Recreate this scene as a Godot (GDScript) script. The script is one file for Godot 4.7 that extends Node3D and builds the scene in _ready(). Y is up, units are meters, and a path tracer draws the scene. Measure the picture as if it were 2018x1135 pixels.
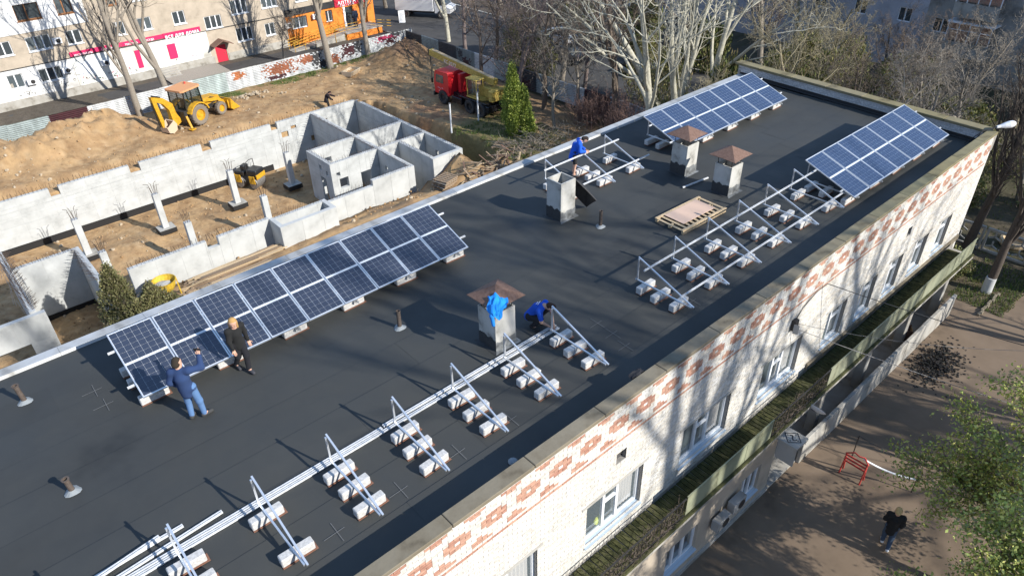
extends Node3D
# A flat roof with solar panels being mounted, a foundation pit and an apartment block behind it.
# y is up, the yard is at y = 0, the roof deck at y = RY, the building runs along x.

const RY := 7.2
const SUN := Vector3(-0.48, -0.86, -1.40)


# Collects faces; every face is given counter-clockwise and stored clockwise.
class MB:
	var v := PackedVector3Array()
	var n := PackedVector3Array()
	var c := PackedColorArray()
	var col := Color(1, 1, 1)

	func tri(a: Vector3, b: Vector3, d: Vector3) -> void:
		var nn := (b - a).cross(d - a).normalized()
		v.append(a); v.append(d); v.append(b)
		for i in 3:
			n.append(nn); c.append(col)

	func trin(a: Vector3, b: Vector3, d: Vector3, na: Vector3, nb: Vector3, nd: Vector3) -> void:
		v.append(a); v.append(d); v.append(b)
		n.append(na); n.append(nd); n.append(nb)
		for i in 3:
			c.append(col)

	func quad(a: Vector3, b: Vector3, d: Vector3, e: Vector3) -> void:
		var nn := (b - a).cross(e - a).normalized()
		v.append(a); v.append(d); v.append(b)
		v.append(a); v.append(e); v.append(d)
		for i in 6:
			n.append(nn); c.append(col)

	func box(m: Vector3, s: Vector3, b := Basis()) -> void:
		var x := b.x * s.x * 0.5
		var y := b.y * s.y * 0.5
		var z := b.z * s.z * 0.5
		quad(m - x - y + z, m + x - y + z, m + x + y + z, m - x + y + z)
		quad(m + x - y - z, m - x - y - z, m - x + y - z, m + x + y - z)
		quad(m + x - y + z, m + x - y - z, m + x + y - z, m + x + y + z)
		quad(m - x - y - z, m - x - y + z, m - x + y + z, m - x + y - z)
		quad(m - x + y + z, m + x + y + z, m + x + y - z, m - x + y - z)
		quad(m - x - y - z, m + x - y - z, m + x - y + z, m - x - y + z)

	func span(a: Vector3, b: Vector3) -> void:
		box((a + b) * 0.5, (b - a).abs())

	# a box with chamfered edges
	func cbox(m: Vector3, s: Vector3, k: float, b := Basis()) -> void:
		var h := s * 0.5
		var t := [b.x, b.y, b.z]
		var hh := [h.x, h.y, h.z]
		for a in 3:
			var u := (a + 1) % 3
			var w := (a + 2) % 3
			for sg in [-1.0, 1.0]:
				var o: Vector3 = m + t[a] * hh[a] * sg
				var du: Vector3 = t[u] * (hh[u] - k)
				var dw: Vector3 = t[w] * (hh[w] - k)
				if sg > 0:
					quad(o - du - dw, o + du - dw, o + du + dw, o - du + dw)
				else:
					quad(o - du - dw, o - du + dw, o + du + dw, o + du - dw)
			# the edges that run along axis a
			for su in [-1.0, 1.0]:
				for sw in [-1.0, 1.0]:
					var e1: Vector3 = m + t[u] * hh[u] * su + t[w] * (hh[w] - k) * sw
					var e2: Vector3 = m + t[u] * (hh[u] - k) * su + t[w] * hh[w] * sw
					var da: Vector3 = t[a] * (hh[a] - k)
					if su * sw > 0:
						quad(e1 - da, e2 - da, e2 + da, e1 + da)
					else:
						quad(e2 - da, e1 - da, e1 + da, e2 + da)
		for sx in [-1.0, 1.0]:
			for sy in [-1.0, 1.0]:
				for sz in [-1.0, 1.0]:
					var p1: Vector3 = m + b.x * h.x * sx + b.y * (h.y - k) * sy + b.z * (h.z - k) * sz
					var p2: Vector3 = m + b.x * (h.x - k) * sx + b.y * h.y * sy + b.z * (h.z - k) * sz
					var p3: Vector3 = m + b.x * (h.x - k) * sx + b.y * (h.y - k) * sy + b.z * h.z * sz
					if sx * sy * sz > 0:
						tri(p1, p2, p3)
					else:
						tri(p1, p3, p2)

	func frame(d: Vector3) -> Basis:
		var y := d.normalized()
		var r := Vector3(1, 0, 0) if absf(y.x) < 0.9 else Vector3(0, 0, 1)
		var x := r.cross(y).normalized()
		return Basis(x, y, x.cross(y))

	# a square bar from a to b, w by h
	func bar(a: Vector3, b: Vector3, w: float, h: float, up := Vector3.UP) -> void:
		var d := (b - a)
		var l := d.length()
		var y := d / l
		var x := y.cross(up)
		if x.length() < 0.001:
			x = Vector3.RIGHT
		x = x.normalized()
		box((a + b) * 0.5, Vector3(w, l, h), Basis(x, y, x.cross(y)))

	func tube(a: Vector3, b: Vector3, ra: float, rb: float, k := 8, caps := true) -> void:
		path(PackedVector3Array([a, b]), PackedFloat32Array([ra, rb]), k, caps)

	func path(p: PackedVector3Array, r: PackedFloat32Array, k := 6, caps := false) -> void:
		var f := frame(p[1] - p[0])
		var prev := PackedVector3Array()
		var prevn := PackedVector3Array()
		for i in p.size():
			var d: Vector3 = (p[min(i + 1, p.size() - 1)] - p[max(i - 1, 0)]).normalized()
			var x := f.x - d * f.x.dot(d)
			if x.length() < 0.01:
				x = frame(d).x
			x = x.normalized()
			f = Basis(x, d, x.cross(d))
			var ring := PackedVector3Array()
			var rn := PackedVector3Array()
			for j in k:
				var t := TAU * j / k
				var o := f.x * cos(t) - f.z * sin(t)
				rn.append(o)
				ring.append(p[i] + o * r[i])
			if i > 0:
				for j in k:
					var j2 := (j + 1) % k
					trin(prev[j], prev[j2], ring[j2], prevn[j], prevn[j2], rn[j2])
					trin(prev[j], ring[j2], ring[j], prevn[j], rn[j2], rn[j])
			if caps and (i == 0 or i == p.size() - 1):
				for j in range(1, k - 1):
					if i == 0:
						tri(ring[0], ring[j + 1], ring[j])
					else:
						tri(ring[0], ring[j], ring[j + 1])
			prev = ring
			prevn = rn

	# a wheel or drum: profile of (radius, height) pairs turned about axis y of basis b at m
	func lathe(m: Vector3, prof: Array, k := 16, b := Basis()) -> void:
		for i in prof.size() - 1:
			for j in k:
				var t0 := TAU * j / k
				var t1 := TAU * (j + 1) / k
				var d0 := b.x * cos(t0) + b.z * sin(t0)
				var d1 := b.x * cos(t1) + b.z * sin(t1)
				var a0: Vector3 = m + d0 * prof[i][0] + b.y * prof[i][1]
				var a1: Vector3 = m + d1 * prof[i][0] + b.y * prof[i][1]
				var b0: Vector3 = m + d0 * prof[i + 1][0] + b.y * prof[i + 1][1]
				var b1: Vector3 = m + d1 * prof[i + 1][0] + b.y * prof[i + 1][1]
				if prof[i][0] > 0.0001:
					tri(a0, b1, a1) if prof[i + 1][0] > 0.0001 else tri(a0, b0, a1)
				if prof[i + 1][0] > 0.0001:
					tri(a0, b0, b1)

	# a flat outline in the plane (ox, oy) at origin o, pushed along oz by depth on both sides
	func prism(poly: PackedVector2Array, o: Vector3, ox: Vector3, oy: Vector3, depth: float) -> void:
		var oz := ox.cross(oy).normalized() * depth * 0.5
		var area := 0.0
		for i in poly.size():
			area += poly[i].cross(poly[(i + 1) % poly.size()])
		var pl := poly
		if area < 0:
			pl = poly.duplicate()
			pl.reverse()
		var idx := Geometry2D.triangulate_polygon(pl)
		for i in range(0, idx.size(), 3):
			var q := [pl[idx[i]], pl[idx[i + 1]], pl[idx[i + 2]]]
			if (q[1] - q[0]).cross(q[2] - q[0]) < 0:
				q = [q[0], q[2], q[1]]
			var w := []
			for e in q:
				w.append(o + ox * e.x + oy * e.y)
			tri(w[0] + oz, w[1] + oz, w[2] + oz)
			tri(w[0] - oz, w[2] - oz, w[1] - oz)
		for i in pl.size():
			var a := pl[i]
			var b := pl[(i + 1) % pl.size()]
			var pa := o + ox * a.x + oy * a.y
			var pb := o + ox * b.x + oy * b.y
			quad(pa - oz, pb - oz, pb + oz, pa + oz)

	func blob(m: Vector3, s: Vector3, k := 8, b := Basis(), rough := 0.0, seed_ := 0) -> void:
		var rng := RandomNumberGenerator.new()
		rng.seed = seed_
		var g := []
		for i in k / 2 + 1:
			var row := []
			for j in k:
				var la := -PI / 2 + PI * i / (k / 2)
				var lo := TAU * j / k
				var q := 1.0 + rng.randf_range(-rough, rough)
				row.append(m + (b.x * cos(la) * cos(lo) * s.x + b.y * sin(la) * s.y + b.z * cos(la) * sin(lo) * s.z) * q)
			g.append(row)
		for j in k:
			g[0][j] = g[0][0]
			g[k / 2][j] = g[k / 2][0]
		for i in k / 2:
			for j in k:
				var j2: int = (j + 1) % k
				if i < k / 2 - 1:
					tri(g[i][j], g[i + 1][j], g[i + 1][j2])
				if i == k / 2 - 1:
					tri(g[i][j], g[i + 1][j], g[i][j2])
				elif i > 0:
					tri(g[i][j], g[i + 1][j2], g[i][j2])

	func mesh() -> ArrayMesh:
		var a := []
		a.resize(Mesh.ARRAY_MAX)
		a[Mesh.ARRAY_VERTEX] = v
		a[Mesh.ARRAY_NORMAL] = n
		a[Mesh.ARRAY_COLOR] = c
		var m := ArrayMesh.new()
		m.add_surface_from_arrays(Mesh.PRIMITIVE_TRIANGLES, a)
		return m


var M := {}
var used := {}
var rng := RandomNumberGenerator.new()


func L(r: float, g: float, b: float) -> Color:
	return Color(r, g, b).linear_to_srgb()


# a tiling texture whose noise runs through the given linear colours
func tex(sd: int, freq: float, oct: int, stops: Array, gain := 0.5, kind := FastNoiseLite.TYPE_SIMPLEX_SMOOTH, size := 512, raw := false) -> ImageTexture:
	var f := FastNoiseLite.new()
	f.seed = sd
	f.noise_type = kind
	f.frequency = freq
	f.fractal_octaves = oct
	f.fractal_gain = gain
	var im := f.get_seamless_image(size, size)
	im.convert(Image.FORMAT_L8)
	var src := im.get_data()
	var lut := []
	for i in 256:
		var t := i / 255.0 * (stops.size() - 1)
		var k: int = min(int(t), stops.size() - 2)
		var cc: Color = stops[k].lerp(stops[k + 1], t - k)
		if not raw:
			cc = cc.linear_to_srgb()
		lut.append([int(clampf(cc.r, 0, 1) * 255), int(clampf(cc.g, 0, 1) * 255), int(clampf(cc.b, 0, 1) * 255)])
	var out := PackedByteArray()
	out.resize(src.size() * 3)
	for i in src.size():
		var e: Array = lut[src[i]]
		out[i * 3] = e[0]
		out[i * 3 + 1] = e[1]
		out[i * 3 + 2] = e[2]
	return ImageTexture.create_from_image(Image.create_from_data(size, size, false, Image.FORMAT_RGB8, out))


func height_tex(sd: int, freq: float, oct: int, size := 512) -> ImageTexture:
	return tex(sd, freq, oct, [Color.BLACK, Color.WHITE], 0.55, FastNoiseLite.TYPE_SIMPLEX_SMOOTH, size, true)


func mat(called: String, albedo: Color, rough := 0.85, metal := 0.0, t: Texture2D = null, scale := 0.5, h: Texture2D = null, hs := 0.0) -> StandardMaterial3D:
	var m := StandardMaterial3D.new()
	m.albedo_color = albedo.linear_to_srgb()
	m.roughness = rough
	m.metallic = metal
	m.vertex_color_use_as_albedo = true
	if t:
		m.albedo_texture = t
	if t or h:
		m.uv1_triplanar = true
		m.uv1_world_triplanar = true
		m.uv1_scale = Vector3.ONE * scale
	if h:
		m.heightmap_enabled = true
		m.heightmap_texture = h
		m.heightmap_scale = hs
	M[called] = m
	return m


func uniq(parent: Node, called: String) -> String:
	var k := str(parent.get_instance_id()) + called
	var i: int = used.get(k, 0)
	used[k] = i + 1
	return called if i == 0 else "%s_%03d" % [called, i]


func mesh_node(m: Mesh, called: String, material: Material, parent: Node) -> MeshInstance3D:
	var o := MeshInstance3D.new()
	o.mesh = m
	o.material_override = material
	o.name = uniq(parent, called)
	parent.add_child(o, true)
	return o


func part(mb: MB, called: String, material: Material, parent: Node) -> MeshInstance3D:
	return mesh_node(mb.mesh(), called, material, parent)


func group_part(called: String, parent: Node, at := Vector3.ZERO) -> Node3D:
	var o := Node3D.new()
	o.name = uniq(parent, called)
	parent.add_child(o, true)
	o.position = at
	return o


func thing(called: String, label: String, category: String, at := Vector3.ZERO, turn := 0.0, group := "") -> Node3D:
	var o := Node3D.new()
	o.name = uniq(self, called)
	add_child(o, true)
	o.position = at
	o.rotation.y = turn
	tag(o, label, category, group)
	return o


func tag(o: Node, label: String, category: String, group := "", kind := "") -> void:
	if label: o.set_meta("label", label)
	if category: o.set_meta("category", category)
	if group: o.set_meta("group", group)
	if kind: o.set_meta("kind", kind)


func structure(mb: MB, called: String, material: Material) -> MeshInstance3D:
	var o := part(mb, called, material, self)
	o.set_meta("kind", "structure")
	return o


func stuff(o: Node) -> Node:
	o.set_meta("kind", "stuff")
	return o


func copy(o: Node3D, label: String, at: Vector3, turn := 0.0, size := 1.0) -> Node3D:
	var r: Node3D = o.duplicate()
	var base := String(o.name)
	if base.length() > 4 and base.right(3).is_valid_int():
		base = base.left(base.length() - 4)
	r.name = uniq(self, base)
	add_child(r, true)
	r.position = at
	r.rotation.y = turn
	r.scale = Vector3.ONE * size
	r.set_meta("label", label)
	return r


const ORD := ["first", "second", "third", "fourth", "fifth", "sixth", "seventh", "eighth", "ninth", "tenth", "eleventh", "twelfth"]


func dedupe(a: Array) -> Array:
	a.sort()
	var r := [a[0]]
	for e in a:
		if e - r[-1] > 0.0005:
			r.append(e)
	return r


# A wall in the plane spanned by u (along) and y, of thickness t towards -w, with rectangular holes [u0, y0, u1, y1].
# Splits add extra joints along u; tint varies the tone of each piece a little.
func holed_wall(mb: MB, o: Vector3, u: Vector3, length: float, y0: float, y1: float, t: float, holes: Array, split := 0.0, tint := 0.0, ysplit := [], groove := 0.0) -> void:
	if groove > 0:
		# a plain core; the panels below stand proud of it with open joints
		holed_wall(mb, o - u.cross(Vector3.UP).normalized() * .012, u, length, y0, y1, t - .012, holes)
		t = .011
	var us := [0.0, length]
	var ys := [y0, y1]
	for h in holes:
		us.append_array([clampf(h[0], 0, length), clampf(h[2], 0, length)])
		ys.append_array([h[1], h[3]])
	if split > 0:
		var k := split
		while k < length:
			us.append(k)
			k += split
	ys.append_array(ysplit)
	us = dedupe(us)
	ys = dedupe(ys)
	var w := u.cross(Vector3.UP).normalized()
	var solid := func(i: int, j: int) -> bool:
		if i < 0 or j < 0 or i >= us.size() - 1 or j >= ys.size() - 1:
			return false
		var cu: float = (us[i] + us[i + 1]) * 0.5
		var cy: float = (ys[j] + ys[j + 1]) * 0.5
		if cy < y0 or cy > y1:
			return false
		for h in holes:
			if cu > h[0] and cu < h[2] and cy > h[1] and cy < h[3]:
				return false
		return true
	var base := mb.col
	for i in us.size() - 1:
		if us[i + 1] - us[i] < 0.0005:
			continue
		for j in ys.size() - 1:
			if ys[j + 1] - ys[j] < 0.0005 or not solid.call(i, j):
				continue
			if tint > 0:
				var q := 1.0 + tint * (fmod(absf(sin(us[i] * 12.9898 + ys[j] * 78.233 + o.x * 3.1 + o.z) * 43758.5), 1.0) - 0.5) * 2.0
				mb.col = Color(base.r * q, base.g * q, base.b * q)
			var a: Vector3 = o + u * us[i] + Vector3.UP * ys[j]
			var b: Vector3 = o + u * us[i + 1] + Vector3.UP * ys[j]
			var c2: Vector3 = o + u * us[i + 1] + Vector3.UP * ys[j + 1]
			var d: Vector3 = o + u * us[i] + Vector3.UP * ys[j + 1]
			var back := -w * t
			if groove > 0:
				a += (u + Vector3.UP) * groove
				b += (-u + Vector3.UP) * groove
				c2 += (-u - Vector3.UP) * groove
				d += (u - Vector3.UP) * groove
				mb.quad(a, b, c2, d)
				mb.quad(a + back, a, d, d + back)
				mb.quad(b, b + back, c2 + back, c2)
				mb.quad(a + back, b + back, b, a)
				mb.quad(d, c2, c2 + back, d + back)
				continue
			mb.quad(a, b, c2, d)
			mb.quad(b + back, a + back, d + back, c2 + back)
			if not solid.call(i - 1, j): mb.quad(a + back, a, d, d + back)
			if not solid.call(i + 1, j): mb.quad(b, b + back, c2 + back, c2)
			if not solid.call(i, j - 1): mb.quad(a + back, b + back, b, a)
			if not solid.call(i, j + 1): mb.quad(d, c2, c2 + back, d + back)
	mb.col = base


func _ready() -> void:
	rng.seed = 7
	camera_and_light()
	materials()
	ground()
	main_building()
	facade_side()
	roof_things()
	solar_rows()
	foundation()
	site_things()
	apartment_block()
	far_block()
	fences()
	machines()
	yard_things()
	vegetation()
	people()


func camera_and_light() -> void:
	var cam := Camera3D.new()
	cam.name = "camera"
	cam.position = Vector3(-0.5836, 18.0272, 10.7866)
	cam.rotation_degrees = Vector3(-34.5644, -40.8773, -1.5096)
	cam.fov = 43.65
	cam.far = 900.0
	add_child(cam)
	cam.current = true
	var env := Environment.new()
	env.background_mode = Environment.BG_SKY
	var sm := ProceduralSkyMaterial.new()
	sm.sky_top_color = L(0.19, 0.33, 0.60)
	sm.sky_horizon_color = L(0.62, 0.72, 0.84)
	sm.sky_curve = 0.12
	sm.ground_bottom_color = L(0.12, 0.11, 0.10)
	sm.ground_horizon_color = L(0.5, 0.55, 0.6)
	var sky := Sky.new()
	sky.sky_material = sm
	env.sky = sky
	env.background_energy_multiplier = 0.95
	env.tonemap_mode = Environment.TONE_MAPPER_LINEAR
	env.tonemap_exposure = 1.36
	env.sdfgi_enabled = true
	env.ssao_enabled = true
	env.ssil_enabled = true
	var we := WorldEnvironment.new()
	we.name = "world"
	we.environment = env
	add_child(we)
	var sun := DirectionalLight3D.new()
	sun.name = "sun"
	sun.light_energy = 1.6
	sun.light_color = Color(1.0, 0.985, 0.955)
	sun.light_angular_distance = 0.53
	sun.shadow_enabled = true
	add_child(sun)
	sun.basis = Basis.looking_at(SUN.normalized(), Vector3.UP)


func materials() -> void:
	var fine := tex(11, 0.02, 5, [Color(.62, .62, .62), Color(.8, .8, .8), Color(1, 1, 1)])
	var coarse := tex(12, 0.006, 6, [Color(.5, .5, .5), Color(.78, .78, .78), Color(1, 1, 1)], 0.62)
	var soil := tex(13, 0.012, 6, [Color(.42, .36, .28), Color(.75, .7, .62), Color(.9, .86, .78), Color(1, .98, .92)], 0.66)
	var conc := tex(14, 0.008, 6, [Color(.66, .66, .65), Color(.84, .84, .83), Color(.93, .93, .92), Color(1, 1, 1)], 0.6)
	var stain := tex(15, 0.004, 5, [Color(.35, .33, .3), Color(.8, .78, .75), Color(.95, .95, .95), Color(1, 1, 1)], 0.6)
	var bit := tex(16, 0.0045, 6, [Color(.42, .44, .46), Color(.70, .71, .72), Color(.80, .81, .81), Color(.88, .87, .84), Color(1, .98, .94)], 0.7)
	var asph := tex(17, 0.01, 6, [Color(.45, .44, .43), Color(.8, .78, .75), Color(.92, .9, .88), Color(1, 1, 1)], 0.66)
	var bark := tex(18, 0.03, 4, [Color(.55, .5, .45), Color(.85, .83, .8), Color(1, 1, 1)])
	var rust := tex(19, 0.02, 5, [Color(.45, .38, .33), Color(.8, .75, .7), Color(1, 1, 1)], 0.6)
	var moss := tex(20, 0.014, 5, [Color(.05, .055, .02), Color(.09, .10, .03), Color(.16, .17, .06), Color(.22, .2, .12)], 0.6)
	var h1 := height_tex(31, 0.03, 5)
	var h2 := height_tex(32, 0.05, 3, 256)
	mat("soil", Color(1, 1, 1), 0.96, 0, soil, 0.22, h1, 2.5)
	mat("pit_soil", Color(.40, .265, .145), 0.96, 0, soil, 0.3, h1, 1.0)
	mat("stone", Color(.50, .40, .28), 0.95, 0, fine, 0.6)
	mat("asphalt", Color(.065, .063, .062), 0.9, 0, asph, 0.12, h2, 0.3)
	mat("yard", Color(.205, .15, .103), 0.92, 0, asph, 0.07, h2, 0.3)
	var bm := mat("bitumen", Color(.052, .053, .050), 1.0, 0, bit, 0.055, h2, 0.10)
	bm.roughness_texture = tex(46, 0.006, 5, [Color(.55, .55, .55), Color(.72, .72, .72), Color(.9, .9, .9)], 0.6, FastNoiseLite.TYPE_SIMPLEX_SMOOTH, 512, true)
	bm.roughness_texture_channel = BaseMaterial3D.TEXTURE_CHANNEL_RED
	mat("bitumen_new", Color(.020, .021, .023), 0.7, 0, bit, 0.2, h2, 0.15)
	mat("white_brick", Color(.79, .76, .71), 0.9, 0, fine, 0.8)
	mat("red_brick", Color(.56, .32, .225), 0.9, 0, fine, 0.8)
	mat("mortar", Color(.36, .335, .30), 0.95, 0, fine, 0.9)
	mat("coping", Color(.235, .20, .145), 0.95, 0, stain, 0.45, h2, 0.25)
	mat("concrete", Color(.53, .535, .525), 0.9, 0, conc, 0.2)
	mat("old_concrete", Color(.42, .40, .36), 0.95, 0, stain, 0.35, h2, 0.2)
	mat("cast_block", Color(.64, .62, .59), 0.95, 0, fine, 1.2, h2, 0.2)
	mat("brown_strip", Color(.28, .13, .08), 0.85, 0, fine, 1.5)
	mat("black_coat", Color(.012, .012, .013), 0.6)
	mat("rebar", Color(.11, .075, .055), 0.75, 0.3)
	mat("aluminium", Color(.80, .81, .82), 0.34, 0.75)
	mat("white_metal", Color(.80, .81, .82), 0.45, 0.0, fine, 0.7)
	mat("flashing", Color(.52, .525, .52), 0.5, 0.25, stain, 0.4)
	mat("backsheet", Color(.64, .66, .68), 0.35)
	var cell := mat("cell", Color(.034, .042, .066), 0.12)
	cell.metallic_specular = 0.62
	mat("rust_sheet", Color(.24, .15, .115), 0.8, 0.15, rust, 0.9)
	mat("dark_steel", Color(.06, .06, .062), 0.55, 0.4, rust, 0.8)
	mat("steel", Color(.33, .33, .33), 0.5, 0.6, rust, 0.8)
	mat("wood", Color(.66, .50, .31), 0.85, 0, bark, 1.0)
	mat("old_wood", Color(.34, .25, .17), 0.9, 0, bark, 0.9)
	mat("grey_wood", Color(.36, .33, .29), 0.9, 0, bark, 0.9)
	mat("board", Color(.62, .43, .32), 0.9)
	mat("moss_wood", Color(.48, .45, .43), 0.97, 0, moss, 0.4)
	mat("green_paint", Color(.29, .30, .21), 0.75, 0, stain, 0.5)
	mat("render_white", Color(.80, .80, .79), 0.9, 0, stain, 0.09)
	mat("tan_brick", Color(.50, .42, .33), 0.92, 0, conc, 0.25)
	mat("grey_wall", Color(.36, .35, .33), 0.92, 0, stain, 0.2)
	mat("lilac_wall", Color(.46, .46, .50), 0.92, 0, conc, 0.1)
	mat("orange", Color(.80, .25, .03), 0.7, 0, conc, 0.3)
	mat("magenta", Color(.62, .02, .11), 0.5)
	mat("sign_red", Color(.55, .02, .05), 0.5)
	mat("letter", Color(.82, .82, .82), 0.5)
	mat("dark_panel", Color(.03, .03, .032), 0.5)
	mat("pvc", Color(.80, .81, .82), 0.4)
	mat("brown_pvc", Color(.30, .13, .05), 0.5)
	mat("sill", Color(.45, .53, .60), 0.4, 0.2)
	mat("curtain", Color(.50, .47, .44), 0.9)
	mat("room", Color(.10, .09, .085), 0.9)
	mat("lime", Color(.50, .55, .05), 0.7)
	mat("yellow", Color(.70, .40, .025), 0.5, 0, rust, 0.5)
	mat("crane_yellow", Color(.55, .42, .10), 0.6, 0, rust, 0.5)
	mat("mixer_yellow", Color(.72, .50, .05), 0.6, 0, rust, 0.7)
	mat("cab_top", Color(.62, .30, .14), 0.7)
	mat("red_paint", Color(.60, .018, .025), 0.35)
	mat("tyre", Color(.045, .042, .04), 0.9)
	mat("dusty_tyre", Color(.19, .16, .13), 0.95)
	mat("frame_red", Color(.52, .06, .045), 0.6)
	mat("car_black", Color(.012, .012, .014), 0.18)
	mat("car_white", Color(.75, .75, .75), 0.3)
	mat("fence_paint", Color(1, 1, 1), 0.55, 0.1, fine, 0.5)
	mat("plain", Color(1, 1, 1), 0.85)
	mat("chalk", Color(.17, .17, .17), 0.95)
	mat("cloth", Color(1, 1, 1), 0.95)
	mat("skin", Color(.55, .33, .24), 0.6)
	mat("plastic_black", Color(.02, .02, .02), 0.35)
	mat("lamp_white", Color(.80, .80, .80), 0.35)
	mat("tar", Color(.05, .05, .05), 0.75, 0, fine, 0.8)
	mat("bark_white", Color(.50, .47, .39), 0.9, 0, tex(21, 0.02, 4, [Color(.5, .5, .42), Color(.9, .9, .86), Color(1, 1, 1)], 0.6), 0.5)
	mat("bark_grey", Color(.31, .275, .23), 0.95, 0, bark, 0.7)
	mat("bark_brown", Color(.19, .15, .12), 0.95, 0, bark, 0.7)
	mat("bark_dark", Color(.10, .08, .065), 0.95, 0, bark, 0.7)
	mat("bark_red", Color(.19, .12, .10), 0.95)
	mat("bark_olive", Color(.33, .29, .19), 0.95, 0, bark, 0.7)
	mat("bark_pink", Color(.20, .155, .14), 0.95)
	mat("pipe_rust", Color(.13, .105, .09), 0.8, 0.1, rust, 0.9)
	var cb := mat("blue_cell", Color(.038, .062, .122), 0.11)
	cb.metallic_specular = 0.62
	var lf := mat("leaf", Color(1, 1, 1), 0.7)
	lf.cull_mode = BaseMaterial3D.CULL_DISABLED
	lf.backlight_enabled = true
	lf.backlight = L(.20, .23, .05)
	var gl := StandardMaterial3D.new()
	gl.albedo_color = Color(.75, .82, .85, .16)
	gl.transparency = BaseMaterial3D.TRANSPARENCY_ALPHA
	gl.roughness = 0.03
	gl.metallic_specular = 0.7
	M["glass"] = gl
	var gd := StandardMaterial3D.new()
	gd.albedo_color = L(.05, .06, .065)
	gd.roughness = 0.06
	gd.metallic_specular = 0.7
	M["dark_glass"] = gd
	var gc := StandardMaterial3D.new()
	gc.albedo_color = Color(.10, .17, .15, .55)
	gc.transparency = BaseMaterial3D.TRANSPARENCY_ALPHA
	gc.roughness = 0.04
	M["cab_glass"] = gc


func smooth(a: float, b: float, x: float) -> float:
	var t := clampf((x - a) / (b - a), 0, 1)
	return t * t * (3 - 2 * t)


var gnoise := FastNoiseLite.new()


func ground_y(x: float, z: float) -> float:
	var n1 := gnoise.get_noise_2d(x * 6, z * 6)
	var n2 := gnoise.get_noise_2d(x * 22 + 90, z * 22)
	if z > -7.0:
		return 0.0
	var y := 0.0
	var bumpy := smooth(-44.0, -42.0, z) * (1.0 - smooth(33.5, 34.3, x))
	y += bumpy * (n1 * 0.10 + n2 * 0.08 + 0.03 * gnoise.get_noise_2d(x * 70, z * 70 + 33))
	if z > -36.2 and z < -34.7 and x < 24.3:
		y -= 0.38 * smooth(-36.2, -35.4, z)
	# spoil ridge along the fence and the heap behind the crane
	var rz := (z + 40.6 + 0.5 * sin(x * 0.9)) / 2.1
	var ridge := exp(-rz * rz) * smooth(12.6, 9.5, x) * smooth(-12.0, -4.0, x)
	y += ridge * (1.35 + 0.55 * n1 + 0.35 * n2 + 0.22 * gnoise.get_noise_2d(x * 48 + 11, z * 48))
	var hx := (x - 31.4) / 2.5
	var hz := (z + 38.6) / 3.0
	y += exp(-(hx * hx + hz * hz) * 1.1) * (1.9 + 0.4 * n1 + 0.35 * n2 + 0.2 * gnoise.get_noise_2d(x * 48 + 11, z * 48))
	var kx := (x - 26.8) / 1.5
	var kz := (z + 40.6) / 1.0
	y += exp(-(kx * kx + kz * kz)) * (0.55 + 0.3 * n2)
	# the pit
	if x < 24.21 and z > -34.75 and z < -22.61:
		return -3.18 + (n1 * 0.10 + n2 * 0.10) * smooth(-34.6, -33.6, z) + 0.35 * exp(-pow((x - 6.5) / 2.2, 2) - pow((z + 31.0) / 1.6, 2))
	if x < 24.5 and z > -34.0 and z < -22.4:
		return -3.0
	if x < 3.3 and z >= -22.61 and z < -18.0:
		return lerpf(-3.1, -1.5, smooth(-20.9, -19.9, z + n1 * .4)) if x > .5 else -3.0 + smooth(-21.0, -19.5, z) * 1.4
	# trench beside the pit's end wall
	if z > -33.5 and z < -20.0 and x < 28.0 and x >= 24.0:
		var edge := 25.7 + 0.5 * n1 - 0.9 * smooth(-27.0, -33.0, z)
		y = lerpf(-2.8, y, smooth(edge - 0.35, edge + 0.25, x))
	# the dug strip between the pit and the building
	if z >= -22.61:
		var d := -1.45 + 0.15 * n1 + 0.12 * n2
		var rise := smooth(20.5, 25.5, x + n1 * 1.2)
		y = lerpf(d, y, rise) if x < 26 else y
		if x < 26: y += 0.55 * exp(-pow((z + 20.4) / 0.9, 2)) * (1 - rise) * smooth(7.0, 15.0, x)
	# garden rows
	if x > 27.5 and x < 34.0 and z > -24.0:
		y += 0.09 * sin(z * 4.2 + x * 0.35) * smooth(27.5, 29.0, x)
	return y


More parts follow.
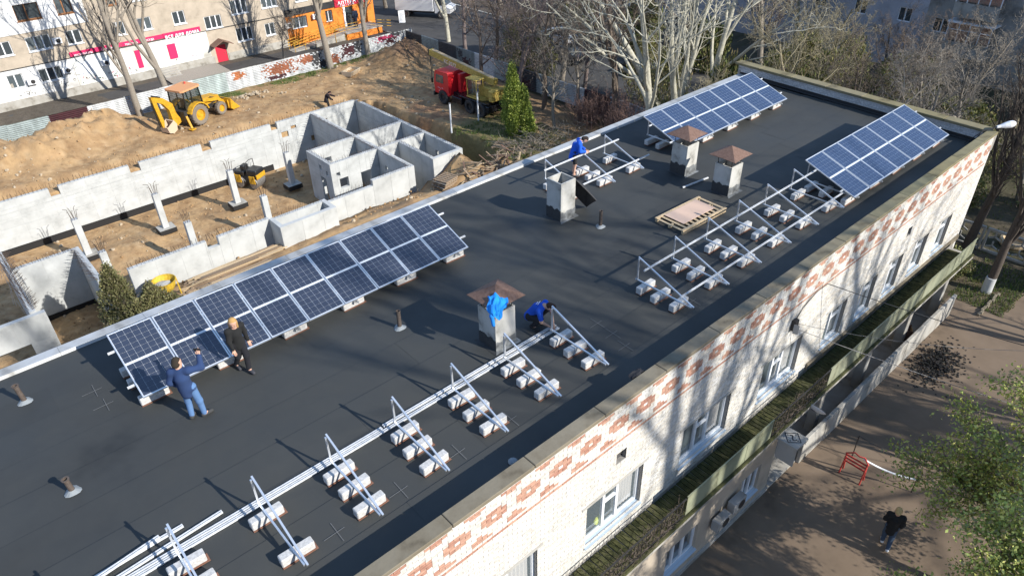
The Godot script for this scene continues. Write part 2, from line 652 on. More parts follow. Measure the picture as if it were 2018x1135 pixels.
func ground_color(x: float, z: float) -> Color:
	var n1 := gnoise.get_noise_2d(x * 9 + 40, z * 9)
	var n2 := gnoise.get_noise_2d(x * 30 + 7, z * 30)
	var tan_ := Color(.47, .315, .172)
	var dark := Color(.19, .12, .075)
	var green := Color(.10, .13, .035)
	var olive := Color(.20, .17, .075)
	var grey := Color(.10, .085, .07)
	if z > -7.0:
		if x > 29.0 and z < 9:
			return Color(.12, .095, .065).lerp(Color(.06, .06, .028), smooth(-0.3, 0.2, n1))
		return Color(.17, .125, .09)
	if x > 34.3:
		return grey.lerp(Color(.06, .06, .028), smooth(-0.3, 0.2, n1) if z > -30 else 0.0)
	if z < -43.2:
		return grey.lerp(Color(.13, .11, .09), smooth(-.1, .4, n1))
	var c := tan_.lerp(Color(.35, .225, .12), smooth(-0.3, 0.4, n1))
	c = c.lerp(Color(.52, .38, .235), smooth(0.1, 0.5, n2) * 0.6)
	# dark heap by the crane, turf at the foot of the fence
	var hx := (x - 31.8) / 2.6
	var hz := (z + 38.8) / 3.2
	c = c.lerp(dark, smooth(1.2, 0.3, sqrt(hx * hx + hz * hz) + n1 * 0.5))
	if z < -41.6 and x > 15.0:
		c = c.lerp(green, smooth(-41.4, -42.3, z + n1 * 1.4) * smooth(0.35, -0.15, n2 + 0.3 * sin(x)))
	if x > 24.5 and z > -34.0:
		var t := smooth(24.6, 26.2, x + n1 * 1.5) * smooth(-27.0, -25.3, z + n1 * 0.8)
		c = c.lerp(olive.lerp(Color(.30, .20, .12), smooth(28.5, 30.5, x + n1 * 2)), t)
		c = c.lerp(Color(.33, .19, .11), smooth(24.0, 25.0, x) * smooth(-32, -30.5, z) * smooth(-25.5, -27.0, z) * smooth(0.0, 0.4, n1 + .2) * 0.8)
	if z > -22.5 and x < 25:
		c = c.lerp(Color(.30, .20, .12), smooth(0.0, 0.4, n1))
	return c


func axis_lines(a: float, b: float, step: float, extra: Array) -> Array:
	var r := []
	var k := a
	while k < b - 0.001:
		r.append(k)
		k += step
	r.append(b)
	r.append_array(extra)
	return dedupe(r)


func ground() -> void:
	gnoise.seed = 3
	gnoise.frequency = 0.05
	gnoise.fractal_octaves = 3
	var xs := axis_lines(-6.0, 37.0, 0.28, [-320.0, -150.0, -60.0, -25.0, -15.0, -10.0, 24.2, 24.22, 44.0, 50.0, 60.0, 80.0, 150.0, 320.0])
	var zs := axis_lines(-44.0, -15.0, 0.28, [-320.0, -150.0, -90.0, -60.0, -52.0, -34.76, -34.74, -22.62, -22.60, -12.0, -8.0, -6.98, -3.0, 2.0, 6.0, 10.0, 20.0, 40.0, 90.0, 320.0])
	var mb := MB.new()
	var ny := zs.size()
	var P := []
	var C := []
	for x in xs:
		for z in zs:
			P.append(Vector3(x, ground_y(x, z), z))
			C.append(ground_color(x, z))
	var N := []
	for i in xs.size():
		for j in ny:
			var a: Vector3 = P[min(i + 1, xs.size() - 1) * ny + j] - P[max(i - 1, 0) * ny + j]
			var b: Vector3 = P[i * ny + min(j + 1, ny - 1)] - P[i * ny + max(j - 1, 0)]
			N.append(b.cross(a).normalized())
	for i in xs.size() - 1:
		for j in ny - 1:
			var q := [i * ny + j, i * ny + j + 1, (i + 1) * ny + j + 1, (i + 1) * ny + j]
			for t in [[0, 1, 2], [0, 2, 3]]:
				for e in [0, 2, 1]:
					mb.v.append(P[q[t[e]]])
					mb.n.append(N[q[t[e]]])
					mb.c.append(C[q[t[e]]])
	structure(mb, "ground", M.soil)
	# the paved yard below the brick wall
	var yb := MB.new()
	yb.quad(Vector3(-60, .004, 60), Vector3(29.6, .004, 60), Vector3(29.6, .004, 4.3), Vector3(-60, .004, 4.3))
	yb.quad(Vector3(29.6, .004, 60), Vector3(60, .004, 60), Vector3(60, .004, 6.3), Vector3(29.6, .004, 6.3))
	structure(yb, "yard_pavement", M.yard)
	# the street beyond the sheet fence
	var rb := MB.new()
	rb.quad(Vector3(36.0, .03, -3), Vector3(46.5, .03, -3), Vector3(46.5, .03, -220), Vector3(36.0, .03, -220))
	structure(rb, "street", M.asphalt)
	var kb := MB.new()
	kb.span(Vector3(35.8, -.1, -220), Vector3(36.0, .13, -3))
	kb.span(Vector3(46.5, -.1, -220), Vector3(46.7, .13, -3))
	structure(kb, "kerb", M.old_concrete)
	var pb := MB.new()
	pb.quad(Vector3(-40, .01, -46.8), Vector3(35.8, .01, -46.8), Vector3(35.8, .01, -49.6), Vector3(-40, .01, -49.6))
	structure(pb, "pavement", M.asphalt)
	# stones lying in the dug soil
	var sb := MB.new()
	sb.blob(Vector3.ZERO, Vector3(.5, .38, .42), 6, Basis(), 0.22, 5)
	var mm := MultiMesh.new()
	mm.transform_format = MultiMesh.TRANSFORM_3D
	mm.mesh = sb.mesh()
	var places := []
	for i in 1400:
		var x := rng.randf_range(-4, 33)
		var z := rng.randf_range(-42, -20.5)
		var s := 0.03 + 0.13 * pow(rng.randf(), 4)
		if x > 25 and z > -26: continue
		if gnoise.get_noise_2d(x * 9 + 300, z * 9) < -0.05: continue
		places.append(Transform3D(Basis.from_euler(Vector3(rng.randf() * 3, rng.randf() * 6, rng.randf() * 3)).scaled(Vector3.ONE * s * 2), Vector3(x, ground_y(x, z) + s * 0.25, z)))
	mm.instance_count = places.size()
	for i in places.size():
		mm.set_instance_transform(i, places[i])
	var mi := MultiMeshInstance3D.new()
	mi.multimesh = mm
	mi.material_override = M.stone
	mi.name = "rubble"
	add_child(mi)
	tag(mi, "pale stones scattered over the dug tan soil", "stones", "", "stuff")
	# clods of the soil itself
	var cm := MultiMesh.new()
	cm.transform_format = MultiMesh.TRANSFORM_3D
	cm.mesh = sb.mesh()
	places = []
	for i in 5200:
		var x := rng.randf_range(-4, 33)
		var z := rng.randf_range(-42.4, -20.5)
		if x > 25 and z > -26: continue
		if gnoise.get_noise_2d(x * 14 + 100, z * 14) < 0.0 and rng.randf() < .8: continue
		var s := 0.02 + 0.075 * pow(rng.randf(), 3)
		places.append(Transform3D(Basis.from_euler(Vector3(rng.randf() * 3, rng.randf() * 6, rng.randf() * 3)).scaled(Vector3.ONE * s * 2), Vector3(x, ground_y(x, z) + s * 0.1, z)))
	cm.instance_count = places.size()
	for i in places.size():
		cm.set_instance_transform(i, places[i])
	var ci := MultiMeshInstance3D.new()
	ci.multimesh = cm
	ci.material_override = M.pit_soil
	ci.name = "soil_clods"
	add_child(ci)
	tag(ci, "brown clods lying on the churned soil of the site", "soil", "", "stuff")


var building: Node3D
const WZ := 4.10          # face of the brick wall
const BL := 0.2457        # brick with its joint
const BC := 0.07          # course
const UP_WIN := [[3.75, 5.71], [7.2, 9.12], [10.63, 12.64], [14.15, 16.15], [17.6, 18.75], [19.7, 20.71], [21.6, 22.55], [23.5, 24.5], [25.45, 26.48]]


func window(parent: Node3D, x0: float, x1: float, y0: float, y1: float, z: float, mull: Array, frame_mat: Material, glass_mat: Material, deep := 0.06, trans := -1.0) -> Node3D:
	var w := group_part("window", parent)
	var f := MB.new()
	var k := 0.055
	f.span(Vector3(x0, y0, z - deep), Vector3(x1, y0 + k, z))
	f.span(Vector3(x0, y1 - k, z - deep), Vector3(x1, y1, z))
	f.span(Vector3(x0, y0 + k, z - deep), Vector3(x0 + k, y1 - k, z))
	f.span(Vector3(x1 - k, y0 + k, z - deep), Vector3(x1, y1 - k, z))
	for m in mull:
		var xm: float = lerpf(x0, x1, m)
		f.span(Vector3(xm - .04, y0 + k, z - deep), Vector3(xm + .04, y1 - k, z + .004))
	if trans > 0 and mull.size() > 0:
		var yt := lerpf(y0, y1, trans)
		var a: float = lerpf(x0, x1, mull[0]) + .04
		var b: float = (lerpf(x0, x1, mull[1]) if mull.size() > 1 else x1 - k) - .04
		f.span(Vector3(a, yt - .03, z - deep), Vector3(b, yt + .03, z + .002))
	part(f, "window_frame", frame_mat, w)
	var edges := [x0 + k]
	for m in mull:
		edges.append(lerpf(x0, x1, m))
	edges.append(x1 - k)
	for i in edges.size() - 1:
		var g := MB.new()
		var ga: float = edges[i] + (.04 if i > 0 else 0.0)
		var gb: float = edges[i + 1] - (.04 if i < edges.size() - 2 else 0.0)
		g.quad(Vector3(ga, y0 + k, z - deep * .5), Vector3(gb, y0 + k, z - deep * .5), Vector3(gb, y1 - k, z - deep * .5), Vector3(ga, y1 - k, z - deep * .5))
		part(g, "pane", glass_mat, w)
	return w


# which bricks of the frieze are red: k half bricks along, r courses down from the coping
func red_at(k: int, r: int) -> bool:
	if r == 15:
		return true
	var p := posmod(k, 7)      # flower centred on 3
	var q := posmod(k + 3, 7)  # bars and diamonds centred half a period on
	match r:
		1: return q >= 1 and q <= 4
		2: return q >= 2 and q <= 3
		5: return p >= 2 and p <= 4
		6: return p >= 1 and p <= 5
		7: return p == 1 or p == 2 or p == 4 or p == 5
		8: return p >= 1 and p <= 5
		9: return p >= 2 and p <= 4
		11: return q == 3
		12: return q >= 2 and q <= 4
		13: return q >= 2 and q <= 5
	return false


func brick_face(parent: Node3D) -> void:
	var holes := []
	for w in UP_WIN:
		holes.append([w[0], 3.78, w[1], 5.15])
	holes.append([8.08, 5.84, 8.41, 6.19])
	holes.append([22.2, 5.86, 22.5, 6.2])
	# the wall behind the bricks, its joints a little deeper than the bricks
	var back := MB.new()
	var hh := []
	for h in holes:
		hh.append([h[0] + 3.0, h[1], h[2] + 3.0, h[3]])
	holed_wall(back, Vector3(-3, 0, WZ - .012), Vector3.RIGHT, 31.1, 3.0, 7.65, .22, hh)
	var wall := part(back, "wall", M.mortar, parent)
	wall.set_meta("label", "white brick wall with a red brick flower frieze")
	var white := MB.new()
	var red := MB.new()
	var singles := []
	var x_start := 5.49 - BL * 0.5 * 3.5
	var tone := [MB.new(), MB.new(), MB.new(), MB.new(), MB.new(), MB.new()]
	var wtones := [Color(1, 1, 1), Color(.93, .925, .9), Color(.86, .84, .8), Color(1.0, .95, .87)]
	var rtones := [Color(1, 1, 1), Color(1.12, 1.25, 1.25), Color(.85, .75, .75)]
	var rows := int((7.65 - 3.24) / BC)
	for r in rows:
		var y1 := 7.65 - r * BC
		var y0 := y1 - BC + .008
		var k := -40 + (r % 2)
		while k < 190:
			var xa := x_start + k * BL * .5
			var xb := xa + BL - .008
			k += 2
			if xb < 1.6 or xa > 28.05: continue
			xb = minf(xb, 28.08)
			if xb - xa < .03: continue
			var pieces := [[xa, xb]]
			var ym := (y0 + y1) * .5
			for h in holes:
				if ym > h[1] - .01 and ym < h[3] + .01:
					var np := []
					for q in pieces:
						if q[1] <= h[0] or q[0] >= h[2]: np.append(q)
						else:
							if q[0] < h[0] - .02: np.append([q[0], h[0]])
							if q[1] > h[2] + .02: np.append([h[2], q[1]])
					pieces = np
			for q in pieces:
				var hk := int(roundf((q[0] - x_start) / (BL * .5)))
				var is_red := red_at(hk, r) or red_at(hk + 1, r)
				if r != 15 and is_red and not (red_at(hk, r) and red_at(hk + 1, r)):
					# a half red brick ends the row of the motif
					var xm: float = (q[0] + q[1]) * .5
					var left_red := red_at(hk, r)
					_brick(red, [q[0], xm - .003] if left_red else [xm + .003, q[1]], y0, y1, rtones, r, hk)
					_brick(white, [xm + .003, q[1]] if left_red else [q[0], xm - .003], y0, y1, wtones, r, hk)
				else:
					var d := absf(q[0] - 5.4) * .8 + absf(7.4 - ym) * 2.0
					if q[1] - q[0] > BL - .02 and q[0] > 3.2 and q[0] < 11.5:
						singles.append([d, q[0], y0, is_red, r * 7 + hk])
					else:
						_brick(red if is_red else white, q, y0, y1, rtones if is_red else wtones, r, hk)
	singles.sort_custom(func(a, b): return a[0] < b[0])
	var wm := []
	for t in 4:
		var b := MB.new()
		b.col = wtones[t]
		b.cbox(Vector3.ZERO, Vector3(BL - .008, BC - .008, .03), .003)
		wm.append(b.mesh())
	var rm := []
	for t in 3:
		var b := MB.new()
		b.col = rtones[t]
		b.cbox(Vector3.ZERO, Vector3(BL - .008, BC - .008, .03), .003)
		rm.append(b.mesh())
	for i in singles.size():
		var s: Array = singles[i]
		var hsh := int(absf(sin(s[4] * 12.9898) * 43758.5))
		if i < 300:
			var o := mesh_node(rm[hsh % 3] if s[3] else wm[hsh % 4], "brick", M.red_brick if s[3] else M.white_brick, wall)
			o.position = Vector3(s[1] + (BL - .008) * .5, s[2] + (BC - .008) * .5, WZ - .015 + (hsh % 5) * .0008)
		else:
			_brick(red if s[3] else white, [s[1], s[1] + BL - .008], s[2], s[2] + BC - .008, rtones if s[3] else wtones, s[4], 0)
	stuff(part(white, "white_bricks", M.white_brick, wall))
	stuff(part(red, "red_bricks", M.red_brick, wall))


func _brick(mb: MB, q: Array, y0: float, y1: float, tones: Array, r: int, k: int) -> void:
	var hsh := int(absf(sin(r * 78.233 + k * 12.9898) * 43758.5))
	mb.col = tones[hsh % tones.size()]
	var zf := WZ + (hsh % 7) * .0008
	var yb := y0 if y1 - y0 < BC - .004 else y0
	var a := Vector3(q[0], yb, zf)
	var b := Vector3(q[1], y1, zf - .03)
	mb.quad(Vector3(a.x, a.y, a.z), Vector3(b.x, a.y, a.z), Vector3(b.x, b.y, a.z), Vector3(a.x, b.y, a.z))
	mb.quad(Vector3(a.x, b.y, a.z), Vector3(b.x, b.y, a.z), Vector3(b.x, b.y, b.z), Vector3(a.x, b.y, b.z))
	mb.quad(Vector3(b.x, a.y, a.z), Vector3(b.x, a.y, b.z), Vector3(b.x, b.y, b.z), Vector3(b.x, b.y, a.z))
	mb.quad(Vector3(a.x, a.y, b.z), Vector3(a.x, a.y, a.z), Vector3(a.x, b.y, a.z), Vector3(a.x, b.y, b.z))


func main_building() -> void:
	building = thing("flat_roof_building", "two storey white brick building with a black flat roof and balcony", "building")
	# the roof: strips of bitumen sheet lapped over one another
	var deck := MB.new()
	deck.span(Vector3(-14, RY - .3, -6.5), Vector3(28.3, RY - .012, 3.84))
	part(deck, "roof_deck", M.bitumen_new, building)
	var z := 3.84
	var i := 0
	while z > -6.4:
		var z1 := maxf(z - 1.02, -6.42)
		var cuts := [-14.0, -6.0 + (i % 3) * 2.7, 3.6 + (i * 37 % 11) * .5, 12.4 + (i * 53 % 13) * .45, 21.0 + (i * 29 % 7) * .5, 28.25]
		for j in 5:
			var s := MB.new()
			var t := 0.90 + 0.2 * fmod(absf(sin(i * 3.7 + j * 9.1) * 99.0), 1.0)
			s.col = Color(t, t, t)
			var lift := .004 if j % 2 == 0 else .0
			var a: float = cuts[j]
			var b: float = cuts[j + 1] + .05
			var n := int((b - a) / .5)
			for q in n:
				var x0 := lerpf(a, b, float(q) / n)
				var x1 := lerpf(a, b, float(q + 1) / n)
				var w0 := .006 * sin(x0 * 2.1 + i * 5.0) + .004 * sin(x0 * 5.3 + i * 2.0) + lift
				var w1 := .006 * sin(x1 * 2.1 + i * 5.0) + .004 * sin(x1 * 5.3 + i * 2.0) + lift
				s.quad(Vector3(x0, RY - .008 + lift, z), Vector3(x1, RY - .008 + lift, z), Vector3(x1, RY + w1, (z + z1) * .5), Vector3(x0, RY + w0, (z + z1) * .5))
				s.quad(Vector3(x0, RY + w0, (z + z1) * .5), Vector3(x1, RY + w1, (z + z1) * .5), Vector3(x1, RY + .006 + lift, z1 - .02), Vector3(x0, RY + .006 + lift, z1 - .02))
				s.quad(Vector3(x0, RY + .006 + lift, z1 - .02), Vector3(x1, RY + .006 + lift, z1 - .02), Vector3(x1, RY - .006, z1 - .022), Vector3(x0, RY - .006, z1 - .022))
			part(s, "roofing_strip", M.bitumen, building)
		z = z1
		i += 1
	# parapet along the brick wall, black sheet turned up its inner side
	var par := MB.new()
	par.span(Vector3(-14, RY - .3, 3.845), Vector3(28.1, 7.648, WZ - .234))
	par.span(Vector3(-14, 3.0, 3.6), Vector3(-3.0, 7.648, WZ - .012))
	part(par, "parapet", M.mortar, building)
	var up := MB.new()
	up.quad(Vector3(-14, RY - .01, 3.79), Vector3(-14, 7.645, 3.835), Vector3(28.05, 7.645, 3.835), Vector3(28.05, RY - .01, 3.79))
	part(up, "roofing_upstand", M.bitumen_new, building)
	# far parapet, a little out of square
	var fx0 := 28.02
	var fx1 := 28.55
	var skew := Basis(Vector3.UP, -atan2(fx1 - fx0, 10.9))
	var fo := Vector3(fx0 + .2, 0, 4.08)
	var fdir := Vector3(fx1 - fx0, 0, -10.9).normalized()
	var fw := MB.new()
	fw.box(fo + fdir * 5.45 + Vector3(.02, 7.32, 0), Vector3(.30, .66, 10.9), skew)
	part(fw, "parapet", M.mortar, building)
	var fb := MB.new()
	var inn := -skew.x
	for r in 4:
		var k := 0
		while k < 44:
			var t := .05 + k * BL + (r % 2) * BL * .5
			var h := fmod(absf(sin(k * 3.1 + r * 17.0) * 731.0), 1.0)
			fb.col = Color(.82, .84, .88) * (.82 + .25 * h)
			if t < 10.7:
				fb.box(fo + fdir * (t + BL * .5) + inn * (.153 + h * .004) + Vector3(.02, 7.65 - (r + .5) * BC, 0), Vector3(.02, BC - .008, BL - .008), skew)
			k += 1
	stuff(part(fb, "parapet_bricks", M.white_brick, building))
	var fu := MB.new()
	fu.box(fo + fdir * 5.4 + inn * .16 + Vector3(.02, RY + .055, 0), Vector3(.04, .2, 10.7), skew)
	fu.box(fo + fdir * 5.4 + inn * .19 + Vector3(.02, RY + .02, 0), Vector3(.06, .06, 10.7), Basis(skew.z, .6) * skew)
	part(fu, "roofing_upstand", M.bitumen_new, building)
	# coping slabs
	var x := -2.0 - .13
	var cm := [MB.new(), MB.new(), MB.new()]
	var k2 := 0
	while x < 28.0:
		var l := minf(1.94, 28.22 - x)
		var c := MB.new()
		var h := fmod(absf(sin(k2 * 7.7) * 311.0), 1.0)
		var green := smooth(12.0, 22.0, x)
		c.col = Color(.86 + .2 * h, .86 + .2 * h, .84 + .2 * h).lerp(Color(1.0, 1.08, .72), green * (.5 + .5 * h))
		c.cbox(Vector3(x + l * .5, 7.70 + (h - .5) * .006, 3.975), Vector3(l - .014, .1, .325), .012, Basis(Vector3.UP, (h - .5) * .006))
		part(c, "coping_slab", M.coping, building)
		x += l
		k2 += 1
		if l < 1.9: break
	var t2 := .17
	k2 = 0
	while t2 < 10.9:
		var l2 := minf(1.6, 11.05 - t2)
		var c2 := MB.new()
		var h2 := fmod(absf(sin(k2 * 5.3 + 2.0) * 311.0), 1.0)
		c2.col = Color(.95, .9, .6).lerp(Color(1.25, 1.1, .85), h2)
		c2.cbox(fo + fdir * (t2 + l2 * .5) + Vector3(.03, 7.705 + (h2 - .5) * .008, 0), Vector3(.46, .1, l2 - .016), .012, skew)
		part(c2, "coping_slab", M.coping, building)
		t2 += l2
		k2 += 1
	# metal edging of the low roof edge, laid in lengths
	x = -14.0
	k2 = 0
	while x < 28.4:
		var l3 := 2.0
		var e := MB.new()
		var h3 := fmod(absf(sin(k2 * 4.1 + 1.0) * 97.0), 1.0)
		e.col = Color.WHITE * (.8 + .3 * h3)
		var zo := (h3 - .5) * .02
		e.prism(PackedVector2Array([Vector2(-6.39, RY - .005), Vector2(-6.42, RY + .075), Vector2(-6.70, RY + .09), Vector2(-6.72, RY - .12), Vector2(-6.69, RY - .12), Vector2(-6.67, RY + .06), Vector2(-6.44, RY + .04)]), Vector3(x + l3 * .5, (h3 - .5) * .006, zo), Vector3(0, 0, 1), Vector3.UP, l3 - .006)
		part(e, "roof_edging", M.flashing, building)
		x += l3
		k2 += 1
	# walls away from the camera
	var w2 := MB.new()
	w2.span(Vector3(-14, -3.0, -6.62), Vector3(28.3, RY - .3, -6.32))
	w2.box(fo + fdir * 5.45 + Vector3(0, 3.44, 0), Vector3(.26, 7.1, 10.86), skew)
	w2.span(Vector3(-14.2, -.5, -6.3), Vector3(-13.9, RY - .01, 3.8))
	part(w2, "wall", M.white_brick, building)
	brick_face(building)
	for wi in UP_WIN.size():
		var w: Array = UP_WIN[wi]
		var wide: bool = w[1] - w[0] > 1.5
		var node := window(building, w[0], w[1], 3.80, 5.15, WZ - .11, [.36, .60] if wide else [.42], M.pvc, M.glass, .06, .62)
		var s := MB.new()
		s.prism(PackedVector2Array([Vector2(WZ - .11, 3.795), Vector2(WZ + .05, 3.765), Vector2(WZ + .05, 3.73), Vector2(WZ + .03, 3.74), Vector2(WZ - .11, 3.77)]), Vector3((w[0] + w[1]) * .5, 0, 0), Vector3(0, 0, 1), Vector3.UP, w[1] - w[0] + .06)
		part(s, "sill", M.sill, node)
		# curtains hung inside
		var cu := MB.new()
		var cx: float = w[1] - .06
		var ce: float = w[1] - (w[1] - w[0]) * .42
		var n := 14
		for q in n:
			var xa := lerpf(ce, cx, float(q) / n)
			var xb := lerpf(ce, cx, float(q + 1) / n)
			cu.quad(Vector3(xa, 3.85, WZ - .24 + .025 * (q % 2)), Vector3(xb, 3.85, WZ - .24 + .025 * ((q + 1) % 2)), Vector3(xb, 5.1, WZ - .24 + .025 * ((q + 1) % 2)), Vector3(xa, 5.1, WZ - .24 + .025 * (q % 2)))
		part(cu, "curtain", M.curtain, node)
		if wi == 1 or wi == 4:
			var lm := MB.new()
			lm.blob(Vector3(lerpf(w[0], w[1], .34), 3.98, WZ - .22), Vector3(.13, .16, .05), 10)
			part(lm, "ornament", M.lime, node)
	# rooms behind the windows
	var rm := MB.new()
	rm.quad(Vector3(28, 3.2, 1.5), Vector3(-14, 3.2, 1.5), Vector3(-14, 6.5, 1.5), Vector3(28, 6.5, 1.5))
	rm.span(Vector3(-14, 3.0, 1.5), Vector3(28, 3.2, 3.87))
	rm.span(Vector3(-14, 5.75, 1.5), Vector3(28, 5.83, 3.86))
	part(rm, "interior", M.curtain, building)
	for p in [[8.08, 8.41, 5.84, 6.19], [22.2, 22.5, 5.86, 6.2]]:
		var g := MB.new()
		for q in 4:
			g.box(Vector3((p[0] + p[1]) * .5, lerpf(p[2], p[3], (q + .5) / 4.0), WZ - .13), Vector3(p[1] - p[0], .012, .07), Basis(Vector3.RIGHT, .6))
		part(g, "vent_grille", M.dark_steel, building)
	# lintels
	for w in UP_WIN:
		var li := MB.new()
		li.span(Vector3(w[0] - .16, 5.152, WZ - .02), Vector3(w[1] + .16, 5.232, WZ + .016))
		part(li, "lintel", M.old_concrete, building)
	var band := MB.new()
	band.span(Vector3(16.9, 3.40, WZ - .02), Vector3(28.1, 3.60, WZ + .07))
	part(band, "ledge", M.coping, building)


func facade_side() -> void:
	# lower storey
	var lw := MB.new()
	var lows := [[6.6, 8.0], [9.8, 11.15], [13.2, 14.2]]
	var hh := []
	for w in lows:
		hh.append([w[0] + 3.0, .62, w[1] + 3.0, 1.72])
	holed_wall(lw, Vector3(-3, 0, 4.68), Vector3.RIGHT, 17.9, -.2, 3.05, .25, hh, 1.9, .05)
	var lwall := part(lw, "wall", M.tan_brick, building)
	lwall.set_meta("label", "cream rendered ground floor wall under the balcony")
	var pl := MB.new()
	pl.span(Vector3(-3, -.2, 4.682), Vector3(14.9, .16, 4.74))
	part(pl, "plinth", M.old_concrete, building)
	for w in lows:
		var node := window(building, w[0], w[1], .64, 1.72, 4.60, [.3, .62], M.pvc, M.glass)
		var s := MB.new()
		s.prism(PackedVector2Array([Vector2(4.60, .64), Vector2(4.75, .6), Vector2(4.75, .57), Vector2(4.6, .61)]), Vector3((w[0] + w[1]) * .5, 0, 0), Vector3(0, 0, 1), Vector3.UP, w[1] - w[0] + .06)
		part(s, "sill", M.sill, node)
	var back := MB.new()
	back.span(Vector3(-3, 0, 3.0), Vector3(14.9, 3.0, 3.1))
	back.span(Vector3(14.8, 0, 1.8), Vector3(28.0, 3.04, 2.0))
	back.span(Vector3(14.7, 0, 2.0), Vector3(14.898, 3.04, 4.42))
	back.span(Vector3(27.9, 0, 2.0), Vector3(28.1, 3.04, 4.1))
	part(back, "wall", M.grey_wall, building)
	for px in [18.2, 21.4, 24.6, 27.8]:
		var c := MB.new()
		c.cbox(Vector3(px, 1.52, 4.3), Vector3(.3, 3.04, .3), .015)
		part(c, "pillar", M.old_concrete, building)
	# balcony slab, its mossy boards, rails
	var sl := MB.new()
	sl.span(Vector3(-3, 3.05, 3.9), Vector3(27.7, 3.17, 4.97))
	part(sl, "balcony_slab", M.old_concrete, building)
	var bx := 3.0
	var k := 0
	var bm := []
	for t in 4:
		var b := MB.new()
		b.col = [Color(1.1, 1.1, .9), Color(.75, .8, .65), Color(.95, .95, .95), Color(1.35, 1.25, 1.0)][t]
		b.cbox(Vector3.ZERO, Vector3(.128, .03, .76), .005)
		bm.append(b.mesh())
	while bx < 27.5:
		var o := mesh_node(bm[(k * 7 + k / 3) % 4], "deck_board", M.moss_wood, building)
		o.position = Vector3(bx, 3.19 + .004 * sin(k * 2.3), 4.49)
		o.rotation = Vector3(.01 * sin(k * 1.7), .015 * sin(k * 3.1), .03 * sin(k * 5.7))
		bx += .148
		k += 1
	var lip := MB.new()
	lip.cbox(Vector3(12.35, 3.2, 4.935), Vector3(30.7, .08, .09), .015)
	part(lip, "balcony_kerb", M.moss_wood, building)
	for r in [[-2.9, 5.2], [9.95, 13.75], [16.8, 27.6]]:
		var px: float = r[0]
		while px < r[1] - .2:
			var l := minf(1.28, r[1] - px)
			var p := MB.new()
			var h := fmod(absf(sin(px * 3.3) * 41.0), 1.0)
			p.col = Color(.8 + .35 * h, .82 + .35 * h, .78 + .3 * h)
			p.box(Vector3(px + l * .5, 3.60, 4.90 + (h - .5) * .02), Vector3(l - .015, .66, .012), Basis(Vector3.RIGHT, (h - .5) * .05))
			p.box(Vector3(px + l * .5, 3.95, 4.90), Vector3(l, .03, .035))
			part(p, "railing_panel", M.green_paint, building)
			px += l
	for r in [[5.2, 9.9], [13.8, 16.75]]:
		var px2: float = r[0]
		var ra := MB.new()
		ra.bar(Vector3(r[0], 3.93, 4.9), Vector3(r[1], 3.93, 4.9), .03, .03)
		ra.bar(Vector3(r[0], 3.32, 4.9), Vector3(r[1], 3.32, 4.9), .025, .025)
		part(ra, "rail", M.dark_steel, building)
		while px2 < r[1]:
			var bb := MB.new()
			bb.tube(Vector3(px2, 3.21, 4.9), Vector3(px2, 3.93, 4.9), .009, .009, 5)
			part(bb, "baluster", M.dark_steel, building)
			px2 += .14
	# dry creeper hanging in the open railing
	var cr := MB.new()
	for i in 520:
		var r0: Array = [5.6, 9.8] if i % 3 < 2 else [13.8, 16.6]
		var a := Vector3(rng.randf_range(r0[0], r0[1]), rng.randf_range(3.2, 3.75), rng.randf_range(4.72, 5.0))
		var pts := PackedVector3Array([a])
		for q in 3:
			a += Vector3(rng.randf_range(-.16, .16), rng.randf_range(-.08, .1), rng.randf_range(-.08, .06))
			a.y = maxf(a.y, 3.2)
			pts.append(a)
		cr.path(pts, PackedFloat32Array([.006, .005, .004, .003]), 3)
	var vine := part(cr, "dry_creeper", M.bark_brown, self)
	tag(vine, "dry leafless creeper tangled in the open balcony railing", "creeper", "", "stuff")
	# terrace under the balcony and its low wall
	var tf := MB.new()
	tf.span(Vector3(14.9, -.1, 2.0), Vector3(28.1, .06, 4.72))
	part(tf, "terrace_floor", M.old_concrete, building)
	var x := 16.6
	while x < 28.2:
		var l2 := minf(1.46, 28.3 - x)
		var p2 := MB.new()
		var h2 := fmod(absf(sin(x * 9.3) * 31.0), 1.0)
		p2.col = Color.WHITE * (.95 + .5 * h2)
		p2.cbox(Vector3(x + l2 * .5, .5, 4.78 + (h2 - .5) * .015), Vector3(l2 - .012, 1.0 + (h2 - .5) * .02, .12), .012)
		part(p2, "terrace_wall_panel", M.old_concrete, building)
		x += l2
	# entrance canopy with a painted emblem
	var cn := group_part("entrance_canopy", building)
	var cb := MB.new()
	cb.cbox(Vector3(14.57, 2.86, 5.2), Vector3(.62, .1, .62), .012)
	cb.span(Vector3(14.26, 2.2, 4.95), Vector3(14.30, 2.82, 5.5))
	part(cb, "slab", M.old_concrete, cn)
	var em := MB.new()
	var ec := Vector3(14.57, 2.916, 5.2)
	var dm := [Vector3(-.25, 0, 0), Vector3(0, 0, .25), Vector3(.25, 0, 0), Vector3(0, 0, -.25)]
	for i in 4:
		em.bar(ec + dm[i], ec + dm[(i + 1) % 4], .022, .006)
	var sp := []
	for i in 13:
		var t := i / 12.0
		sp.append(ec + Vector3(.075 * sin(t * TAU * .95 + .4), 0, lerpf(-.12, .12, t)))
	for i in 12:
		em.bar(sp[i], sp[i + 1], .03, .006)
	for i in 4:
		em.box(ec + dm[i] * .62, Vector3(.03, .006, .03))
	part(em, "emblem", M.dark_panel, cn)
	# air conditioners on the lower wall
	for i in 2:
		var ac := ac_unit("air_conditioner", ["grey weathered air conditioner on the wall by the dark lower window", "second grey air conditioner, next to the white framed ground floor window"][i], Vector3([12.0, 12.72][i], [1.02, 1.2][i], 4.70), "air conditioners on the brick building", M.grey_wall)
		ac.rotation.y = 0.0
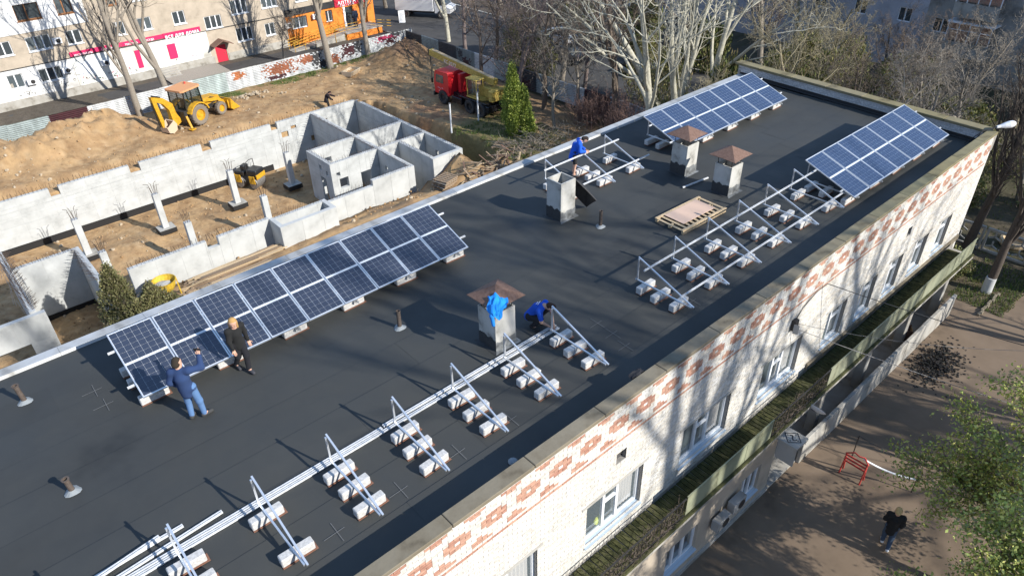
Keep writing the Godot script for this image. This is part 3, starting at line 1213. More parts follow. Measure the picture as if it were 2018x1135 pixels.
	# satellite dish leaning on the balcony edge
	var ds := thing("satellite_dish", "tilted white dish fixed below the balcony edge", "satellite dish", Vector3(15.95, 2.95, 5.08))
	var db := MB.new()
	var bas := Basis(Vector3(0, 0, 1), -.9) * Basis(Vector3.UP, .6)
	db.lathe(Vector3.ZERO, [[0.0, 0.0], [.12, .012], [.22, .04], [.29, .075], [.30, .085], [.285, .08], [.2, .045], [0.0, .012]], 20, bas)
	part(db, "dish", M.lamp_white, ds)
	var da := MB.new()
	da.tube(Vector3(0, 0, -.1), Vector3(0, 0, .0), .02, .02, 6)
	da.tube(bas * Vector3(.2, .05, 0), bas * Vector3(.02, .34, 0), .01, .01, 5)
	da.tube(Vector3(0, 0, 0), Vector3(0, 0, -.12), .025, .025, 6)
	part(da, "arm", M.steel, ds)
	# meter box and cables on the brick wall
	var mbx := thing("junction_box", "small dark open box on the white brick wall where the cables end", "junction box", Vector3(15.27, 5.97, WZ + .005))
	var jb := MB.new()
	jb.cbox(Vector3(0, 0, .06), Vector3(.2, .34, .12), .01)
	part(jb, "box", M.dark_steel, mbx)
	var jl := MB.new()
	jl.box(Vector3(-.09, -.06, .16), Vector3(.012, .3, .14), Basis(Vector3.UP, .4))
	part(jl, "lid", M.grey_wall, mbx)
	cable("wall_cable", "black cable climbing the brick wall from the junction box to the coping", PackedVector3Array([Vector3(15.3, 6.1, WZ + .04), Vector3(15.6, 6.35, WZ + .03), Vector3(16.2, 6.62, WZ + .05), Vector3(16.6, 6.72, WZ + .12)]), .014, M.plastic_black)
	var far := Vector3(25.5, 5.2, 17.5)
	cable("overhead_cable", "thin black cable running from the frieze out over the yard", sag(Vector3(16.6, 6.72, WZ + .12), Vector3(24.0, 4.4, 15.0), .35), .012, M.plastic_black)
	cable("overhead_cable", "pale cable running from the junction box out over the yard", sag(Vector3(15.3, 5.85, WZ + .12), Vector3(22.3, 3.2, 15.0), .3), .010, M.steel)
	cable("overhead_cable", "thin wire stretched above the mossy balcony boards", sag(Vector3(15.4, 5.95, WZ + .1), Vector3(23.0, 3.9, 9.5), .3), .006, M.steel)


func sag(a: Vector3, b: Vector3, s: float) -> PackedVector3Array:
	var r := PackedVector3Array()
	for i in 17:
		var t := i / 16.0
		r.append(a.lerp(b, t) - Vector3(0, s * 4 * t * (1 - t), 0))
	return r


func cable(called: String, label: String, pts: PackedVector3Array, r: float, m: Material) -> MeshInstance3D:
	var mb := MB.new()
	var rr := PackedFloat32Array()
	for i in pts.size():
		rr.append(r)
	mb.path(pts, rr, 5, true)
	var o := part(mb, called, m, self)
	tag(o, label, "cable", "cables by the brick wall")
	return o


func ac_unit(called: String, label: String, at: Vector3, group: String, body: Material) -> Node3D:
	var t := thing(called, label, "air conditioner", at, 0, group)
	var b := MB.new()
	b.cbox(Vector3(0, .2, .17), Vector3(.58, .40, .24), .015)
	part(b, "casing", body, t)
	var f := MB.new()
	f.lathe(Vector3(.06, .2, .293), [[.15, 0.0], [.15, .012], [.13, .012], [.13, .003], [.05, .006], [0.0, .01]], 18, Basis(Vector3(1, 0, 0), PI / 2))
	part(f, "fan", M.dark_steel, t)
	var br := MB.new()
	for s in [-.2, .2]:
		br.span(Vector3(s - .015, -.04, 0), Vector3(s + .015, 0, .28))
	part(br, "bracket", M.steel, t)
	return t


func chimney(at: Vector3, h: float, cap: bool, skirt: float) -> Node3D:
	var c := group_part("chimney", building, at)
	var s := 0.31
	var t := 0.045
	var b := MB.new()
	# four thin cast sides, open at the top
	b.cbox(Vector3(0, h * .5, s - t * .5), Vector3(2 * s, h, t), .008)
	b.cbox(Vector3(0, h * .5, -s + t * .5), Vector3(2 * s, h, t), .008)
	b.cbox(Vector3(s - t * .5, h * .5, 0), Vector3(t, h - .006, 2 * s - 2 * t - .002), .008)
	b.cbox(Vector3(-s + t * .5, h * .5, 0), Vector3(t, h - .006, 2 * s - 2 * t - .002), .008)
	part(b, "shaft", M.chimney_cast, c)
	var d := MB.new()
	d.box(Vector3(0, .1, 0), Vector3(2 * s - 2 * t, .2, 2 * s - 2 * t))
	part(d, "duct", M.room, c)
	# bitumen dressed up its foot, ragged at the top
	var n := 24
	for side in 4:
		var k := MB.new()
		var tall := skirt * (1.3 if side == 3 else (1.1 if side == 2 else 1.0))
		var bs := Basis(Vector3.UP, side * PI / 2)
		for i in n:
			var u0 := lerpf(-s - .006, s + .006, float(i) / n)
			var u1 := lerpf(-s - .006, s + .006, float(i + 1) / n)
			var h0 := tall * (1.0 + .07 * sin(i * .55 + side * 3.0 + at.x) + .03 * sin(i * 2.3 + at.z * 7.0) + (.04 * sin(i * 7.1)))
			var h1 := tall * (1.0 + .07 * sin((i + 1) * .55 + side * 3.0 + at.x) + .03 * sin((i + 1) * 2.3 + at.z * 7.0) + (.04 * sin((i + 1) * 7.1)))
			k.quad(bs * Vector3(u0, .02, s + .007), bs * Vector3(u1, .02, s + .007), bs * Vector3(u1, h1, s + .005), bs * Vector3(u0, h0, s + .005))
			k.quad(bs * Vector3(u0 * 1.25, .009, s + .10), bs * Vector3(u1 * 1.25, .009, s + .10), bs * Vector3(u1, .02, s + .007), bs * Vector3(u0, .02, s + .007))
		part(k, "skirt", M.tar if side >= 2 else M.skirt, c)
	if cap:
		var l := MB.new()
		for sx in [-1, 1]:
			for sz in [-1, 1]:
				l.tube(Vector3(sx * .24, h - .1, sz * .24), Vector3(sx * .27, h + .34, sz * .27), .012, .012, 5)
		part(l, "leg", M.dark_steel, c)
		part(cap_shape(), "cap", M.rust_sheet, c).position = Vector3(0, h + .28, 0)
	return c


func cap_shape() -> MB:
	var p := MB.new()
	var q := .48
	var cr := [Vector3(-q, 0, -q), Vector3(q, 0, -q), Vector3(q, .02, q), Vector3(-q, 0, q)]
	var top := Vector3(0, .29, 0)
	for i in 4:
		var a: Vector3 = cr[i]
		var b: Vector3 = cr[(i + 1) % 4]
		var m := (a + b) * .5 * .98 + Vector3(0, .012, 0)
		p.tri(b, m, top) if false else p.tri(m, a, top)
		p.tri(b, m, top)
		p.tri(a - Vector3(0, .012, 0), m - Vector3(0, .012, 0), top - Vector3(0, .012, 0))
		p.tri(m - Vector3(0, .012, 0), b - Vector3(0, .012, 0), top - Vector3(0, .012, 0))
		p.quad(b - Vector3(0, .012, 0), m - Vector3(0, .012, 0), m, b)
		p.quad(m - Vector3(0, .012, 0), a - Vector3(0, .012, 0), a, m)
	return p


func vent_pipe(at: Vector3, h: float, tilt: float, flare: bool) -> void:
	var v := group_part("vent_pipe", building, at)
	var b := MB.new()
	var ax := Vector3(sin(tilt), cos(tilt), 0)
	var bs := Basis(Vector3(0, 0, 1), -tilt)
	b.lathe(Vector3.ZERO, [[.055, 0.0], [.052, h - .04], [.075 if flare else .056, h - .02], [.075 if flare else .056, h], [.045, h], [.045, h - .2], [0.0, h - .2]], 12, bs)
	part(b, "pipe", M.pipe_rust, v)
	var p := MB.new()
	var n := 14
	for i in n:
		var a0 := TAU * i / n
		var a1 := TAU * (i + 1) / n
		var r0 := .15 + .018 * sin(i * 1.3)
		var r1 := .15 + .018 * sin((i + 1) * 1.3)
		p.quad(Vector3(cos(a1) * r1, .012, sin(a1) * r1), Vector3(cos(a0) * r0, .012, sin(a0) * r0), Vector3(cos(a0) * .056, .07, sin(a0) * .056), Vector3(cos(a1) * .056, .07, sin(a1) * .056))
	part(p, "patch", M.silver_patch, v)


func roof_things() -> void:
	mat("silver_patch", Color(.30, .32, .33), 0.6, 0, M.bitumen.albedo_texture, 1.2)
	mat("chimney_cast", Color(.50, .485, .45), 0.95, 0, tex(44, 0.006, 5, [Color(.25, .25, .25), Color(.74, .73, .7), Color(.92, .92, .9), Color(1, 1, 1), Color(1, 1, .97)], 0.6), 0.4)
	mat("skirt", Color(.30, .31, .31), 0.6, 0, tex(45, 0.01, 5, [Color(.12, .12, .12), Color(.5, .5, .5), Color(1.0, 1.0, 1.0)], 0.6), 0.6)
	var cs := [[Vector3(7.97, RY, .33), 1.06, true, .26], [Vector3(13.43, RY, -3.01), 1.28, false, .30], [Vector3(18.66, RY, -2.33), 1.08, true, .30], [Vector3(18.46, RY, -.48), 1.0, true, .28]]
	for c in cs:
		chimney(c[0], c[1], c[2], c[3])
	vent_pipe(Vector3(6.53, RY, -1.71), .52, 0.03, false)
	vent_pipe(Vector3(-1.04, RY, -5.2), .50, -.06, true)
	vent_pipe(Vector3(-.97, RY, -1.77), .37, -.05, true)
	vent_pipe(Vector3(13.79, RY, -1.68), .55, 0.0, false)
	# the cap that came off the open chimney
	var fc := thing("fallen_cap", "rusty sheet metal cap leaning against the open chimney without a cap", "chimney cap", Vector3(14.02, RY + .02, -2.86))
	var cap := part(cap_shape(), "sheet", M.dark_steel, fc)
	cap.transform = Transform3D(Basis(Vector3(0, 0, 1), -1.12) * Basis(Vector3.UP, .785), Vector3(.06, .60, .05))
	# jacket thrown over the cap of the nearest chimney
	var jk := thing("jacket", "bright blue jacket thrown over the cap of the nearest chimney", "jacket", Vector3(7.97, RY + 1.06, .33))
	var jb := MB.new()
	jb.col = Color(.015, .25, .72)
	var g := []
	var nn := []
	for i in 25:
		var row := []
		for j in 37:
			var t := (i / 24.0 - .5) * (.46 - .14 * j / 36.0) + .03 * sin(j * .25)
			var s := .27 + j / 36.0 * .60 + .03 * sin(i * .45)
			var q := Vector3(-.707, 0, .707) * s + Vector3(.707, 0, .707) * (t + .06)
			var m := maxf(absf(q.x), absf(q.z))
			var fold := .016 * sin(i * .8 + j * .12) + .007 * sin(i * 1.5 - j * .3) + .006 * sin(j * .6 + i * .3)
			if m <= .5:
				q.y = .28 + .29 * (1 - m / .48) + .045 + fold
			else:
				var k := .5 / m
				q = Vector3(q.x * k, .30 - (m - .5) * 1.05, q.z * k) + Vector3(-.707, 0, .707) * (.03 + fold)
			row.append(q)
		g.append(row)
	for i in 25:
		var nr := []
		for j in 37:
			nr.append(((g[mini(i + 1, 24)][j] - g[maxi(i - 1, 0)][j]).cross(g[i][mini(j + 1, 36)] - g[i][maxi(j - 1, 0)])).normalized() * -1.0)
		nn.append(nr)
	for i in 24:
		for j in 36:
			var o: Vector3 = nn[i][j] * -.018
			jb.trin(g[i][j], g[i][j + 1], g[i + 1][j + 1], nn[i][j], nn[i][j + 1], nn[i + 1][j + 1])
			jb.trin(g[i][j], g[i + 1][j + 1], g[i + 1][j], nn[i][j], nn[i + 1][j + 1], nn[i + 1][j])
			jb.quad(g[i][j] + o, g[i + 1][j] + o, g[i + 1][j + 1] + o, g[i][j + 1] + o)
	part(jb, "cloth", M.cloth, jk)
	var sl := MB.new()
	sl.col = Color(.012, .20, .62)
	skin_mesh(sl, [[Vector3(-.42, .36, .36), Vector3(-.53, .20, .47), .05, .05], [Vector3(-.53, .20, .47), Vector3(-.53, -.02, .52), .05, .042]], .014, .03)
	part(sl, "sleeve", M.cloth, jk)
	# pallet with a sheet of cardboard
	var pt := thing("pallet", "pale wooden pallet of long runners and short slats lying on the roof", "pallet", Vector3(16.22, RY + .006, -.17), -.03)
	for zz in [-.5, 0.0, .5]:
		var r := MB.new()
		r.cbox(Vector3(0, .06, zz), Vector3(2.08, .09, .07), .006)
		part(r, "runner", M.wood, pt)
	for i in 11:
		var s := MB.new()
		s.cbox(Vector3(lerpf(-1.0, 1.0, i / 10.0), .117, 0), Vector3(.085, .022, 1.08), .004)
		part(s, "slat", M.wood, pt)
	for zz in [-.5, .5]:
		var s2 := MB.new()
		s2.cbox(Vector3(0, .140, zz), Vector3(2.1, .022, .085), .004)
		part(s2, "slat", M.wood, pt)
	var cd := thing("cardboard_sheet", "flat pinkish brown cardboard sheet lying on the pallet", "cardboard", Vector3(16.25, RY + .158, -.24), -.03)
	var cb := MB.new()
	cb.cbox(Vector3(0, .006, 0), Vector3(1.52, .012, .74), .004)
	part(cb, "sheet", M.board, cd)
	# chalk setting-out marks on the roofing
	var marks := [[.15, -4.5], [.2, -3.85], [2.24, 2.5], [3.62, 2.5], [5.02, 2.5], [6.39, 2.53], [10.14, 1.52], [10.11, 2.05], [9.97, 2.57], [12.6, 2.55], [16.9, 2.6]]
	for i in marks.size():
		var m := MB.new()
		var p := Vector3(marks[i][0], RY + .018, marks[i][1])
		m.box(p, Vector3(.42, .002, .008), Basis(Vector3.UP, .02))
		m.box(p + Vector3(.06, .003, 0), Vector3(.008, .002, .5), Basis(Vector3.UP, -.03))
		part(m, "chalk_mark", M.chalk, building)
	# a length of profile lying beyond the far chimney
	var pr := thing("aluminium_profile", "short white aluminium profile leaning by the chimney near the pallet", "metal profile", Vector3(18.2, RY + .02, -1.45), -.12, "loose aluminium profiles")
	part(rail_shape(1.2), "profile", M.white_metal, pr)
	# white lamp on an arm at the roof corner
	var lp := thing("roof_lamp", "white street lamp head on a short arm at the far roof corner", "lamp", Vector3(27.75, RY + .5, 3.75))
	var la := MB.new()
	la.path(PackedVector3Array([Vector3(-.35, -.35, -.1), Vector3(.0, .1, .0), Vector3(.42, .26, .36)]), PackedFloat32Array([.022, .022, .022]), 7, true)
	la.path(PackedVector3Array([Vector3(-.1, -.46, -.4), Vector3(.0, .08, .0)]), PackedFloat32Array([.014, .014]), 5, true)
	part(la, "arm", M.dark_steel, lp)
	var lh := MB.new()
	var ld := Vector3(.6, .16, .52).normalized()
	var lb := lh.frame(ld)
	lh.lathe(Vector3(.36, .23, .3), [[0.0, 0.0], [.05, .0], [.06, .12], [.10, .26], [.13, .42], [.12, .54], [.07, .62], [0.0, .65]], 14, lb)
	part(lh, "lamp_head", M.lamp_white, lp)
	# roof drain and odd bits
	var dr := MB.new()
	dr.lathe(Vector3(5.7, RY + .012, 3.42), [[.10, 0.0], [.10, .02], [.07, .05], [0.0, .06]], 14)
	part(dr, "roof_drain", M.silver_patch, building)
	var bag := thing("rag", "crumpled black rag on the roof edge by the coping", "rag", Vector3(9.0, RY + .46, 3.72))
	var bb := MB.new()
	bb.col = Color(.015, .015, .017)
	bb.blob(Vector3(0, .05, 0), Vector3(.22, .07, .1), 12, Basis(), .25, 8)
	part(bb, "cloth", M.plain, bag)


func rail_shape(l: float) -> MB:
	var b := MB.new()
	# an open channel with lips
	b.prism(PackedVector2Array([Vector2(-.02, 0), Vector2(.02, 0), Vector2(.02, .04), Vector2(.007, .04), Vector2(.007, .034), Vector2(.013, .034), Vector2(.013, .006), Vector2(-.013, .006), Vector2(-.013, .034), Vector2(-.007, .034), Vector2(-.007, .04), Vector2(-.02, .04)]), Vector3.ZERO, Vector3(0, 0, 1), Vector3.UP, l)
	return b


const TB := 1.7324
const TH := 0.6385
const MODW := 0.9925
var tri_parts := []
var block_mesh: Mesh
var strip_mesh: Mesh


func fill_triangle(t: Node3D) -> void:
	for e in tri_parts:
		mesh_node(e[0], e[1], M.aluminium, t)


func concrete_block(at: Vector3, turn: float, label: String, group: String) -> void:
	var b := thing("concrete_block", label, "concrete block", at, turn, group)
	mesh_node(block_mesh, "block", M.cast_block, b)
	mesh_node(strip_mesh, "underlay", M.brown_strip, b)


func solar_rows() -> void:
	# a support: upright, foot bar and sloping bar
	var up := MB.new()
	up.bar(Vector3(0, 0, 0), Vector3(0, TH, 0), .036, .036)
	var ft := MB.new()
	ft.bar(Vector3(0, 0, -.05), Vector3(0, 0, TB), .036, .036)
	var sl := MB.new()
	sl.bar(Vector3(.04, TH + .02, -.05), Vector3(.04, 0, TB + .04), .036, .042)
	tri_parts = [[up.mesh(), "upright"], [ft.mesh(), "foot_bar"], [sl.mesh(), "sloping_bar"]]
	var bk := MB.new()
	bk.cbox(Vector3(0, .105, 0), Vector3(.62, .19, .17), .016)
	block_mesh = bk.mesh()
	var st := MB.new()
	st.box(Vector3(.02, .005, .012), Vector3(.66, .008, .19))
	strip_mesh = st.mesh()
	var zr := 1.1346
	var by := RY + .225
	var bz := [.26, .77, 1.32]
	var names := ["hindmost", "middle", "front"]
	# the near row: seven supports standing free, on three blocks each
	var rr := RandomNumberGenerator.new()
	rr.seed = 5
	for i in 8:
		var x := (i - 1) * 1.5
		var lab := "bare triangular aluminium support, %s of the near row counted from the crouching worker" % ORD[7 - i]
		var t := thing("support_frame", lab, "support frame", Vector3(x, by, zr), 0, "free standing supports of the near row")
		fill_triangle(t)
		for k in 3:
			if i == 2 and k == 1: continue
			concrete_block(Vector3(x + .02 + rr.randf_range(-.03, .03), RY + .012, zr + bz[k]), rr.randf_range(-.05, .05), "%s white concrete block under the %s bare support from the crouching worker" % [names[k], ORD[7 - i]], "blocks under the near row")
	# loose profiles laid along the row
	var lr := [[-1.4, 4.3, .90, 0, "long white profile along the near row, outer one at its near end"], [-1.9, 9.36, 1.0, 0, "longest white profile lying along the feet of the near row"], [4.35, 9.38, .87, 0, "white profile lying beside the chimney along the near row"], [-2.2, .96, .76, .06, "white profile end lying askew at the near end of the row"], [-2.4, -.1, .60, .12, "short white profile on top of the bundle at the near corner"], [-2.5, .3, .52, .03, "white profile at the outside of the bundle at the near corner"]]
	for e in lr:
		var l: float = e[1] - e[0]
		var o := thing("aluminium_profile", e[4], "metal profile", Vector3((e[0] + e[1]) * .5, RY + .012 + (.042 if e[3] > .1 else 0.0), e[2]), e[3], "loose aluminium profiles")
		part(rail_shape(l), "profile", M.white_metal, o).scale.z = 1.7
	# the rack behind it: six supports tied by two rails
	rack("mounting_rack", "bare aluminium rack of six supports and two rails in front of the pallet", 12.135, 6, zr, [11.9, 20.32], [12.1, 20.5])
	for i in 6:
		for k in 3:
			if (i == 5 or i == 3) and k == 1 and i == 5: continue
			concrete_block(Vector3(12.135 + 1.5 * i + .02 + rr.randf_range(-.03, .03), RY + .012, zr + bz[k]), rr.randf_range(-.05, .05), "%s concrete block under the %s support of the bare rack by the pallet" % [names[k], ORD[i]], "blocks under the bare rack")
	rack("mounting_rack", "small bare aluminium rack of three supports where the standing worker leans", 14.55, 3, -4.86, [14.15, 17.75], [14.75, 18.2])
	for i in 3:
		for k in 3:
			if i == 2 and k == 1: continue
			concrete_block(Vector3(14.55 + 1.45 * i + .02, RY + .012, -4.86 + bz[k]), rr.randf_range(-.05, .05), "%s concrete block under the %s support of the standing worker's rack" % [names[k], ORD[i]], "blocks under the worker's rack")
	array("solar_array", "long solar array of nine dark panels along the roof edge by the pit", .885, 9, -3.04, rr, "nine panel array")
	array("solar_array", "far solar array of seven blue panels along the roof edge by the white trees", 19.505, 7, -3.0745, rr, "array by the white trees")
	array("solar_array", "far solar array of seven blue panels next to the brick parapet and lamp", 20.232, 7, 2.9156, rr, "array next to the lamp")


func rack(called: String, label: String, x0: float, n: int, zr: float, top: Array, low: Array) -> Node3D:
	var r := thing(called, label, "mounting rack", Vector3(x0, RY + .225, zr), 0, "bare mounting racks")
	for i in n:
		var t := group_part("support", r, Vector3(i * (1.5 if n > 3 else 1.45), 0, 0))
		fill_triangle(t)
	for e in [[top, .36], [low, 1.40]]:
		var l: float = e[0][1] - e[0][0]
		var y: float = TH * (1.0 - e[1] / TB) + .03
		var o := part(rail_shape(l), "rail", M.white_metal, r)
		o.position = Vector3((e[0][0] + e[0][1]) * .5 - x0, y, e[1])
		o.rotation.x = atan2(TH, TB)
	return r


var panel_meshes := []


func make_panel_meshes() -> void:
	var w := MODW - .018
	var l := 1.917
	var f := MB.new()
	var k := .022
	f.span(Vector3(0, 0, 0), Vector3(w, .035, k))
	f.span(Vector3(0, 0, l - k), Vector3(w, .035, l))
	f.span(Vector3(0, 0, k), Vector3(k, .035, l - k))
	f.span(Vector3(w - k, 0, k), Vector3(w, .035, l - k))
	var b := MB.new()
	b.quad(Vector3(k, .028, l - k), Vector3(w - k, .028, l - k), Vector3(w - k, .028, k), Vector3(k, .028, k))
	b.quad(Vector3(k, .022, k), Vector3(w - k, .022, k), Vector3(w - k, .022, l - k), Vector3(k, .022, l - k))
	var c := MB.new()
	var half := (l - 2 * k - .06) * .5
	var cw := (w - 2 * k - .016) / 6.0
	var ch := (half - .012) / 6.0
	for hf in 2:
		for i in 6:
			for j in 6:
				var x0 := k + .008 + i * cw
				var z0 := k + .008 + hf * (half + .048) + j * ch
				var g := .0019
				var gz := .0011
				var q := .0045
				var v := 0.9 + .2 * fmod(absf(sin(i * 3.3 + j * 7.1 + hf * 2.0) * 53.0), 1.0)
				c.col = Color(v, v, v)
				# clipped corners
				var pts := [Vector2(x0 + g + q, z0 + gz), Vector2(x0 + cw - g - q, z0 + gz), Vector2(x0 + cw - g, z0 + gz + q), Vector2(x0 + cw - g, z0 + ch - gz - q), Vector2(x0 + cw - g - q, z0 + ch - gz), Vector2(x0 + g + q, z0 + ch - gz), Vector2(x0 + g, z0 + ch - gz - q), Vector2(x0 + g, z0 + gz + q)]
				for t in range(1, 7):
					c.tri(Vector3(pts[0].x, .0305, pts[0].y), Vector3(pts[t + 1].x, .0305, pts[t + 1].y), Vector3(pts[t].x, .0305, pts[t].y))
	panel_meshes = [f.mesh(), b.mesh(), c.mesh()]


func array(called: String, label: String, x0: float, n: int, zf: float, rr: RandomNumberGenerator, where: String) -> void:
	if panel_meshes.is_empty():
		make_panel_meshes()
	var tilt := atan2(TH, TB)
	var l := 1.917
	var a := thing(called, label, "solar array", Vector3(x0, RY, zf), 0, "solar arrays on the roof")
	for i in n:
		var p := group_part("solar_panel", a)
		p.transform = Transform3D(Basis(Vector3.RIGHT, tilt), Vector3(i * MODW, .38 + l * sin(tilt) - .03 + rr.randf_range(-.002, .002), -l * cos(tilt)))
		p.rotation.x = tilt + rr.randf_range(-.004, .004)
		p.rotation.z = rr.randf_range(-.004, .004)
		mesh_node(panel_meshes[0], "panel_frame", M.aluminium, p)
		mesh_node(panel_meshes[1], "backsheet", M.backsheet, p)
		stuff(mesh_node(panel_meshes[2], "cells", M.cell if n == 9 else M.blue_cell, p))
	var len := n * MODW
	for e in [.45, 1.48]:
		var y: float = .38 + (l - e) * sin(tilt) - .075
		var o := part(rail_shape(len + .36), "rail", M.white_metal, a)
		o.position = Vector3(len * .5 + .02, y, -(l - e) * cos(tilt))
		o.rotation.x = tilt
	for i in n - 1:
		for e in [.42, .52, 1.43, 1.53]:
			var cl := MB.new()
			cl.box(Vector3((i + 1) * MODW - .009, .38 + (l - e) * sin(tilt) + .012, -(l - e) * cos(tilt)), Vector3(.016, .02, .03), Basis(Vector3.RIGHT, tilt))
			part(cl, "clamp", M.aluminium, a)
	var m := int(len / 1.5) + 1
	var zr := -1.781
	for i in m:
		var t := group_part("support", a, Vector3(.35 + i * (len - .7) / (m - 1), .225, zr))
		fill_triangle(t)
		for k in 3:
			concrete_block(Vector3(x0 + .35 + i * (len - .7) / (m - 1) - (.10 if i == 0 else 0.0), RY + .012, zf + zr + [.26, .77, 1.50][k]), rr.randf_range(-.05, .05), "%s concrete block under the %s support of the %s" % [["hindmost", "middle", "front"][k], ORD[i], where], "blocks under the " + where)


func rods(mb: MB, a: Vector3, b: Vector3, gap: float, h: float, lean: Vector3) -> void:
	var d := b - a
	var n := int(d.length() / gap)
	for i in n:
		for s in 2:
			var p := a + d * ((i + rng.randf_range(.1, .6)) / n) + Vector3(0, 0, 0)
			var side := d.normalized().cross(Vector3.UP) * (.07 if s == 0 else -.07)
			var e := Vector3(rng.randf_range(-.06, .06), h * rng.randf_range(.6, 1.15), rng.randf_range(-.06, .06)) + lean * rng.randf_range(.5, 1.2)
			mb.tube(p + side - Vector3(0, .05, 0), p + side + e, .009, .008, 3, false)


func column(parent: Node3D, x: float, z: float, top: float, foot: bool) -> void:
	var c := group_part("column", parent)
	var b := MB.new()
	b.cbox(Vector3(x, (top - 2.9) * .5, z), Vector3(.34, top + 2.9, .34), .012)
	part(b, "shaft", M.concrete, c)
	if foot:
		var f := MB.new()
		f.cbox(Vector3(x, -2.84, z), Vector3(.98, .3, .86), .02)
		part(f, "footing", M.black_coat, c)
		var ft := MB.new()
		ft.cbox(Vector3(x, -2.685, z), Vector3(.94, .02, .82), .006)
		part(ft, "footing_top", M.old_concrete, c)
	var r := MB.new()
	for sx in [-.12, 0.0, .12]:
		for sz in [-.12, .12]:
			var p := Vector3(x + sx, top - .02, z + sz)
			var t := Vector3(sx * .5 + rng.randf_range(-.05, .05), .58, sz * .4)
			r.path(PackedVector3Array([p, p + t * .5, p + t, p + t + Vector3(sx * 1.2 + rng.randf_range(-.08, .08), .03, sz * 1.1)]), PackedFloat32Array([.013, .013, .013, .012]), 4)
	stuff(part(r, "column_rods", M.rebar, c))


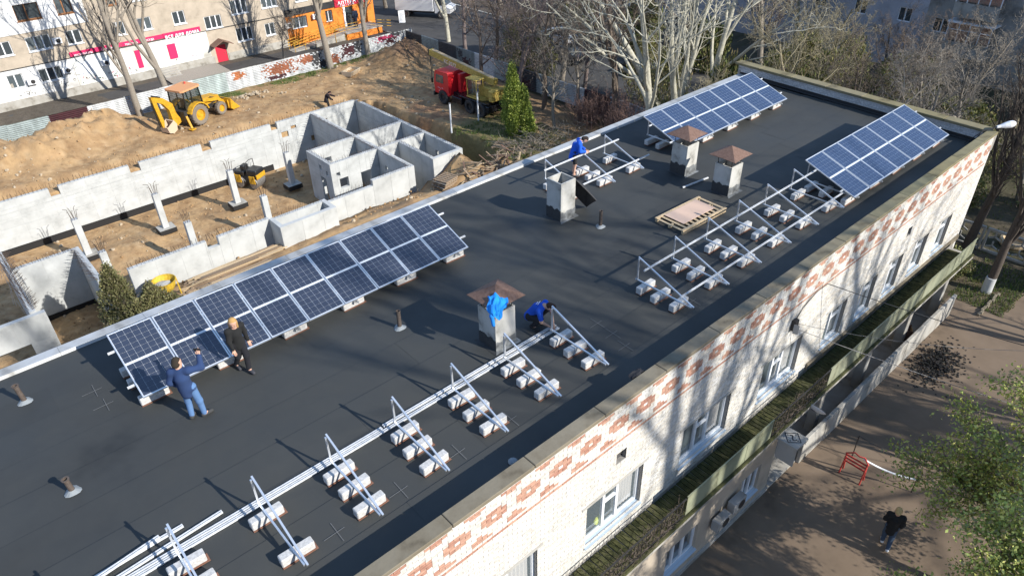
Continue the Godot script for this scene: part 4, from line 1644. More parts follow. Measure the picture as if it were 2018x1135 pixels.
func foundation() -> void:
	var f := thing("concrete_foundation", "pale grey cast concrete basement walls standing in the dug pit", "foundation")
	var t := .25
	var spl := 1.22
	var lay := [-1.55]
	var add := func(o: Vector3, u: Vector3, l: float, y1: float, holes: Array) -> void:
		var mb := MB.new()
		holed_wall(mb, o, u, l, -3.25, y1, t, holes, spl, .08, lay, .009)
		part(mb, "basement_wall", M.concrete, f)
	var zb := -34.65
	# long wall at the back, pockets left open in its top edge
	add.call(Vector3(-10, 0, zb), Vector3.RIGHT, 34.2, 0.0, [[13.94, -.5, 14.45, 1], [18.37, -.5, 18.98, 1], [22.83, -.5, 23.43, 1], [27.6, -.45, 28.05, 1], [28.25, -1.15, 28.75, -.75], [29.0, -.72, 29.4, -.5], [34.0 - 2.6, -1.0, 34.0 - 2.2, -.7], [30.35, -2.0, 30.69, -1.6]])
	add.call(Vector3(24.2, 0, zb + .002), Vector3(0, 0, 1), 12.15, 0.002, [[3.6, -1.1, 3.9, -.8], [9.6, -1.2, 9.95, -.85]])
	add.call(Vector3(20.58, 0, zb + .002), Vector3(0, 0, 1), 12.1, -.002, [[7.1, -1.5, 7.4, -1.1], [9.2, -1.2, 9.5, -.9]])
	add.call(Vector3(17.23, 0, -28.78), Vector3.RIGHT, 3.34, -.001, [[1.0, -1.1, 1.5, -.75]])
	add.call(Vector3(20.84, 0, -28.78), Vector3.RIGHT, 3.35, -.001, [])
	add.call(Vector3(17.23, 0, -26.13), Vector3.RIGHT, 3.34, -.001, [[.5, -1.75, 1.1, -1.1], [2.0, -3.3, 2.72, -1.15], [.35, -.9, .6, -.65]])
	add.call(Vector3(20.84, 0, -26.13), Vector3.RIGHT, 3.35, -.001, [])
	add.call(Vector3(17.23, 0, -28.77), Vector3(0, 0, 1), 2.39, -.003, [[1.2, -3.3, 1.85, -1.2], [1.2, -.75, 1.5, -.45], [2.0, -.9, 2.2, -.6]])
	add.call(Vector3(22.16, 0, -26.12), Vector3(0, 0, 1), 3.4, -.004, [])
	add.call(Vector3(22.16, 0, -22.45), Vector3.RIGHT, 2.28, -.006, [[1.5, -.75, 1.75, -.55]])
	# wall towards the roof
	add.call(Vector3(4.45, 0, -22.5), Vector3.RIGHT, 7.12, 0.0, [[3.75, -.45, 4.35, 1]])
	add.call(Vector3(14.82, 0, -22.5), Vector3.RIGHT, 3.1, -.32, [])
	add.call(Vector3(17.92, 0, -22.5), Vector3.RIGHT, 2.9, .003, [])
	# the box pushed out of it
	add.call(Vector3(11.55, 0, -21.2), Vector3.RIGHT, 3.27, -.01, [])
	add.call(Vector3(11.55, 0, -22.5), Vector3(0, 0, 1), 1.05, -.012, [])
	add.call(Vector3(14.57, 0, -22.5), Vector3(0, 0, 1), 1.05, -.012, [])
	add.call(Vector3(11.8, 0, -22.25), Vector3.RIGHT, 2.77, -.014, [])
	# room at the near end
	add.call(Vector3(.4, 0, -26.3), Vector3.RIGHT, 2.7, 0.0, [])
	add.call(Vector3(3.1, 0, -26.55), Vector3(0, 0, 1), 4.0, -.002, [])
	add.call(Vector3(.15, 0, -28.6), Vector3(0, 0, 1), 6.6, -.003, [])
	add.call(Vector3(-8, 0, -21.75), Vector3.RIGHT, 8.7, -.1, [[5.2, -3.3, 7.7, -1.35]])
	var bc := MB.new()
	bc.span(Vector3(-10, -3.3, zb), Vector3(17.2, -2.74, zb + .012))
	bc.span(Vector3(.42, -3.3, -26.3), Vector3(3.1, -2.92, -26.288))
	bc.span(Vector3(3.088, -3.3, -26.28), Vector3(3.1, -2.9, -22.6))
	part(bc, "waterproofing", M.black_coat, f)
	for x in [4.15, 8.45, 12.92, 17.6 - .9]:
		column(f, x, -30.85, -.5, true)
	for x in [4.18, 8.5, 12.84]:
		column(f, x, -26.05, -.42, false)
	var r := MB.new()
	var hz := Vector3(0, 0, 0)
	rods(r, Vector3(-8, 0, zb - .12), Vector3(24.2, 0, zb - .12), .21, .34, hz)
	rods(r, Vector3(24.33, 0, zb), Vector3(24.33, 0, -22.6), .2, .24, Vector3(.05, 0, 0))
	rods(r, Vector3(20.7, 0, zb + .2), Vector3(20.7, 0, -22.6), .15, .06, Vector3(-.26, .02, .05))
	rods(r, Vector3(17.3, 0, -28.9), Vector3(24.2, 0, -28.9), .15, .16, Vector3(0, 0, -.1))
	rods(r, Vector3(17.3, 0, -26.25), Vector3(24.2, 0, -26.25), .15, .2, Vector3(0, 0, -.05))
	rods(r, Vector3(17.35, 0, -28.7), Vector3(17.35, 0, -26.2), .2, .2, hz)
	rods(r, Vector3(22.3, 0, -26.1), Vector3(22.3, 0, -22.6), .15, .12, Vector3(-.1, 0, 0))
	rods(r, Vector3(4.5, 0, -22.62), Vector3(11.5, 0, -22.62), .17, .34, Vector3(-.06, 0, 0))
	rods(r, Vector3(15.0, -.32, -22.62), Vector3(20.7, 0, -22.62), .17, .24, hz)
	rods(r, Vector3(11.8, 0, -22.4), Vector3(14.6, 0, -22.4), .14, .3, Vector3(0, 0, .05))
	rods(r, Vector3(.4, 0, -26.42), Vector3(3.1, 0, -26.42), .12, .22, Vector3(-.1, 0, .05))
	rods(r, Vector3(3.22, 0, -26.4), Vector3(3.22, 0, -22.6), .1, .05, Vector3(-.3, .04, 0))
	rods(r, Vector3(.27, 0, -28.4), Vector3(.27, 0, -22.1), .09, .08, Vector3(.34, .02, 0))
	rods(r, Vector3(.27, 0, -28.4), Vector3(.27, 0, -22.1), .12, .3, Vector3(-.1, .02, 0))
	stuff(part(r, "reinforcing_rods", M.rebar, f))
	# lengths of bar lying on the cross walls
	var hb := MB.new()
	for i in 46:
		var z0 := rng.randf_range(-28.2, -23.2)
		var x0 := rng.randf_range(-.1, .6)
		hb.tube(Vector3(x0, .05 + rng.randf() * .1, z0), Vector3(x0 + rng.randf_range(-.15, .15), .05 + rng.randf() * .15, z0 + rng.randf_range(.6, 1.6)), .008, .008, 3, false)
	stuff(part(hb, "loose_bars", M.steel, f))


func plank(parent: Node3D, a: Vector3, b: Vector3, w: float, h: float, m: Material) -> void:
	var mb := MB.new()
	var q := rng.randf_range(.7, 1.2)
	mb.col = Color(q, q, q)
	mb.bar(a, b, w, h)
	part(mb, "plank", m, parent)


func site_things() -> void:
	# long boards stacked beside the wall
	var lp := thing("lumber_pile", "pile of long weathered boards lying between the pit wall and the roof", "lumber", Vector3(8.6, -1.35, -21.2))
	for i in 34:
		var z := rng.randf_range(-.75, .75)
		var y := .05 + .28 * (1 - absf(z)) * rng.randf()
		var l := rng.randf_range(1.4, 2.6)
		var x := rng.randf_range(-.8, 1.0)
		plank(lp, Vector3(x - l, y, z + rng.randf_range(-.1, .1)), Vector3(x + l, y + rng.randf_range(-.03, .05), z + rng.randf_range(-.1, .1)), rng.randf_range(.06, .14), .04, M.wood if i % 3 == 0 else M.old_wood)
	var ob := thing("offcut_pile", "heap of short pale timber offcuts at the end of the long boards", "timber", Vector3(6.8, -1.4, -20.55))
	for i in 42:
		var p := Vector3(rng.randfn(0, .55), rng.randf() * .22, rng.randfn(0, .28))
		var d := Vector3(rng.randf_range(-1, 1), rng.randf_range(-.2, .2), rng.randf_range(-1, 1)).normalized() * rng.randf_range(.08, .3)
		plank(ob, p - d, p + d, .09, .05, M.wood if i % 2 == 0 else M.old_wood)
	# stack of pallets and broken boards at the garden's edge
	var ps := thing("pallet_stack", "stack of dark weathered pallets beside the end of the pit", "pallets", Vector3(21.55, -1.2, -20.55), .25)
	for k in 7:
		var pl := group_part("pallet", ps, Vector3(rng.randf_range(-.06, .06), k * .13, rng.randf_range(-.06, .06)))
		pl.rotation.y = rng.randf_range(-.12, .12)
		var b := MB.new()
		for s in [-.45, 0.0, .45]:
			b.box(Vector3(0, .04, s), Vector3(1.1, .07, .08))
		part(b, "runner", M.old_wood, pl)
		var d := MB.new()
		for s in 6:
			d.box(Vector3(-.5 + s * .2, .088, 0), Vector3(.11, .02, .98))
		part(d, "slats", M.grey_wood if k % 2 else M.old_wood, pl)
	var bh := thing("board_heap", "heap of broken reddish boards strewn below the garden bank", "timber", Vector3(24.4, -.35, -19.3))
	for i in 110:
		var p2 := Vector3(rng.randfn(0, 1.3), 0, rng.randfn(0, .55))
		p2.y = ground_y(24.4 + p2.x, -19.3 + p2.z) + .4 + rng.randf() * .35 - .1
		var d2 := Vector3(rng.randf_range(-1, 1), rng.randf_range(-.25, .25), rng.randf_range(-.7, .7)).normalized() * rng.randf_range(.15, .6)
		plank(bh, p2 - d2, p2 + d2, rng.randf_range(.05, .13), .025, M.wood if i % 4 == 0 else (M.rust_sheet if i % 4 == 1 else M.old_wood))
	var bp := thing("broken_pallet", "broken pallet lying flat on the grass above the board heap", "pallet", Vector3(26.3, .1, -20.9), .5)
	for s in 6:
		plank(bp, Vector3(-.5 + s * .2, .06, -.5), Vector3(-.5 + s * .2 + .03, .06, .5), .1, .02, M.old_wood)
	for s in [-.4, .4]:
		plank(bp, Vector3(-.6, .02, s), Vector3(.6, .02, s), .08, .05, M.old_wood)
	# branches cut and heaped under the conifer
	var br := MB.new()
	for i in 420:
		var a := Vector3(rng.randfn(28.0, 1.6), 0, rng.randfn(-19.3, .9))
		a.y = ground_y(a.x, a.z) + rng.randf() * .55
		var pts := PackedVector3Array([a])
		var d3 := Vector3(rng.randf_range(-1, 1), rng.randf_range(-.1, .3), rng.randf_range(-1, 1)).normalized()
		for q in 3:
			d3 = (d3 + Vector3(rng.randf_range(-.4, .4), rng.randf_range(-.2, .25), rng.randf_range(-.4, .4))).normalized()
			a += d3 * rng.randf_range(.15, .45)
			pts.append(a)
		br.path(pts, PackedFloat32Array([.016, .012, .008, .004]), 3)
	var bo := part(br, "brushwood", M.bark_grey, self)
	tag(bo, "tangle of cut grey branches heaped below the green conifer", "brushwood", "", "stuff")
	# concrete tub of a mixer
	var mx := thing("concrete_hopper", "yellow concrete hopper with a grey crusted bowl between juniper and boards", "hopper", Vector3(5.45, -1.3, -20.95), .3)
	mx.scale = Vector3.ONE * .95
	var mb := MB.new()
	mb.lathe(Vector3(0, .25, 0), [[.18, 0.0], [.48, .5], [.56, .82], [.58, .84], [.55, .84], [.45, .5], [.14, .06], [0.0, .05]], 20)
	part(mb, "bowl", M.mixer_yellow, mx)
	var mc := MB.new()
	mc.blob(Vector3(-.08, .80, -.05), Vector3(.45, .14, .45), 12, Basis(), .1, 3)
	part(mc, "concrete_crust", M.old_concrete, mx)
	for k in 4:
		var ang := TAU * k / 4 + .5
		var lg := MB.new()
		lg.bar(Vector3(cos(ang) * .6, 0, sin(ang) * .6), Vector3(cos(ang) * .56, 1.08, sin(ang) * .56), .06, .06)
		part(lg, "leg", M.mixer_yellow, mx)
	var ch := MB.new()
	ch.box(Vector3(-.5, .3, .25), Vector3(.5, .06, .25), Basis(Vector3(0, 0, 1), .5))
	part(ch, "chute", M.mixer_yellow, mx)
	# tarpaulin and rubbish near the junipers
	var tp := thing("tarpaulin", "crumpled dark grey tarpaulin beside the juniper at the roof edge", "tarpaulin", Vector3(3.0, -1.7, -19.9))
	var tb := MB.new()
	tb.col = Color(.10, .095, .10)
	tb.blob(Vector3(-.3, .1, 0), Vector3(.75, .35, .4), 16, Basis(), .2, 21)
	part(tb, "sheet", M.plain, tp)
	# pale posts
	var i2 := 0
	for p3 in [Vector3(25.46, 0, -24.86), Vector3(28.03, 0, -25.24)]:
		var po := thing("steel_post", ["pale steel post standing at the edge of the trench", "pale steel post standing in front of the crane lorry"][i2], "post", p3, 0, "pale posts")
		var pb := MB.new()
		pb.tube(Vector3.ZERO, Vector3(0, 1.95, 0), .055, .05, 10)
		part(pb, "post", M.lamp_white, po)
		var pc := MB.new()
		pc.lathe(Vector3(0, 1.95, 0), [[.0, 0.0], [.075, 0.0], [.075, .04], [0.0, .05]], 10)
		part(pc, "cap", M.steel, po)
		i2 += 1
	# digger bucket lying by the spoil heap
	var bk := thing("digger_bucket", "sandy coloured digger bucket lying by the small tree trunk", "bucket", Vector3(26.9, .12, -39.5), .45)
	var bb := MB.new()
	bb.col = Color(.5, .4, .28)
	bb.prism(PackedVector2Array([Vector2(-.4, 0), Vector2(.35, .05), Vector2(.5, .4), Vector2(.42, .42), Vector2(.28, .13), Vector2(-.35, .09), Vector2(-.42, .4), Vector2(-.5, .38)]), Vector3.ZERO, Vector3(0, 0, 1), Vector3.UP, 1.3)
	for s in [-.65, .65]:
		bb.prism(PackedVector2Array([Vector2(-.45, .05), Vector2(.35, .05), Vector2(.45, .42), Vector2(-.45, .4)]), Vector3(s, 0, 0), Vector3(0, 0, 1), Vector3.UP, .03)
	part(bb, "shell", M.plain, bk)
	# rubble of broken stone by the fence
	var rk := thing("stone_heap", "small heap of broken pale stones at the foot of the white fence", "stones", Vector3(19.2, .05, -40.9))
	for q2 in 38:
		var sb := MB.new()
		var g := rng.randf_range(.8, 1.2)
		sb.col = Color(g, g, g)
		sb.blob(Vector3(rng.randfn(0, .8), rng.randf() * .12, rng.randfn(0, .25)), Vector3(rng.randf_range(.05, .17), rng.randf_range(.05, .11), rng.randf_range(.05, .15)), 6, Basis(), .2, q2)
		part(sb, "stone", M.stone, rk)


func letters(parent: Node3D, text: String, at: Vector3, h: float, m: Material, called := "lettering", turn := 0.0, wmax := 0.0) -> void:
	var f := SystemFont.new()
	f.font_names = PackedStringArray(["Droid Sans"])
	f.font_weight = 700
	var t := TextMesh.new()
	t.text = text
	t.font = f
	t.font_size = 32
	t.pixel_size = h / 24.0
	t.depth = .012
	t.horizontal_alignment = HORIZONTAL_ALIGNMENT_CENTER
	var o := mesh_node(t, called, m, parent)
	o.position = at
	o.rotation.y = turn
	if wmax > 0:
		var w := t.get_aabb().size.x
		if w > 0.01: o.scale.x = wmax / w


func apartment_block() -> void:
	var Z := -50.6
	var ap := thing("apartment_block", "tan and white apartment block with ground floor shops behind the fence", "building")
	var W := [[5.87, 6.87, 1.38, 2.36, 1], [7.9, 9.43, 1.41, 2.35, 2], [5.9, 6.92, 3.66, 4.6, 1], [7.87, 9.42, 3.62, 4.6, 2], [10.45, 11.45, 3.58, 4.56, 1], [13.47, 14.52, 3.58, 4.55, 1], [15.5, 16.5, 3.6, 4.52, 1], [18.14, 19.1, 3.55, 4.52, 1], [20.5, 21.9, 2.72, 3.72, 2], [22.83, 24.26, 3.46, 4.56, 2], [22.84, 24.24, 1.28, 2.36, 2], [25.4, 26.3, 1.27, 2.27, 1], [25.5, 26.9, 3.5, 4.5, 2], [28.6, 29.7, 3.5, 4.5, 1], [31.2, 32.4, 3.5, 4.5, 1], [27.9, 29.36, 1.33, 2.31, 1], [31.2, 31.9, 1.34, 2.32, 1], [7.87, 9.43, 5.7, 6.78, 3], [10.45, 11.5, 5.7, 6.78, 3], [13.3, 14.5, 5.75, 6.7, 3], [3.4, 4.6, 3.6, 4.6, 1], [15.6, 16.6, 5.75, 6.7, 1], [18.1, 19.1, 5.75, 6.7, 1], [22.9, 24.2, 5.75, 6.7, 2]]
	var holes := []
	for w in W:
		holes.append([w[0] + 6, w[2], w[1] + 6, w[3]])
	holes.append([26.8, 0.0, 27.72, 1.37])
	holes.append([39.1, .5, 39.95, 2.3])
	var mb := MB.new()
	holed_wall(mb, Vector3(-6, 0, Z), Vector3.RIGHT, 42.2, -.1, 12.0, .3, holes, 2.3, .05, [2.75, 5.0, 7.3])
	mb.span(Vector3(-6, -.1, Z - 11), Vector3(36.2, 12.0, Z - 1.6))
	mb.span(Vector3(36.0, -.1, Z - 1.6), Vector3(36.198, 12.0, Z - .3))
	part(mb, "wall", M.tan_brick, ap)
	var fl := MB.new()
	for y in [0.0, 2.9, 5.1, 7.2]:
		fl.span(Vector3(-6, y, Z - 1.6), Vector3(36, y + .1, Z - .3))
	part(fl, "floors", M.room, ap)
	# white insulated panels and painted ground floor
	var wp := MB.new()
	var wh := []
	for w in W:
		wh.append([w[0] + 6, w[2], w[1] + 6, w[3]])
	holed_wall(wp, Vector3(-6, 0, Z + .06), Vector3.RIGHT, 18.25, 4.92, 12.0, .058, wh)
	holed_wall(wp, Vector3(-6, 0, Z + .012), Vector3.RIGHT, 16.2, .62, 2.72, .01, wh)
	part(wp, "white_render", M.render_white, ap)
	var pl := MB.new()
	pl.span(Vector3(-6, -.1, Z), Vector3(20.6, .6, Z + .05))
	pl.span(Vector3(21.8, -.1, Z), Vector3(27.3, .6, Z + .05))
	part(pl, "plinth", M.old_concrete, ap)
	var shop := MB.new()
	shop.col = Color(1, 1, .96)
	shop.span(Vector3(10.22, .62, Z), Vector3(20.4, 2.70, Z + .03))
	part(shop, "shop_front", M.render_white, ap)
	for b in [[10.45, 11.97, 1.25, 2.26], [13.59, 14.53, 1.28, 2.22], [17.6, 19.72, .76, 2.24]]:
		var s := MB.new()
		s.cbox(Vector3((b[0] + b[1]) * .5, (b[2] + b[3]) * .5, Z + .045), Vector3(b[1] - b[0], b[3] - b[2], .03), .006)
		part(s, "shop_panel", M.pvc, ap)
	var gp := MB.new()
	gp.tube(Vector3(-6, 2.76, Z + .07), Vector3(27.2, 2.66, Z + .07), .03, .03, 6)
	part(gp, "gas_pipe", M.dark_steel, ap)
	for i in W.size():
		var w: Array = W[i]
		window(ap, w[0], w[1], w[2], w[3], Z - .06, [.5] if w[4] == 1 else ([.36, .68] if w[4] == 2 else [.45]), M.brown_pvc if w[4] == 3 else M.pvc, M.dark_glass if (i * 7) % 3 else M.glass)
		var sl := MB.new()
		sl.span(Vector3(w[0] - .04, w[2] - .05, Z - .05), Vector3(w[1] + .04, w[2], Z + .09))
		part(sl, "sill", M.brown_pvc if w[4] == 3 else M.pvc, ap)
	# signs
	var s1 := MB.new()
	s1.cbox(Vector3(13.65, 2.93, Z + .07), Vector3(6.8, .31, .06), .006)
	part(s1, "shop_sign", M.magenta, ap)
	letters(ap, "ИНСТРУМЕНТЫ", Vector3(11.15, 2.83, Z + .105), .15, M.letter, "lettering", 0, 1.25)
	letters(ap, "САНТЕХНИКА", Vector3(13.0, 2.85, Z + .105), .15, M.letter, "lettering", 0, 1.15)
	letters(ap, "ТЕКСТИЛЬ", Vector3(14.6, 2.87, Z + .105), .15, M.letter, "lettering", 0, .95)
	letters(ap, "ПОСУДА", Vector3(15.9, 2.88, Z + .105), .15, M.letter, "lettering", 0, .8)
	var s2 := MB.new()
	s2.cbox(Vector3(18.5, 2.93, Z + .07), Vector3(2.98, .36, .06), .006)
	part(s2, "shop_sign", M.magenta, ap)
	letters(ap, "ВСЕ ДЛЯ ДОМА", Vector3(18.5, 2.80, Z + .105), .25, M.letter, "lettering", 0, 2.7)
	for b in [[14.62, 15.0, .95, 2.3], [17.1, 17.75, 1.1, 2.25]]:
		var s3 := MB.new()
		s3.cbox(Vector3((b[0] + b[1]) * .5, (b[2] + b[3]) * .5, Z + .065), Vector3(b[1] - b[0], b[3] - b[2], .02), .004)
		part(s3, "poster", M.magenta, ap)
	# spray paint on the shop front
	var gf := MB.new()
	for i in 70:
		var x := rng.randf_range(10.5, 19.6)
		if x > 14.6 and x < 17.5: continue
		var y := .75 + rng.randf() * .45
		gf.col = [Color(.02, .02, .02), Color(.02, .02, .02), Color(.45, .03, .1), Color(.02, .12, .12)][i % 4]
		gf.box(Vector3(x, y, Z + .064), Vector3(rng.randf_range(.04, .2), rng.randf_range(.02, .05), .002), Basis(Vector3(0, 0, 1), rng.randf() * 3))
	part(gf, "graffiti", M.plain, ap)
	var gf2 := MB.new()
	gf2.col = Color(.02, .02, .02)
	for i in 44:
		gf2.box(Vector3(rng.randf_range(6.0, 10.1), rng.randf_range(.8, 1.25), Z + .018), Vector3(rng.randf_range(.04, .22), rng.randf_range(.015, .04), .002), Basis(Vector3(0, 0, 1), rng.randf() * 3))
	part(gf2, "graffiti", M.plain, ap)
	# red door with a little roof
	var dr := group_part("door", ap)
	var db := MB.new()
	db.cbox(Vector3(21.26, .68, Z - .08), Vector3(.9, 1.36, .05), .008)
	part(db, "leaf", M.sign_red, dr)
	var dh := MB.new()
	dh.box(Vector3(21.55, .66, Z - .04), Vector3(.03, .14, .04))
	part(dh, "handle", M.steel, dr)
	var cn := MB.new()
	cn.prism(PackedVector2Array([Vector2(-.85, 0), Vector2(0, .42), Vector2(.85, 0), Vector2(.78, -.03), Vector2(0, .34), Vector2(-.78, -.03)]), Vector3(21.26, 1.5, Z + .45), Vector3.RIGHT, Vector3.UP, .95)
	part(cn, "porch_roof", M.rust_sheet, ap)
	# steps of the shop
	var stp := MB.new()
	for i in 5:
		stp.span(Vector3(16.0, -.1, Z + .05 + i * .26), Vector3(17.3, .62 - i * .12, Z + .31 + i * .26))
	part(stp, "steps", M.old_concrete, ap)
	var stw := MB.new()
	stw.prism(PackedVector2Array([Vector2(0, 0), Vector2(1.6, 0), Vector2(.1, .8)]), Vector3(15.95, 0, Z + .05), Vector3(0, 0, 1), Vector3.UP, .04)
	part(stw, "stair_side", M.dark_panel, ap)
	var dk := MB.new()
	for i in 16:
		dk.box(Vector3(18.2, .1 + .004 * (i % 2), Z + .35 + i * .19), Vector3(4.6, .04, .17))
	part(dk, "shop_terrace", M.grey_wood, ap)
	# the orange pharmacy
	var or_ := MB.new()
	var ph := [[.5, 1.33, 1.96, 2.31], [3.8, 1.34, 4.5, 2.32], [5.7, .55, 6.6, 2.3]]
	holed_wall(or_, Vector3(27.4, 0, Z + .09), Vector3.RIGHT, 8.6, -.1, 2.5, .088, ph)
	or_.span(Vector3(36.0, -.1, Z - 3), Vector3(36.25, 2.5, Z + .088))
	or_.span(Vector3(31.9, 0, Z + .1), Vector3(35.6, .55, Z + 2.2))
	part(or_, "pharmacy_cladding", M.orange, ap)
	var pt := MB.new()
	pt.span(Vector3(31.85, .55, Z + .1), Vector3(35.7, .62, Z + 2.25))
	part(pt, "porch_floor", M.old_concrete, ap)
	var bd := MB.new()
	bd.span(Vector3(27.4, 2.52, Z + .02), Vector3(32.15, 3.02, Z + .2))
	part(bd, "fascia", M.dark_panel, ap)
	var sg := MB.new()
	sg.cbox(Vector3(33.75, 2.8, Z + .14), Vector3(3.1, .74, .1), .01)
	part(sg, "pharmacy_sign", M.sign_red, ap)
	letters(ap, "АПТЕКА", Vector3(33.45, 2.75, Z + .2), .3, M.letter, "lettering", 0, 1.9)
	letters(ap, "8.00 – 21.00", Vector3(33.45, 2.5, Z + .2), .15, M.letter, "lettering", 0, 1.5)
	var cr := MB.new()
	cr.col = Color(.2, .3, .6)
	cr.cbox(Vector3(34.9, 2.85, Z + .2), Vector3(.4, .4, .03), .005)
	part(cr, "emblem", M.plain, ap)
	var od := MB.new()
	od.span(Vector3(33.12, .62, Z - .04), Vector3(33.98, 2.3, Z))
	part(od, "door", M.dark_glass, ap)
	var odf := MB.new()
	odf.span(Vector3(33.0, .62, Z + .02), Vector3(33.2, 2.35, Z + .13))
	part(odf, "door_frame", M.pvc, ap)
	# ramp and yellow rails
	var rp := MB.new()
	rp.prism(PackedVector2Array([Vector2(26.6, 0), Vector2(31.9, 0), Vector2(31.9, .58)]), Vector3(0, 0, Z + 1.5), Vector3.RIGHT, Vector3.UP, 1.1)
	part(rp, "ramp", M.old_concrete, ap)
	for zz in [Z + .98, Z + 2.1]:
		for hgt in [.38, .62, .86]:
			var rl := MB.new()
			rl.tube(Vector3(26.7, hgt - .02, zz), Vector3(31.9, hgt + .52, zz), .025, .025, 6)
			part(rl, "ramp_rail", M.yellow, ap)
		for k in 6:
			var rs := MB.new()
			var xx := 26.8 + k * 1.0
			rs.tube(Vector3(xx, 0, zz), Vector3(xx, .86 + (xx - 26.7) * .1, zz), .02, .02, 6)
			part(rs, "rail_post", M.yellow, ap)
	for hgt in [.9, 1.15, 1.4]:
		var rl2 := MB.new()
		rl2.tube(Vector3(31.9, hgt, Z + 2.2), Vector3(33.2, hgt, Z + 2.2), .022, .022, 6)
		rl2.tube(Vector3(34.4, hgt, Z + 2.2), Vector3(36.6, hgt - .5, Z + 2.2), .022, .022, 6)
		part(rl2, "porch_rail", M.yellow, ap)
	var k2 := 0
	for a in [[9.87, 3.87, "on the tan brick between two upper windows"], [7.37, 1.5, "on the white wall between two ground floor windows"], [9.79, 1.76, "beside the three part ground floor window"], [12.46, 1.72, "on the shop front between its two white panels"], [27.7 - .15, 1.6, "at the corner of the orange pharmacy"], [30.2, 1.9, "on the orange wall between the pharmacy windows"]]:
		ac_unit("air_conditioner", "white air conditioner " + a[2], Vector3(a[0] - .1, a[1], Z + (.11 if a[0] > 27 else .02)), "air conditioners on the apartment block", M.lamp_white)
		k2 += 1
	# folding board on the pavement
	var sb := thing("pavement_sign", "white folding advertising board on the pavement beside the pharmacy", "sign", Vector3(38.9, .01, -50.0), -.5)
	var s5 := MB.new()
	s5.box(Vector3(0, .55, .12), Vector3(.6, 1.1, .03), Basis(Vector3.RIGHT, -.2))
	part(s5, "front_board", M.pvc, sb)
	var s6 := MB.new()
	s6.box(Vector3(0, .55, -.12), Vector3(.6, 1.1, .03), Basis(Vector3.RIGHT, .2))
	part(s6, "back_board", M.pvc, sb)
	var s7 := MB.new()
	s7.col = Color(.2, .2, .2)
	for i in 7:
		s7.box(Vector3(rng.randf_range(-.05, .05), .25 + i * .1, .142 + .07 - i * .0203), Vector3(rng.randf_range(.3, .48), .03, .004), Basis(Vector3.RIGHT, -.2))
	part(s7, "print", M.plain, sb)


func far_block() -> void:
	var X := 58.0
	var fb := thing("housing_block", "grey and lilac housing block behind the bare thicket", "building")
	var Wn := [[-11.9, -10.9, 3.3, 4.3], [-9.3, -8.1, 3.0, 4.0], [-15.3, -14.3, 3.3, 4.3], [-18.6, -17.6, 3.3, 4.3], [-22, -21, 3.3, 4.3], [-11.9, -10.9, 5.7, 6.7], [-9.2, -8.1, 5.5, 6.5], [-2.5, -1.5, 3.2, 4.2], [.5, 1.5, 3.2, 4.2]]
	var hl := []
	var hg := []
	for w in Wn:
		hl.append([w[0] + 40, w[2], w[1] + 40, w[3]])
		hg.append([w[0] + 9.9, w[2], w[1] + 9.9, w[3]])
	var a := MB.new()
	holed_wall(a, Vector3(X, 0, -40), Vector3(0, 0, 1), 30.1, -.1, 14, .3, hl)
	part(a, "lilac_wall", M.lilac_wall, fb)
	var b := MB.new()
	holed_wall(b, Vector3(X, 0, -9.9), Vector3(0, 0, 1), 26.0, -.1, 14, .3, hg, 2.6, .08, [2.4, 4.9, 7.4])
	b.span(Vector3(X + 1.5, -.1, -40), Vector3(X + 11, 14, 16))
	part(b, "grey_wall", M.grey_wall, fb)
	for w in Wn:
		var n := group_part("window", fb)
		var f := MB.new()
		for e in [[w[0], w[0] + .06], [w[1] - .06, w[1]], [(w[0] + w[1]) * .5 - .04, (w[0] + w[1]) * .5 + .04]]:
			f.span(Vector3(X + .06, w[2], e[0]), Vector3(X + .12, w[3], e[1]))
		f.span(Vector3(X + .062, w[2], w[0] + .06), Vector3(X + .118, w[2] + .06, w[1] - .06))
		f.span(Vector3(X + .062, w[3] - .06, w[0] + .06), Vector3(X + .118, w[3], w[1] - .06))
		part(f, "window_frame", M.pvc, n)
		var g := MB.new()
		g.quad(Vector3(X + .13, w[2], w[0]), Vector3(X + .13, w[2], w[1]), Vector3(X + .13, w[3], w[1]), Vector3(X + .13, w[3], w[0]))
		part(g, "pane", M.dark_glass, n)
	for y0 in [1.9, 4.5]:
		var bl := group_part("balcony", fb)
		var z0 := -7.9
		var z1 := -5.0
		var s := MB.new()
		s.span(Vector3(X - 1.1, y0, z0), Vector3(X - .01, y0 + .12, z1))
		s.span(Vector3(X - 1.1, y0 + .12, z0), Vector3(X - 1.02, y0 + .95, z1))
		s.span(Vector3(X - 1.02, y0 + .12, z0), Vector3(X - .01, y0 + .95, z0 + .06))
		part(s, "parapet", M.old_concrete, bl)
		var r := MB.new()
		r.span(Vector3(X - .6, y0 + .95, z0 + .1), Vector3(X - .56, y0 + 2.2, z1 - .1))
		part(r, "red_boarding", M.red_brick, bl)
		var fr := MB.new()
		for k in 5:
			var zz := lerpf(z0 + .03, z1 - .03, k / 4.0)
			fr.span(Vector3(X - 1.1, y0 + .96, zz - .03), Vector3(X - 1.04, y0 + 2.2, zz + .03))
		fr.span(Vector3(X - 1.1, y0 + 1.75, z0), Vector3(X - 1.04, y0 + 1.8, z1))
		fr.span(Vector3(X - 1.12, y0 + 2.2, z0 - .1), Vector3(X - .01, y0 + 2.3, z1 + .1))
		part(fr, "glazing_frame", M.pvc, bl)


